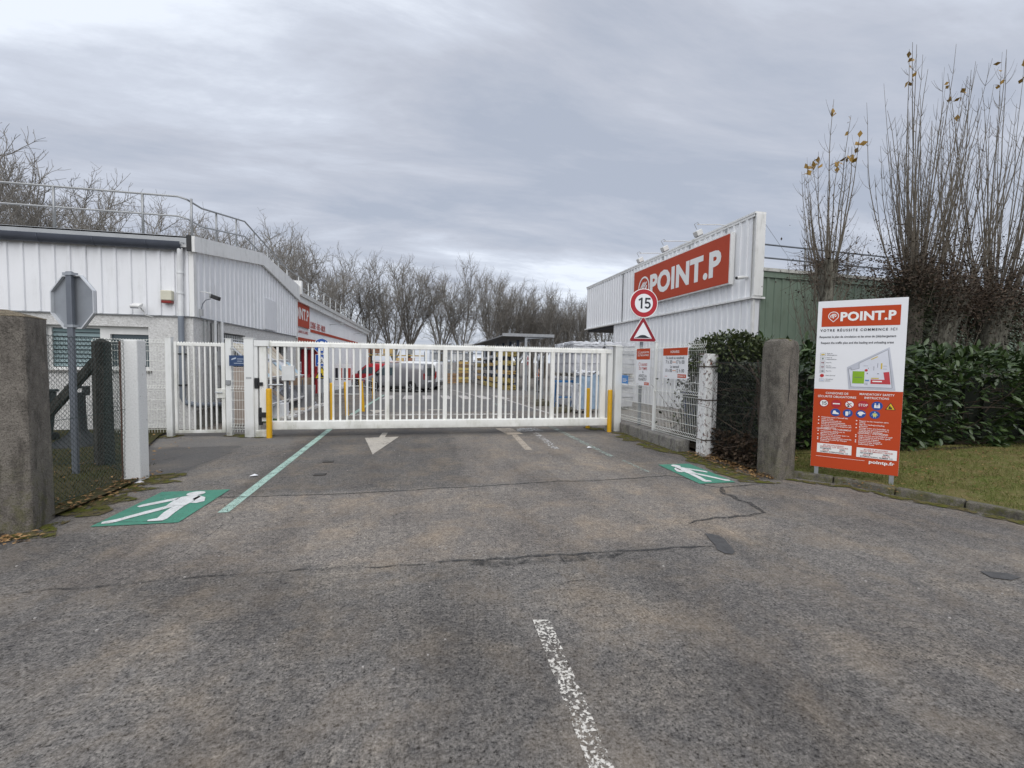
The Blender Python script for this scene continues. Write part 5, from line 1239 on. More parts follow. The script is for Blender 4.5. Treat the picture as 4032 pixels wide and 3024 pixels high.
# ------------------------------------------------------------------ wrapped pallets and oddments right of the drive
def film(name, col, rough=.3):
    t = NT(name); v = t.obj(); n = t.noise(v, 14, 5, .65, .8, sc3=(1,1,.25)); n2 = t.noise(v, 4, 4, .6, .6)
    t.col(t.mix(t.ramp(n2,(.3,0),(.7,1)), tuple(c*.72 for c in col), col)); t.p(rough=rough, spec=.5); t.bump(n, .9, .05); return t.done(name)
FILMG = film('grey_film',(.56,.57,.60)); FILMW = film('white_film',(.74,.76,.80)); FILMB = film('blue_film',(.34,.46,.60), .2)
def lumpy(x0, x1, y0, y1, z0, z1, seed, amp=.03, n=7):
    """box whose faces bulge and crumple a little"""
    rr = np.random.default_rng(seed); mb = MB()
    idx = {}
    def vid(i, j, k):
        if (i,j,k) not in idx:
            e = rr.normal(0, amp, 3); edge = sum(a in (0,n) for a in (i,j,k))
            p = Vector((x0+(x1-x0)*i/n, y0+(y1-y0)*j/n, z0+(z1-z0)*k/n)); c = Vector(((x0+x1)/2,(y0+y1)/2,(z0+z1)/2))
            if edge >= 2: p = p+(c-p)*.035*(edge-1)
            q = p+Vector(e); q.z = max(q.z, z0) if k else z0
            idx[(i,j,k)] = len(mb.v); mb.v.append(tuple(q))
        return idx[(i,j,k)]
    for a in range(n):
        for b in range(n):
            mb.f += [(vid(a,0,b),vid(a+1,0,b),vid(a+1,0,b+1),vid(a,0,b+1)),(vid(a+1,n,b),vid(a,n,b),vid(a,n,b+1),vid(a+1,n,b+1)),(vid(0,a+1,b),vid(0,a,b),vid(0,a,b+1),vid(0,a+1,b+1)),(vid(n,a,b),vid(n,a+1,b),vid(n,a+1,b+1),vid(n,a,b+1)),(vid(a,b,n),vid(a+1,b,n),vid(a+1,b+1,n),vid(a,b+1,n)),(vid(a+1,b,0),vid(a,b,0),vid(a,b+1,0),vid(a+1,b+1,0))]
    return mb
def wrapped():
    k = 0
    for x in (5.95,7.2):
        for y in (15.75,16.95):
            for t in (0,1):
                z = zt(y)+t*1.24; k += 1
                P = thing('wrapped_pallet', (x,y,z), 'grey film-wrapped pallet, %s tier, %s row, %s column of the block right of the gate' % (('lower','upper')[t], 'front' if y < 16 else 'rear', 'left' if x < 6.5 else 'right'), 'pallet', 'grey wrapped pallets right of the gate')
                piece('pallet', PAL, P, (x,y,z))
                lumpy(x-.6,x+.6,y-.56,y+.56,z+.146,z+1.17,k,.012).build('load', FILMG, P, smooth=True)
                lumpy(x-.61,x+.61,y-.57,y+.57,z+1.12,z+(1.235 if t == 0 else 1.30),k+50,.016).build('film_cap', FILMW if t else FILMG, P, smooth=True)
                for zz in (.5,.85): MB().box(x-.615,x+.615,y-.575,y+.575,z+zz,z+zz+.012).build('strap', GREYP, P)
    P = thing('blue_wrapped_pallet', (5.6,14.35,zt(14.3)), 'pallet under torn pale blue film close behind the gate', 'pallet')
    piece('pallet', PAL, P, (5.6,14.35,zt(14.35)), (0,0,R(8)))
    lumpy(5.22,5.98,14.0,14.7,.1,1.30,77,.022).build('load', FILMB, P, smooth=True); lumpy(5.20,6.0,13.98,14.72,1.24,1.38,78,.03).build('film_cap', FILMW, P, smooth=True)
    lumpy(5.15,5.24,14.0,14.7,.0,.95,79,.02).build('film_flap', FILMW, P, smooth=True)
    T = thing('blue_trestle', (5.35,16.0,zt(16)), 'blue painted steel trestle rack beside the wrapped pallets', 'rack')
    bl = M('trestle_blue',(.03,.13,.30),.5); z0 = zt(14.9)
    for dx in (-.32,.32):
        for dy in (-.2,.2): MB().tube([(5.0+dx,14.95+dy*1.4,z0),(5.0+dx,14.95+dy*.3,z0+1.05)],.03,6).build('leg', bl, T)
        MB().tube([(5.0+dx,14.7,z0+.35),(5.0+dx,15.2,z0+.35)],.02,6).build('brace', bl, T)
    MB().box(4.62,5.38,14.90,15.0,z0+1.03,z0+1.11).build('top_bar', bl, T); MB().box(4.66,5.34,14.66,14.70,z0+.5,z0+.55).build('rail', bl, T)
    for x, y, l, a, lab in ((4.72,14.35,.75,R(-70),'round-edged concrete block lying nearest the wrapped pallets'),(4.95,17.5,.9,R(-80),'concrete block at the foot of two thin poles')):
        o = MB().box(-l/2,l/2,-.11,.11,0,.2).build('concrete_block', CONC_K, bev=.03, label=lab, cat='block', org=(0,0,0)); o.location = (x,y,zt(y)); o.rotation_euler = (0,0,a+R(90))
    for x, y, lab in ((5.55,20.9,'thin grey pole in the yard, left one of a pair'),(5.9,21.2,'thin grey pole in the yard, right one of a pair')):
        p = thing('thin_pole', (x,y,zt(y)), lab, 'pole'); MB().tube([(x,y,zt(y)),(x,y,2.0)],.035,8).build('shaft', GALV, p, smooth=True); MB().cyl((x,y,zt(y)),(x,y,zt(y)+.05),.1).build('base', CONC_K, p); MB().cyl((x,y,2.0),(x,y,2.02),.04).build('cap', BLACK, p)
wrapped()
def no_entry():
    x, y = 7.42, 31.0; S = thing('no_entry_sign', (x,y,zt(y)), 'red no entry sign turned half away, in front of the timber racks', 'road sign')
    a = R(66); ux, uy = Vector((math.cos(a),math.sin(a),0)), Vector((0,0,1)); n = Vector((math.sin(a),-math.cos(a),0)); n = n if n.y < 0 else -n
    if ux.cross(uy).dot(n) < 0: ux = -ux
    c = Vector((x,y,1.78))+n*.06
    MB().tube([(x,y,zt(y)),(x,y,2.3)],.035,8).build('pole', GALV, S, smooth=True)
    m = MB().prism([(.37*math.cos(2*math.pi*i/32), .37*math.sin(2*math.pi*i/32)) for i in range(32)], c, ux, uy, -n*.02).build('disc', LETW, S)
    d = MB(); disc(d, c+n*.003, ux, uy, .355, 32); d.build('red_face', M('ring_red'), m)
    MB().poly([c+n*.006+ux*p+uy*q for p, q in ((-.29,-.065),(.29,-.065),(.29,.065),(-.29,.065))]).build('white_bar', LETW, m)
no_entry()

# ------------------------------------------------------------------ yard signs by the shop
def yard_signs():
    x, y = -4.03, 19.0; S = thing('yard_signpost', (x,y,zt(y)), 'post with blue arrow disc, crossing sign and forklift warning triangle', 'road sign')
    ux, uy, n = Vector((.98,.2,0)).normalized(), Vector((0,0,1)), Vector((.2,-.98,0)).normalized()
    MB().tube([(x,y+.06,zt(y)),(x,y+.06,2.5)],.035,8).build('pole', GALV, S, smooth=True)
    P = lambda c, pts, d: [c+n*d+ux*a+uy*b for a, b in pts]
    c = Vector((x,y,2.19)); m = MB().prism([(.30*math.cos(2*math.pi*i/32), .30*math.sin(2*math.pi*i/32)) for i in range(32)], c, ux, uy, -n*.02).build('disc', LETW, S)
    d = MB(); disc(d, c+n*.002, ux, uy, .285, 32); f = d.build('blue_face', BLUE, m)
    MB().poly(P(c, [(-.045,-.2),(.045,-.2),(.045,.02),(.15,.02),(0,.2),(-.15,.02),(-.045,.02)], .004)).build('arrow', LETW, m)
    c = Vector((x,y,1.60)); m = MB().prism([(-.24,-.24),(.24,-.24),(.24,.24),(-.24,.24)], c, ux, uy, -n*.02).build('square', LETW, S)
    MB().poly(P(c, [(-.225,-.225),(.225,-.225),(.225,.225),(-.225,.225)], .002)).build('blue_face', BLUE, m)
    MB().poly(P(c, [(-.17,-.14),(.17,-.14),(0,.17)], .004)).build('white_triangle', LETW, m)
    d = MB(); d.poly(P(c, [(-.02,.0),(.02,.0),(.03,-.05),(.08,-.12),(.05,-.12),(.01,-.06),(-.03,-.12),(-.07,-.12),(-.02,-.04)], .006)); disc(d, c+n*.006+uy*.03, ux, uy, .022, 10); d.build('walker', LETK, m)
    c = Vector((x,y,1.02)); m = MB().prism(rtri(.34,.02), c, ux, uy, -n*.02).build('triangle', LETK, S)
    MB().poly(P(c, rtri(.275,.01), .002)).build('yellow_face', M('warn_yellow',(.75,.55,.02),.4), m)
    MB().poly(P(c, [(-.12,-.11),(.07,-.11),(.07,-.04),(.02,-.03),(.02,.06),(-.05,.06),(-.06,-.03),(-.10,-.04)], .004)).build('forklift', LETK, m)
    # railing of the ramp
    Rl = thing('ramp_railing', (-2.6,20.5,zt(20)), 'white tubular ramp railing with sloping bars by the shop', 'railing')
    for (a, b), (c2, d2) in (((-3.9,19.9),(-2.55,19.9)),((-2.55,19.9),(-2.35,23.5))):
        za, zb = zt(b), zt(d2)
        for h in (.35,.7,1.02): MB().tube([(a,b,za+h),(c2,d2,zb+h-(.0 if a < -3 else .25))],.02,6).build('rail', STEELW2, Rl, smooth=True)
    for a, b in ((-3.9,19.9),(-3.2,19.9),(-2.55,19.9),(-2.45,21.7),(-2.35,23.5)): MB().tube([(a,b,zt(b)),(a,b,zt(b)+1.02-(.13 if b > 21 else 0)-(.12 if b > 23 else 0))],.024,6).build('post', GALV, Rl, smooth=True)
    # display panels by the shop wall, picnic-like white stand
    D = thing('display_stand', (-4.6,26,zt(26)), 'white display stand with pictures in front of the shop wall', 'stand')
    MB().box(-5.2,-4.2,27.6,27.7,zt(27)+.4,zt(27)+1.75).build('panel', WPANEL, D); 
    for i in range(4): MB().box(-5.1+i*.24,-4.95+i*.24,27.585,27.598,zt(27)+.8,zt(27)+1.5).build('picture', (LETK,LETR,GREYP,LETR)[i], D)
    for xx in (-5.2,-4.25): MB().box(xx,xx+.05,27.62,27.68,zt(27),zt(27)+.4).build('leg', GALV, D)
yard_signs()

# ------------------------------------------------------------------ tile displays along the warehouse wall
def tiles():
    cols = [M('tile_beige',(.52,.43,.33),.5,tint=.2),M('tile_cream',(.60,.54,.43),.5,tint=.2),M('tile_white',(.70,.71,.73),.4,tint=.15),M('tile_grey',(.24,.24,.245),.5,tint=.3),M('tile_wood',(.27,.19,.13),.5,tint=.3),M('tile_blue',(.42,.55,.62),.4)]
    r = random.Random(3)
    for b, (y0, lab) in enumerate(((12.5,'sloping rack of tile samples nearest the gate'),(14.3,'sloping rack of tile samples farther along the warehouse wall'))):
        T = thing('tile_display', (-4.5,y0+.8,zt(y0)), lab, 'display rack'); z0 = zt(y0)
        for xx, top in ((-4.93,2.05),(-4.45,1.5),(-4.0,1.0)):
            for yy in (y0,y0+1.64): MB().box(xx-.02,xx+.02,yy-.02,yy+.02,z0,z0+top).build('frame_post', GREYP, T)
        for k, (xa, za, dx, dz, rows) in enumerate(((-4.93,2.10,.95,-.98,2),(-4.80,1.12,.85,-.72,2))):
            L = math.hypot(dx,dz); d = Vector((dx/L,0,dz/L)); nn = Vector((-d.z,0,d.x)); o = Vector((xa,y0,z0+za))
            MB().obox(o+d*L/2+Vector((0,.82,0))-nn*.03, d*L/2, (0,.84,0), nn*.012).build('backing', M('display_white',(.66,.68,.72),.4), T)
            for i in range(rows):
                c = o+d*(L*(i+1)/rows-.02); MB().obox(c+Vector((0,.82,0))+nn*.02, d*.012, (0,.84,0), nn*.035).build('ledge', TRIMW, T)
                for j in range(4):
                    m = cols[r.choice((0,1,2,0,1,5,2)) if k == 0 else r.choice((3,3,4,2,3,0))]; l = L/rows*.5*r.uniform(.72,.92)
                    MB().obox(o+d*(L*(i+1)/rows-.04-l)+Vector((0,.22+j*.405,0))+nn*(.0+.012*r.random()), d*l, (0,.16,0), nn*.011).build('tile', m, T)
    T = thing('slab_stack', (-4.3,16.9,zt(17)), 'upright dark grey paving slabs leaning in a rack', 'slabs')
    for i in range(5): MB().obox((-4.15-.0*i,15.9+i*.28,zt(16)+.42),(.30,.0,0),(0,.10,.38),(0,.022,-.006)).build('slab', cols[3], T)
    T = thing('slab_stack', (-4.2,18.0,zt(18)), 'upright brown paving slabs leaning in a rack near the signpost', 'slabs')
    for i in range(7): MB().obox((-4.75+.0*i,18.0+i*.14,zt(18)+.62),(.42,0,0),(0,.08,.42),(0,.02,-.006)).build('slab', cols[4], T)
    T = thing('paving_pile', (-4.1,15.2,zt(15)), 'low piles of flat paving samples behind the white edging', 'slabs')
    for i in range(26):
        x, y = r.uniform(-4.5,-3.85), r.uniform(13.6,18.0); h = r.choice((.05,.05,.1,.14)); a = r.uniform(-.4,.4); zz = zt(y)
        for q in range(int(h/.045)): MB().obox((x,y,zz+.03+q*.047),(.24*math.cos(a),.24*math.sin(a),0),(-.24*math.sin(a),.24*math.cos(a),0),(0,0,.02)).build('slab', cols[r.choice((2,3,0,3,2))], T)
    B = thing('white_box', (-4.0,13.3,zt(13.3)), 'white rectangular block among the tile samples', 'block')
    MB().box(-4.25,-3.75,13.15,13.5,zt(13)+.05,zt(13)+.42).build('body', WPANEL, B, bev=.01); MB().box(-4.3,-3.6,13.05,13.8,zt(13)-.02,zt(13)+.048).build('base', TRIMW, B)
    bd = MB().obox((-4.42,11.75,.72),(.20,0,0),(-.0,.17,-.70),(0,.018,.005)).build('leaning_board', M('pink_board',(.52,.43,.37),.6), label='pale pink-beige board leaning by the wall behind the wicket', cat='board', bev=.004)
    E = thing('edging', (-3.75,15.5,zt(15.5)), 'rough white stone edging along the tile display beds', 'edging'); y = 12.7; i = 0
    while y < 18.4:
        l = r.uniform(.4,.7); MB().box(-3.72-.014*(y-12.7)-.06,-3.72-.014*(y-12.7)+.06,y+.01,y+l-.01,zt(y)-.05,zt(y)+.09+r.uniform(-.015,.015)).build('stone', M('white_stone',(.58,.56,.52),.8,var=.25,scale=9,bump=.5,bscale=30), E, bev=.02); y += l
    np_obj('artificial_grass', [(-5.0,12.2,.012),(-3.8,12.2,.012),(-3.85,15.5,zt(15.5)+.012),(-5.0,15.5,zt(15.5)+.012)], [(0,1,2,3)], M('fake_grass',(.05,.11,.025),.9,var=.3,scale=40), kind='structure')
tiles()

# ------------------------------------------------------------------ worker in a high-visibility vest
def person():
    x, y = 7.9, 29.5; z = zt(y)
    Pn = thing('person', (x,y,z), 'person in orange high-visibility vest and dark trousers walking in the yard', 'person')
    def skin(name, pts, edges, rad, mat, parent=Pn, sub=1):
        me = bpy.data.meshes.new(name); me.from_pydata([(a,b,c) for a,b,c in pts], edges, []); o = bpy.data.objects.new(name, me); COL.objects.link(o); o.parent = parent
        ORG[o.name] = ORG[parent.name]
        m = o.modifiers.new('skin','SKIN'); me.skin_vertices.new() if not me.skin_vertices else None
        sv = me.skin_vertices[0].data
        for i, q in enumerate(rad): sv[i].radius = (q,q) if not isinstance(q, tuple) else q
        sv[0].use_root = True
        s = o.modifiers.new('sub','SUBSURF'); s.levels = sub; s.render_levels = sub; me.materials.append(mat); return o
    # facing left and away; one leg forward
    pts = [(0,0,.94),(0,0,1.15),(0,0,1.38),(0,.0,1.50),(-.02,0,1.60),(-.02,0,1.72),(-.02,.18,1.40),(.02,.24,1.14),(-.12,.24,.95),(-.16,.24,.87),(-.02,-.18,1.40),(.06,-.24,1.14),(-.05,-.25,.93),(-.08,-.25,.86),(0,.1,.90),(-.10,.1,.50),(-.04,.1,.10),(-.16,.1,.05),(0,-.1,.90),(.06,-.1,.50),(.20,-.1,.12),(.10,-.1,.05)]
    ed = [(0,1),(1,2),(2,3),(3,4),(4,5),(2,6),(6,7),(7,8),(8,9),(2,10),(10,11),(11,12),(12,13),(0,14),(14,15),(15,16),(16,17),(0,18),(18,19),(19,20),(20,21)]
    ra = [(.12,.16),(.12,.15),(.12,.17),.06,.08,.09,.065,.05,.04,.045,.065,.05,.04,.045,.09,.065,.045,.04,.09,.065,.045,.04]
    skin('body', pts, ed, ra, M('skin',(.42,.26,.19),.6), sub=2)
    skin('trousers', [pts[0],pts[14],pts[15],pts[16],pts[18],pts[19],pts[20]], [(0,1),(1,2),(2,3),(0,4),(4,5),(5,6)], [(.14,.18),.105,.085,.07,.105,.085,.07], M('dark_cloth',(.03,.032,.045),.85))
    skin('vest', [(0,0,.96),(0,0,1.15),(0,0,1.36),(-.01,.16,1.41),(-.01,-.16,1.41)], [(0,1),(1,2),(2,3),(2,4)], [(.15,.19),(.145,.185),(.145,.19),.085,.085], M('hi_vis_orange',(.85,.16,.02),.6))
    skin('sleeves', [(0,0,1.36),pts[6],pts[7],pts[8],pts[10],pts[11],pts[12]], [(0,1),(1,2),(2,3),(0,4),(4,5),(5,6)], [.1,.078,.062,.05,.078,.062,.05], M('dark_cloth'))
    MB().lathe((x-.02,y,z+1.66), [(.098,0),(.108,.06),(.095,.11),(.05,.145),(.01,.15)], 12).build('hair', M('hair_dark',(.03,.022,.016),.8), Pn, smooth=True)
    MB().lathe((x,y,z+1.08), [(.160,0),(.160,.05)], 14).xform(Matrix.Translation((x,y,0)) @ Matrix.Diagonal((1.0,1.26,1,1)) @ Matrix.Translation((-x,-y,0))).build('reflective_band', M('reflective',(.7,.7,.66),.3), Pn, smooth=True)
    for dx, dy in ((-.10,.1),(.13,-.1)): MB().obox((x+dx,y+dy,z+.045),(.14,0,0),(0,.05,0),(0,0,.05)).build('shoe', BLACK, Pn, bev=.02)
person()

# things lying on the left lawn
def lawn_things():
    b = thing('dustbin', (-7.1,9.6,0), 'dark green bin behind the chain-link fence on the left lawn', 'bin')
    MB().add([(-7.30,9.35,.04),(-6.86,9.35,.04),(-6.86,9.8,.04),(-7.30,9.8,.04),(-7.36,9.3,.95),(-6.80,9.3,.95),(-6.80,9.85,.95),(-7.36,9.85,.95)],[(0,3,2,1),(4,5,6,7),(0,1,5,4),(1,2,6,5),(2,3,7,6),(3,0,4,7)]).build('body', M('bin_dark',(.018,.03,.032),.5), b, bev=.02)
    MB().box(-7.38,-6.78,9.27,9.87,.952,1.0).build('lid', M('bin_dark'), b, bev=.015)
    for x in (-7.3,-6.9): MB().cyl((x,9.84,.09),(x+.06,9.84,.09),.09).build('wheel', BLACK, b)
    c = thing('plastic_stand', (-6.05,9.2,0), 'black plastic stand with carrying grip and flared base on the left lawn', 'stand')
    MB().lathe((-6.05,9.2,0), [(.42,0),(.42,.05),(.36,.10),(.26,.16),(.16,.24),(.115,.32),(.105,.7),(.10,.98)], 20).build('base', BLACK, c, smooth=True)
    for s in (-1,1): MB().box(-6.05+s*.13-.025,-6.05+s*.13+.025,9.14,9.26,.95,1.06).build('grip_side', BLACK, c)
    MB().box(-6.22,-5.88,9.15,9.25,1.06,1.10).build('grip', BLACK, c, bev=.01); MB().box(-6.2,-5.9,9.14,9.26,.93,.97).build('collar', BLACK, c)
lawn_things()

# ------------------------------------------------------------------ vegetation
def leafmat(name, a, b, rough=.5, spec=.4, tr=0):
    t = NT(name); oi = t.n('ShaderNodeObjectInfo'); g = t.n('ShaderNodeNewGeometry')
    c = t.mix(t.ramp(g.outputs['Random Per Island'],(0,0),(1,1)), a, b); t.col(c); t.p(rough=rough, spec=spec)
    return t.done(name)
LAUREL = leafmat('laurel_leaf',(.012,.028,.009),(.060,.098,.026),.33,.5); IVY = leafmat('ivy_leaf',(.012,.018,.010),(.045,.055,.022),.5); IVYB = leafmat('ivy_brown',(.03,.018,.012),(.07,.045,.025),.7)
DEAD = leafmat('dead_leaf',(.10,.055,.025),(.34,.21,.09),.8,.2); POPL = leafmat('poplar_leaf',(.20,.10,.015),(.42,.26,.05),.6)
t = NT('bark'); v = t.obj(); n = t.noise(v,14,5,.7,.4,sc3=(1,1,.3)); t.col(t.mix(t.ramp(n,(.35,0),(.65,1)),(.055,.047,.038),(.16,.14,.11))); t.p(rough=.9,spec=.2); t.bump(n,.6,.02); BARK = t.done('bark')
t = NT('pale_bark'); v = t.obj(); n = t.noise(v,14,5,.7,.6,sc3=(1,1,.35)); t.col(t.mix(t.ramp(n,(.40,0),(.62,1)),(.055,.05,.04),(.22,.21,.17))); t.p(rough=.9,spec=.2); t.bump(n,.8,.03); PBARK = t.done('pale_bark')
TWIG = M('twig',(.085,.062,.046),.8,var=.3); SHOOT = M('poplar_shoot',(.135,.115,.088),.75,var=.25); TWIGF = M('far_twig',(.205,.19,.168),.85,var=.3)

LEAF_V = np.array([(0,0,0),(.5,-.26,.06),(1,0,-.05),(.5,.26,.06)]); LEAF_F = np.array([(0,1,2),(0,2,3)])
LAUR_V = np.array([(0,0,0),(.3,-.17,.05),(.3,.17,.05),(.7,-.16,.03),(.7,.16,.03),(1,0,-.07),(.35,0,-.01),(.7,0,-.03)]); LAUR_F = np.array([(0,1,6),(0,6,2),(1,3,7),(1,7,6),(6,7,4),(6,4,2),(3,5,7),(7,5,4)])
def rot_frames(d, r):
    """orthonormal frames with x along d (n,3)"""
    d = d/np.linalg.norm(d,axis=1,keepdims=True); a = r.normal(size=d.shape); a[:,2] += .001
    y = np.cross(a,d); y /= np.linalg.norm(y,axis=1,keepdims=True)+1e-9; z = np.cross(d,y)
    return np.stack([d,y,z],axis=2)
def leaves(P, D, S, LV, LF, r, up=None):
    Fm = rot_frames(D, r)
    if up is not None:      # turn faces skywards
        y = np.cross(np.tile(np.array([[0,0,1.]]),(len(P),1))+r.normal(0,up,(len(P),3)), Fm[:,:,0]); y /= np.linalg.norm(y,axis=1,keepdims=True)+1e-9
        z = np.cross(Fm[:,:,0], y); Fm = np.stack([Fm[:,:,0],y,z],axis=2)
    V = np.einsum('nij,kj->nki', Fm, LV)*S[:,None,None]+P[:,None,:]
    F = (LF[None]+(np.arange(len(P))*len(LV))[:,None,None]).reshape(-1,3)
    return V.reshape(-1,3), F
def shoots(mb, p, d, L, rad, r, n, sides, wob, lift=0, rad1=.25):
    """one wavy tapering shoot; returns its points"""
    p = Vector(p); d = Vector(d).normalized(); pts = [p.copy()]
    for i in range(n):
        d = (d+Vector((r.gauss(0,wob),r.gauss(0,wob),r.gauss(0,wob)+lift))).normalized(); p = p+d*(L/n); pts.append(p.copy())
    mb.tube(pts, [rad*(1-(1-rad1)*i/n) for i in range(n+1)], sides, False); return pts

def far_tree_meshes(k):
    """bare plane tree normalised to unit height: trunk, ascending limbs, fine upturned twigs"""
    r = random.Random(100+k); tr = MB(); cr = MB()
    h0 = r.uniform(.16,.24); top = shoots(tr,(0,0,0),(0,0,1),h0,.021,r,4,8,.03,0,.85)[-1]
    nl = r.randint(7,9)
    def side(d, amt):
        q = Vector((r.gauss(0,1),r.gauss(0,1),r.gauss(0,.6))); q = (q-d*q.dot(d)).normalized(); return (d+q*amt+Vector((0,0,.12))).normalized()
    for i in range(nl):
        a = 2*math.pi*(i+r.uniform(-.3,.3))/nl; sp = r.uniform(.22,.70) if i else .06
        L = r.uniform(.55,.76)*(1-.30*sp); pts = shoots(cr, top-Vector((0,0,r.uniform(0,.05))), (math.cos(a)*sp,math.sin(a)*sp,1), L, r.uniform(.0062,.0098), r, 10, 5, .06, .035, .16)
        for j in range(2,11):
            d0 = (pts[j]-pts[j-1]).normalized()
            for _ in range(r.randint(1,2)+(j > 4)):
                p2 = shoots(cr, pts[j], side(d0, r.uniform(.5,1.1)), r.uniform(.10,.24)*(1-.03*j), .0024, r, 6, 3, .13, .05, .35)
                for m in range(1,7):
                    d1 = (p2[m]-p2[m-1]).normalized()
                    for _ in range(r.choice((1,2,2))):
                        p3 = shoots(cr, p2[m], side(d1, r.uniform(.5,1.4)), r.uniform(.035,.085), .0010, r, 3, 3, .22, .08, .6)
                        if r.random() < .6: shoots(cr, p3[2], side(d1, 1.2), r.uniform(.02,.05), .0009, r, 2, 3, .2, .1, .6)
    zm = max(p[2] for p in cr.v); tr.xform(Matrix.Scale(1/zm,4)); cr.xform(Matrix.Scale(1/zm,4))
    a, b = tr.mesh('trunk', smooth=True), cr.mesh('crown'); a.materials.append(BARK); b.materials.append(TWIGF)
    return a, b
FT = [far_tree_meshes(k) for k in range(5)]
def far_trees():
    # x, y, height, variant
    T = [(-24.0,30,14.0,0),(-20.6,30,13.0,1),(-17.2,32,11.2,2),(-14.6,34,10.2,3),(-12.0,31,10.4,0),(-10.0,33,10.8,1),(-13.8,40,13.0,2),(-14.5,47,14.0,3),(-12.2,54,15.5,1),(-9.6,60,16.0,0),(-6.8,60,15.3,2),(-3.6,62,15.8,3),(-2.0,64,15.8,1),(2.6,62,14.3,0),(5.4,62,16.2,2),
         (9.6,64,15.3,3),(12.3,66,14.7,1),(14.6,67,13.9,0),(17.0,68,14.0,2),(19.2,68,14.3,3),(21.4,69,13.6,1),(23.8,68,14.2,0),(26.4,70,13.3,2),(29.2,68,13.6,3),(33,67,13.8,0),(37,68,13.6,1),(-28.5,34,13.5,2),(-22.6,35,14.2,4),(-19.0,37,13.0,0),(-26.2,33,13.8,1),(-15.6,39,12.0,3),(-11.2,38,11.6,2),(15.8,74,13,3),(20.4,75,13.5,2),(24.9,76,13.6,1),(12.9,75,13.9,2),(18.2,72,13.2,1),(28,75,13.6,0),(22.6,73,13.4,3)]
    W = ['first','second','third','fourth','fifth','sixth','seventh','eighth','ninth','tenth','eleventh','twelfth','thirteenth','fourteenth','fifteenth','sixteenth','seventeenth','eighteenth','nineteenth','twentieth','twenty-first','twenty-second','twenty-third','twenty-fourth','twenty-fifth','twenty-sixth','twenty-seventh','twenty-eighth','twenty-ninth','thirtieth','thirty-first','thirty-second','thirty-third','thirty-fourth','thirty-fifth','thirty-sixth','thirty-seventh','thirty-eighth','thirty-ninth']
    T.sort(key=lambda t: t[0]/t[1])
    r = random.Random(2)
    for i, (x, y, h, k) in enumerate(T):
        z = zt(y)-.05; h = h-z
        wh = 'above the left warehouse' if x/y < -.28 else ('behind the long shop building' if x/y < -.13 else ('over the pallet racks' if x/y < .08 else 'behind the canopy'))
        o = thing('bare_plane_tree', (x,y,z), 'bare plane tree %s, %s from left' % (wh, W[i]), 'tree', 'row of bare plane trees')
        o.rotation_euler = (0,0,r.uniform(0,6.28)); s = h*r.uniform(1.0,1.1); w = s*r.uniform(.72,.95)*(1.12 if y < 45 else 1); o.scale = (w,w,s)
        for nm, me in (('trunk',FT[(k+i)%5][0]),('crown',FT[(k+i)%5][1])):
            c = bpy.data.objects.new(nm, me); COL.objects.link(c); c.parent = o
far_trees()

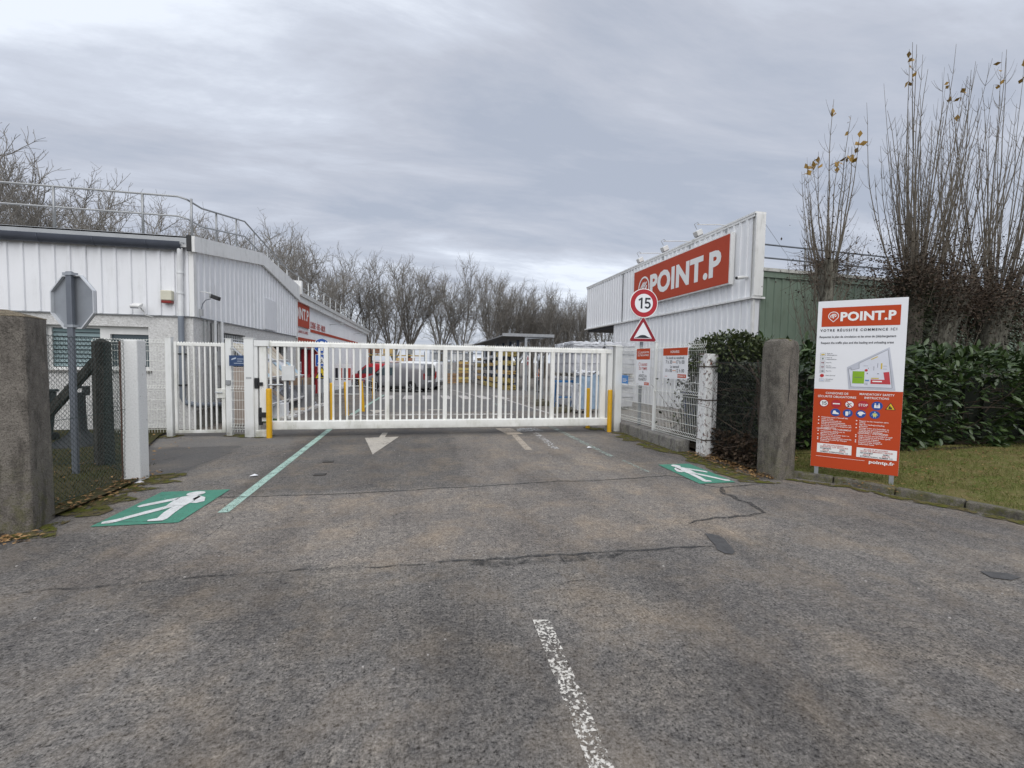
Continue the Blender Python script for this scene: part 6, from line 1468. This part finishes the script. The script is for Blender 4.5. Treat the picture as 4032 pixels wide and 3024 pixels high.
def poplar(lab, x, y, hz, tops, nsh, spread, trunk_r, mat, seed, ivy=0, ivytrunk=0, low=0, tipleaves=0):
    """pollarded poplar: trunk, knobbly head and a broom of straight shoots"""
    r = random.Random(seed); nr = np.random.default_rng(seed); T = thing('pollard_poplar', (x,y,0), lab, 'tree', 'pollarded poplars behind the laurel hedge')
    tm = MB(); pts = [(x+.04*math.sin(z*1.3+seed), y+.03*math.cos(z+seed), z) for z in [hz*i/8 for i in range(9)]]
    tm.tube(pts, [trunk_r*(1.25-.25*min(1,i/3)+(.0 if i < 7 else .28*(i-6))) for i in range(9)], 12); tm.build('trunk', mat, T, smooth=True)
    cm = MB(); tips = []
    def broom(p, L, rad, lean, az):
        d = Vector((math.cos(az)*lean,math.sin(az)*lean,1)); n = 9; P = [Vector(p)]; q = Vector(p); d.normalize()
        for i in range(n):
            d = (d+Vector((r.gauss(0,.035),r.gauss(0,.035),.10+.16*min(1,lean)))).normalized(); q = q+d*(L/n); P.append(q.copy())
        cm.tube(P, [rad*(1-.82*i/n) for i in range(n+1)], 5, False); tips.append(P)
        for i in range(1,n):
            for _ in range(r.choice((1,2,2,3,3))):
                a = r.uniform(0,6.28); l2 = r.uniform(.25,.95)*(1-.06*i)*min(1,L/3.5); dd = Vector((math.cos(a),math.sin(a),.75)); P2 = [P[i].copy()]; w = P[i].copy(); dd.normalize()
                for k in range(5): dd = (dd+Vector((r.gauss(0,.05),r.gauss(0,.05),.26))).normalized(); w = w+dd*(l2/5); P2.append(w.copy())
                cm.tube(P2, [.0048*(1-.6*k/5) for k in range(6)], 3, False)
    for i in range(nsh):
        az = r.uniform(0,6.28); q = math.sqrt(r.random()); lean = q*spread*1.15
        p = (x+math.cos(az)*trunk_r*1.3*q, y+math.sin(az)*trunk_r*1.3*q, hz+r.uniform(-.35,.15)-.25*q)
        broom(p, (tops-hz)*r.uniform(.68,1.10)*(1-.26*q), r.uniform(.012,.026), lean, az)
    for i in range(low):
        az = r.uniform(0,6.28); z = r.uniform(.4,hz*.85); broom((x+math.cos(az)*trunk_r*.8,y+math.sin(az)*trunk_r*.8,z), r.uniform(1.6,3.4), r.uniform(.009,.016), r.uniform(.35,.8), az)
    cm.build('shoots', SHOOT, T)
    def cloud(n, c, s, mat, size, name):
        P = nr.normal(size=(n,3))*np.array(s)+np.array(c); D = nr.normal(size=(n,3)); D[:,2] -= .3
        V, F = leaves(P, D, nr.uniform(.6,1.3,n)*size, LEAF_V, LEAF_F, nr); np_obj(name, V, F, mat, T, kind='stuff')
    if ivy:
        cloud(ivy, (x,y,hz-.15), (.34+trunk_r*.9,.34+trunk_r*.9,.36), IVYB, .075, 'ivy'); cloud(ivy//4, (x,y,hz+.7), (trunk_r*2.4,trunk_r*2.0,.6), IVYB, .06, 'ivy')
        tw = MB()
        for i in range(150):
            az = r.uniform(0,6.28); shoots(tw,(x+math.cos(az)*trunk_r,y+math.sin(az)*trunk_r,hz-.3+r.uniform(-.3,.4)),(math.cos(az),math.sin(az),r.uniform(-.5,.8)),r.uniform(.4,1.0),.008,r,5,3,.2,.05,.4)
        tw.build('burr_twigs', TWIG, T)
    if ivytrunk:
        n = ivytrunk; az = nr.uniform(0,6.28,n); zz = nr.uniform(.2,hz,n); rr_ = trunk_r*(1.1+nr.gamma(1.5,.16,n)); P = np.stack([x+np.cos(az)*rr_,y+np.sin(az)*rr_,zz],1); D = np.stack([np.cos(az),np.sin(az),-.4+nr.normal(0,.4,n)],1)
        V, F = leaves(P, D, nr.uniform(.6,1.3,n)*.085, LEAF_V, LEAF_F, nr); np_obj('trunk_ivy', V, F, IVY, T, kind='stuff')
    if tipleaves:
        me = np_mesh('leaf', LEAF_V*np.array([1,1.25,1]), LEAF_F); me.materials.append(POPL); tips.sort(key=lambda P: -P[-1].z)
        for P in tips[:tipleaves]:
            for k in range(r.randint(3,7)):
                q = P[-1].lerp(P[-2], r.random()*1.3); piece('leaf', me, T, q, (r.uniform(0,6),r.uniform(0,6),r.uniform(0,6)), (r.uniform(.13,.21),)*3)
poplar('slender pollarded poplar beside the sign warehouse with yellow leaves at its top', 10.15, 9.5, 4.35, 8.5, 17, .34, .15, PBARK, 1, ivy=250, low=34, tipleaves=9)
poplar('pollarded poplar with dark ivy ball right behind the info board', 12.95, 9.5, 4.15, 10.4, 44, .42, .24, BARK, 2, ivy=4200, ivytrunk=3800, low=4, tipleaves=2)
poplar('thick pale-barked poplar overgrown with suckers, right of the info board', 14.3, 9.8, 3.7, 10.1, 38, .40, .40, PBARK, 3, ivy=4200, ivytrunk=900, low=16, tipleaves=1)
poplar('poplar with dark ivy at the far right edge of the picture', 16.3, 9.8, 3.9, 11.3, 44, .42, .34, PBARK, 4, ivy=4200, ivytrunk=1500, low=14, tipleaves=3)

def thicket():
    T = thing('ivy_thicket', (15.6,10.6,0), 'dark tangle of ivy and suckers between the poplar trunks at the right edge', 'shrub'); r = np.random.default_rng(31); rr = random.Random(31)
    n = 9000; a = r.random(n); X = 13.6+5.6*a; Z = r.uniform(.8,3.9,n)*(1+.08*np.sin(X*3.1)); P = np.stack([X,10.55+.25*np.sin(X*2.7+Z*1.9)+r.normal(0,.16,n),Z],1)
    V, F = leaves(P, np.stack([r.normal(0,.6,n),-1+r.normal(0,.5,n),-.4+r.normal(0,.5,n)],1), r.uniform(.6,1.3,n)*.095, LEAF_V, LEAF_F, r); np_obj('foliage', V, F, IVYB, T, kind='stuff')
    tw = MB()
    for i in range(90): shoots(tw,(rr.uniform(13.4,19),rr.uniform(9.9,10.8),rr.uniform(.2,2.2)),(rr.gauss(0,.35),rr.gauss(0,.2),1),rr.uniform(.8,1.8),.010,rr,8,4,.07,.03,.35)
    tw.build('suckers', SHOOT, T)
thicket()
def shrub_shell(n, x0, x1, y0, y1, ztop, r, lump=.25, seed=0):
    """points over the outside of a clipped hedge, with outward directions"""
    P = []; D = []
    u = r.random((n,4))
    for a, b, c, d in u:
        X = x0+(x1-x0)*a; H = ztop*(1+.07*math.sin(X*2.3+seed)+.05*math.sin(X*5.1+seed*2)); t = b
        bul = .16*math.sin(X*1.9+seed)+.10*math.sin(X*4.7+1+seed)
        if t < .62: # front face
            z = c*H; yy = y0+bul*.8-.18*math.sin(min(1,z/H)*3.1)+abs(r.normal(0,.10))+.12*math.sin(z*4.3+X*3.1); dd = (r.normal(0,.6),-1,r.normal(.15,.6))
        elif t < .88: z = H-abs(r.normal(0,.10)); yy = y0+.05+(y1-y0)*d; dd = (r.normal(0,.7),r.normal(-.3,.7),1)
        else: z = c*H; yy = y0+(y1-y0)*d; dd = r.normal(size=3)
        P.append((X,yy,z)); D.append(dd)
    return np.array(P), np.array(D)
def hedge():
    H = thing('laurel_hedge', (9.5,7.3,0), 'dark green cherry laurel hedge behind the info board', 'hedge'); r = np.random.default_rng(8)
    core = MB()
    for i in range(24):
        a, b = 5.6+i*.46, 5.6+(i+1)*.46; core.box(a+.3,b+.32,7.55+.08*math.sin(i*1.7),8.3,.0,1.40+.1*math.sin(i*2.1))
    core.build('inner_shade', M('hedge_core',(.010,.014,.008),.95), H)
    tw = MB(); rr = random.Random(5)
    for i in range(150): shoots(tw,(rr.uniform(5.6,16),rr.uniform(6.9,7.5),rr.uniform(.1,1.3)),(rr.gauss(0,.6),-.6,rr.uniform(0,1)),rr.uniform(.3,.9),.009,rr,5,4,.18,.05,.4)
    tw.build('branches', TWIG, H)
    P, D = shrub_shell(7600, 5.5, 16.4, 6.95, 8.4, 1.88, r)
    P[:,2] = np.maximum(P[:,2], .12)
    # loose sprigs standing out of the top and face
    sp = []; sd = []
    for i in range(260):
        X0 = r.uniform(5.6,16); top = r.random() < .6; b = np.array([X0, 7.0+r.uniform(-.1,1.0) if top else 6.85, 1.85 if top else r.uniform(.5,1.7)]); d = np.array([r.normal(0,.35), r.normal(-.1,.3) if top else -.8, 1.0 if top else .35]); l = r.uniform(.10,.32)
        for q in range(8): sp.append(b+d*l*(q/7)+r.normal(0,.02,3)); sd.append(d+r.normal(0,.8,3))
    P = np.vstack([P, sp]); D = np.vstack([D, sd])
    hole = (np.abs((P[:,0]-11.0)/.55)**2+np.abs((P[:,2]-.85)/.30)**2 < 1) & (P[:,1] < 7.3); P, D = P[~hole], D[~hole]
    V, F = leaves(P, D, r.uniform(.55,1.5,len(P))*.15, LAUR_V, LAUR_F, r, up=.5); np_obj('foliage', V, F, LAUREL, H, kind='stuff')
    # the nearest large leaves, one by one
    me = np_mesh('leaf', LAUR_V, LAUR_F); me.materials.append(LAUREL)
    for i in range(220):
        X = rr.uniform(6.2,13); z = rr.uniform(.15,1.85); y = 6.82+.13*math.sin(X*1.9)+rr.uniform(-.12,.06)
        s = rr.uniform(.13,.19); piece('leaf', me, H, (X,y,z), (rr.uniform(-.5,.5),rr.uniform(-.3,.9),rr.uniform(-2.6,-.5)), (s,s,s))
hedge()
def ivy_bush():
    B = thing('ivy_bush', (5.35,6.9,0), 'ivy and bramble mass draped over the chain-link fence', 'shrub'); r = np.random.default_rng(12); rr = random.Random(6)
    tw = MB()
    for i in range(120): shoots(tw,(5.22+rr.uniform(0,.3),rr.uniform(5.9,7.7),rr.uniform(0,1.6)),(rr.uniform(-.7,.4),rr.gauss(0,.6),rr.uniform(-.3,1)),rr.uniform(.3,.9),.007,rr,6,4,.25,.03,.4)
    for i in range(4): shoots(tw,(5.3+.1*i,6.0+.4*i,0),(.05,.1,1),1.8,.035,rr,8,6,.12,0,.4)
    tw.build('stems', TWIG, B)
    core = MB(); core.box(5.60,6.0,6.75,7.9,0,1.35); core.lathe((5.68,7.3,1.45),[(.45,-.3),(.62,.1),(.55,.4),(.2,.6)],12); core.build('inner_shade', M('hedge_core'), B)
    n = 5200; y = r.uniform(5.85,7.95,n); z = r.uniform(.03,1.75,n); x = 5.14+.10*np.sin(y*5+z*3)+r.gamma(1.6,.07,n)+.12; P = np.stack([x,y,z],1); D = np.stack([-1+r.normal(0,.5,n),-.4+r.normal(0,.6,n),-.2+r.normal(0,.5,n)],1)
    V, F = leaves(P, D, r.uniform(.6,1.3,n)*.062, LEAF_V, LEAF_F, r); np_obj('foliage', V, F, IVY, B, kind='stuff')
    n = 1300; k = z < .6
    P2 = np.stack([5.08+r.gamma(1.5,.06,n),r.uniform(5.85,7.0,n),r.uniform(.0,.55,n)],1); V, F = leaves(P2, np.stack([-1+r.normal(0,.6,n),-.5+r.normal(0,.6,n),-.4+r.normal(0,.5,n)],1), r.uniform(.6,1.4,n)*.07, LEAF_V, LEAF_F, r); np_obj('dead_foliage', V, F, IVYB, B, kind='stuff')
    # rounded crown standing above the fence, seen from the gate
    n = 4200; d = r.normal(size=(n,3)); d /= np.linalg.norm(d,axis=1,keepdims=True); d[:,2] = np.where(d[:,2] < -.35, -d[:,2], d[:,2]); R0 = 1+.10*np.sin(d[:,0]*5+d[:,1]*7)+r.normal(0,.07,n)
    P = np.array([5.62,7.25,1.70])+d*R0[:,None]*np.array([.62,.85,.50]); V, F = leaves(P, d+r.normal(0,.5,(n,3))+np.array([0,0,-.5]), r.uniform(.6,1.3,n)*.075, LEAF_V, LEAF_F, r, up=.8)
    np_obj('crown_foliage', V, F, leafmat('ivy_bright',(.020,.032,.012),(.075,.095,.030),.45), B, kind='stuff')
    # dark shrub behind the second mesh panel
    S = thing('dark_shrub', (5.7,8.3,0), 'sparse dark shrub behind the opening hours panel', 'shrub')
    tw = MB()
    for i in range(40): shoots(tw,(5.6+rr.uniform(-.3,.3),8.1+rr.uniform(-.3,.4),0),(rr.gauss(0,.25),rr.gauss(0,.25),1),rr.uniform(.6,1.5),.008,rr,7,4,.12,0,.4)
    tw.build('stems', TWIG, S)
    n = 1300; P = np.stack([5.6+r.normal(0,.28,n),7.9+r.normal(0,.32,n),r.uniform(.1,1.45,n)],1); V, F = leaves(P, r.normal(size=(n,3)), r.uniform(.6,1.3,n)*.085, LEAF_V, LEAF_F, r); np_obj('foliage', V, F, IVY, S, kind='stuff')
    Bn = thing('blue_container', (6.5,9.0,0), 'dark blue plastic container behind the mesh panel', 'bin')
    MB().add([(6.15,8.75,.12),(7.0,8.75,.12),(7.0,9.35,.12),(6.15,9.35,.12),(6.08,8.68,.95),(7.07,8.68,.95),(7.07,9.42,.95),(6.08,9.42,.95)],[(0,3,2,1),(4,5,6,7),(0,1,5,4),(1,2,6,5),(2,3,7,6),(3,0,4,7)]).build('body', M('container_blue',(.015,.035,.12),.4), Bn, bev=.03); MB().box(6.05,7.1,8.65,9.45,.955,1.02).build('lid', M('container_blue'), Bn, bev=.02)
    for a in (6.2,6.9): MB().cyl((a,8.8,.06),(a+.05,8.8,.06),.06).build('wheel', BLACK, Bn)
ivy_bush()

# ------------------------------------------------------------------ lawns, kerb, moss, litter
def soil(name, a, b, c):
    t = NT(name); P = t.pos(); n = t.noise(P,2.2,7,.72,.4); m = t.noise(P,32,4,.7)
    k = t.mix(t.ramp(n,(.38,0),(.60,1)),a,b); t.col(t.mix(t.math('MULTIPLY',t.ramp(m,(.48,0),(.66,1)),.6),k,c)); t.p(rough=.95,spec=.1); t.bump(m,.9,.03); return t.done(name)
TURF = soil('mossy_turf',(.085,.120,.020),(.165,.135,.055),(.33,.27,.15)); BED = soil('dark_bed',(.035,.030,.022),(.06,.05,.035),(.12,.085,.05))
def lawn_mesh(name, poly, z, step=.22, amp=.02, mat=TURF, seed=0):
    """bumpy sheet filling an outline (x intervals per y are taken from the polygon)"""
    r = random.Random(seed); ys = [p[1] for p in poly]; y = min(ys); rows = []
    def xr(y):
        X = []
        for (a,b),(c,d) in zip(poly, poly[1:]+poly[:1]):
            if (b <= y < d) or (d <= y < b): X.append(a+(c-a)*(y-b)/(d-b))
        return (min(X),max(X)) if len(X) > 1 else None
    n = 26; V = []; m = int((max(ys)-min(ys))/step)
    for i in range(m+1):
        q = xr(min(ys)+(max(ys)-min(ys))*min(max(i/m,.0005),.9995))
        yy = min(ys)+(max(ys)-min(ys))*i/m
        for j in range(n+1):
            t = (j/n)**1.8; V.append((q[0]+(q[1]-q[0])*t, yy, z+(r.uniform(-amp,amp) if 0 < j < n else 0)))
    F = [(i*(n+1)+j,i*(n+1)+j+1,(i+1)*(n+1)+j+1,(i+1)*(n+1)+j) for i in range(m) for j in range(n)]
    return np_obj(name, V, F, mat, kind='structure')
KP = [(5.30,5.56),(5.61,5.28),(5.86,4.95),(6.03,4.51),(6.22,4.12),(6.39,3.74),(6.50,3.35),(6.56,2.9),(6.60,2.4),(6.62,1.8)]
lawn_mesh('lawn', [(5.34,7.0)]+[(a+.12,b+.03) for a,b in KP]+[(30,1.7),(30,7.2)], .075, .2, .018)
lawn_mesh('planting_bed', [(5.02,5.85),(5.35,5.6),(5.6,6.7),(30,6.9),(30,11.4),(9.8,11.4),(5.1,9.0)], .07, .25, .02, BED, 2)
lawn_mesh('lawn', [(-3.62,5.1),(-3.60,6.0),(-3.66,6.8),(-4.3,7.5),(-5.3,10.2),(-5.4,11.1),(-24,11.1),(-24,5.1)], .045, .22, .02, soil('left_turf',(.045,.050,.018),(.075,.065,.035),(.13,.10,.06)), 3)
def kerb():
    K = thing('kerb', (6.0,4.4,0), 'curved worn concrete kerb along the right lawn', 'kerb'); r = random.Random(3)
    pts = []
    for (a,b),(c,d) in zip(KP,KP[1:]):
        for i in range(4): pts.append((a+(c-a)*i/4, b+(d-b)*i/4))
    pts.append(KP[-1]); g = 6
    for i in range(0, len(pts)-g, g):
        seg = pts[i:i+g+1]; A = []; h = .095+r.uniform(-.01,.01)
        for j, p in enumerate(seg):
            q0 = pts[max(0,i+j-1)]; q1 = pts[min(len(pts)-1,i+j+1)]; d = Vector((q1[0]-q0[0],q1[1]-q0[1])).normalized(); n = Vector((-d.y,d.x)); n = n if n.x > 0 else -n
            e = d*(.006 if j == 0 else (-.006 if j == g else 0)); o = r.uniform(-.004,.004)
            A += [(p[0]+e.x+n.x*o,p[1]+e.y+n.y*o,-.03),(p[0]+e.x+n.x*(.012+o),p[1]+e.y+n.y*(.012+o),h),(p[0]+e.x+n.x*.14,p[1]+e.y+n.y*.14,h),(p[0]+e.x+n.x*.15,p[1]+e.y+n.y*.15,-.03)]
        F = []
        for j in range(g):
            for k in range(3): F.append((4*j+k,4*(j+1)+k,4*(j+1)+k+1,4*j+k+1))
        F += [(0,1,2,3),(4*g+3,4*g+2,4*g+1,4*g)]
        m = MB().add(A,F); o = m.build('kerbstone', CONC_K, K, bev=.018)
kerb()
def blades(name, n, region, h, mat, seed, z):
    """short grass tufts inside a region function"""
    r = np.random.default_rng(seed); P = []
    while len(P) < n:
        p = region(r)
        if p is not None: P.append(p)
    P = np.array(P); m = len(P); a = r.uniform(0,6.28,m); w = r.uniform(.0025,.005,m); hh = h*r.uniform(.4,1.3,m); lx, ly = r.normal(0,.5,m)*hh, r.normal(0,.5,m)*hh
    dx, dy = np.cos(a)*w, np.sin(a)*w; V = np.zeros((m,3,3)); V[:,0] = np.stack([P[:,0]-dx,P[:,1]-dy,P[:,2]],1); V[:,1] = np.stack([P[:,0]+dx,P[:,1]+dy,P[:,2]],1); V[:,2] = np.stack([P[:,0]+lx,P[:,1]+ly,P[:,2]+hh],1)
    np_obj(name, V.reshape(-1,3), np.arange(3*m).reshape(-1,3), mat, kind='stuff', label={'grass':'short grass','moss_tufts':'moss'}.get(name,name)+' '+('on the right lawn' if z > .07 else 'on the left lawn behind the fence'), cat='grass')
GRASS = leafmat('grass_blade',(.070,.105,.018),(.20,.175,.065),.8,.2)
def reg_r(r):
    x = 5.4+13*r.random()**1.7; y = r.uniform(2.0,6.95)
    lim = np.interp(y,[b for a,b in KP[::-1]],[a for a,b in KP[::-1]])+.16
    if y > 5.5: lim = 5.5
    return (x,y,.072) if x > lim else None
blades('grass', 42000, reg_r, .05, GRASS, 1, .08)
blades('grass', 16000, lambda r: (lambda x,y: (x,y,.04) if x < -3.75-.06*(y-5) and not (y > 7.4 and x > -4.3-(y-7.4)*.4) else None)(-3.7-6*r.random(), r.uniform(5.2,11.0)), .05, leafmat('grass_blade_dark',(.030,.040,.012),(.09,.085,.030),.8,.2), 2, .04)
def moss_strip(name, pts, w, seed):
    """cushions of moss and dirt gathered along an edge"""
    t = MATS.get('moss_edge')
    if not t:
        q = NT('moss_edge'); P = q.pos(); a = q.noise(P,9,6,.75); c = q.mix(q.ramp(q.noise(P,6,4,.6),(.4,0),(.62,1)),(.115,.125,.022),(.15,.12,.065)); q.col(q.mix(q.math('MULTIPLY',q.ramp(q.noise(P,60,3),(.5,0),(.7,1)),.5),c,(.05,.045,.03))); q.p(rough=.95,spec=.1,alpha=q.ramp(a,(.42,0),(.50,1))); q.bump(q.noise(P,80,3,.7),.9,.02); t = q.done('moss_edge')
    sheet(name, strip(pts,w,.35,seed,.15), t, .006)
moss_strip('moss_edge',[(4.62,9.75),(4.60,8.5),(4.62,7.6),(4.72,6.7),(4.70,6.2),(4.74,5.6),(4.78,5.2)],.42,1)
moss_strip('moss_edge',[(-3.55,6.95),(-3.58,6.3),(-3.56,5.7),(-3.50,5.15)],.46,2)
moss_strip('moss_edge',[(-3.40,5.05),(-3.42,4.75),(-3.7,4.6),(-4.3,4.55)],.24,3)
moss_strip('moss_edge',[(-6.3,10.15),(-5.3,10.15),(-4.9,10.3)],.35,4)
moss_strip('moss_edge',[(-4.1,10.12),(-3.5,10.02),(-3.1,10.0)],.3,5)
moss_strip('moss_edge',[(4.0,10.5),(4.45,10.25),(4.6,9.9)],.4,6)
moss_strip('moss_edge',[(5.22,5.42),(5.52,5.18),(5.76,4.90),(5.93,4.48),(6.12,4.08),(6.28,3.7),(6.4,3.2)],.16,7)
def litter(name, lab, n, region, size, mat, seed):
    r = np.random.default_rng(seed); P = np.array([region(r) for _ in range(n)]); D = np.stack([np.cos(a:=r.uniform(0,6.28,n)),np.sin(a),r.normal(0,.12,n)],1)
    V, F = leaves(P, D, r.uniform(.5,1.4,n)*size, LEAF_V, LEAF_F, r, up=.25); np_obj(name, V, F, mat, label=lab, cat='leaves', kind='stuff')
litter('fallen_leaves','dry leaves at the foot of the ivy and kerb on the right',900,lambda r:(5.0+r.normal(0,.14)-.0,r.uniform(5.4,7.2),.02+r.random()*.05),.05,DEAD,1)
litter('fallen_leaves','dry leaves on the right lawn below the hedge',1500,lambda r:(5.6+11*r.random(),r.uniform(4.2,6.9),.085+r.random()*.02),.045,DEAD,2)
litter('fallen_leaves','dry leaves by the left chain-link fence',230,lambda r:(-3.66+r.normal(0,.13),r.uniform(5.3,6.9),.045+r.random()*.02),.05,DEAD,3)
litter('fallen_leaves','heap of tan leaves at the foot of the left pillar',260,lambda r:(-3.85+r.normal(0,.22),4.58+r.normal(0,.07),.012+r.random()*.03),.05,leafmat('tan_leaf',(.22,.12,.05),(.46,.30,.15),.8,.2),4)
litter('fallen_leaves','dry leaves on the left lawn',420,lambda r:(-3.9-5*r.random(),r.uniform(5.3,10.5),.06+r.random()*.02),.05,DEAD,5)
def specks():
    r = random.Random(5); mb = MB()
    for i in range(150):
        x, y = r.uniform(-4,6), r.uniform(1.2,9.5)
        if x > 4.5 and y < 6: continue
        s = r.uniform(.003,.008); mb.obox((x,y,s*.5),(s,0,0),(0,s*r.uniform(.5,1),0),(0,0,s*.5))
    mb.build('grit', M('grit_pale',(.34,.32,.30),.9,var=.3,scale=50), kind='stuff', label='loose pale grit on the tarmac', cat='grit', org=(0,0,0))
    for x, y, lab in ((-2.30,6.62,'scrap of white paper on the drive near the green line'),(-3.60,6.45,'scrap of white plastic at the foot of the left white post'),(3.2,8.0,'small white scrap on the tarmac near the right mesh fence')):
        m = MB(); m.add([(x-.05,y-.02,.012),(x+.04,y-.03,.02),(x+.055,y+.02,.012),(x,y+.035,.03),(x-.045,y+.02,.014)],[(0,1,3),(1,2,3),(0,3,4)]); m.build('paper_scrap', WPANEL, label=lab, cat='litter')
specks()
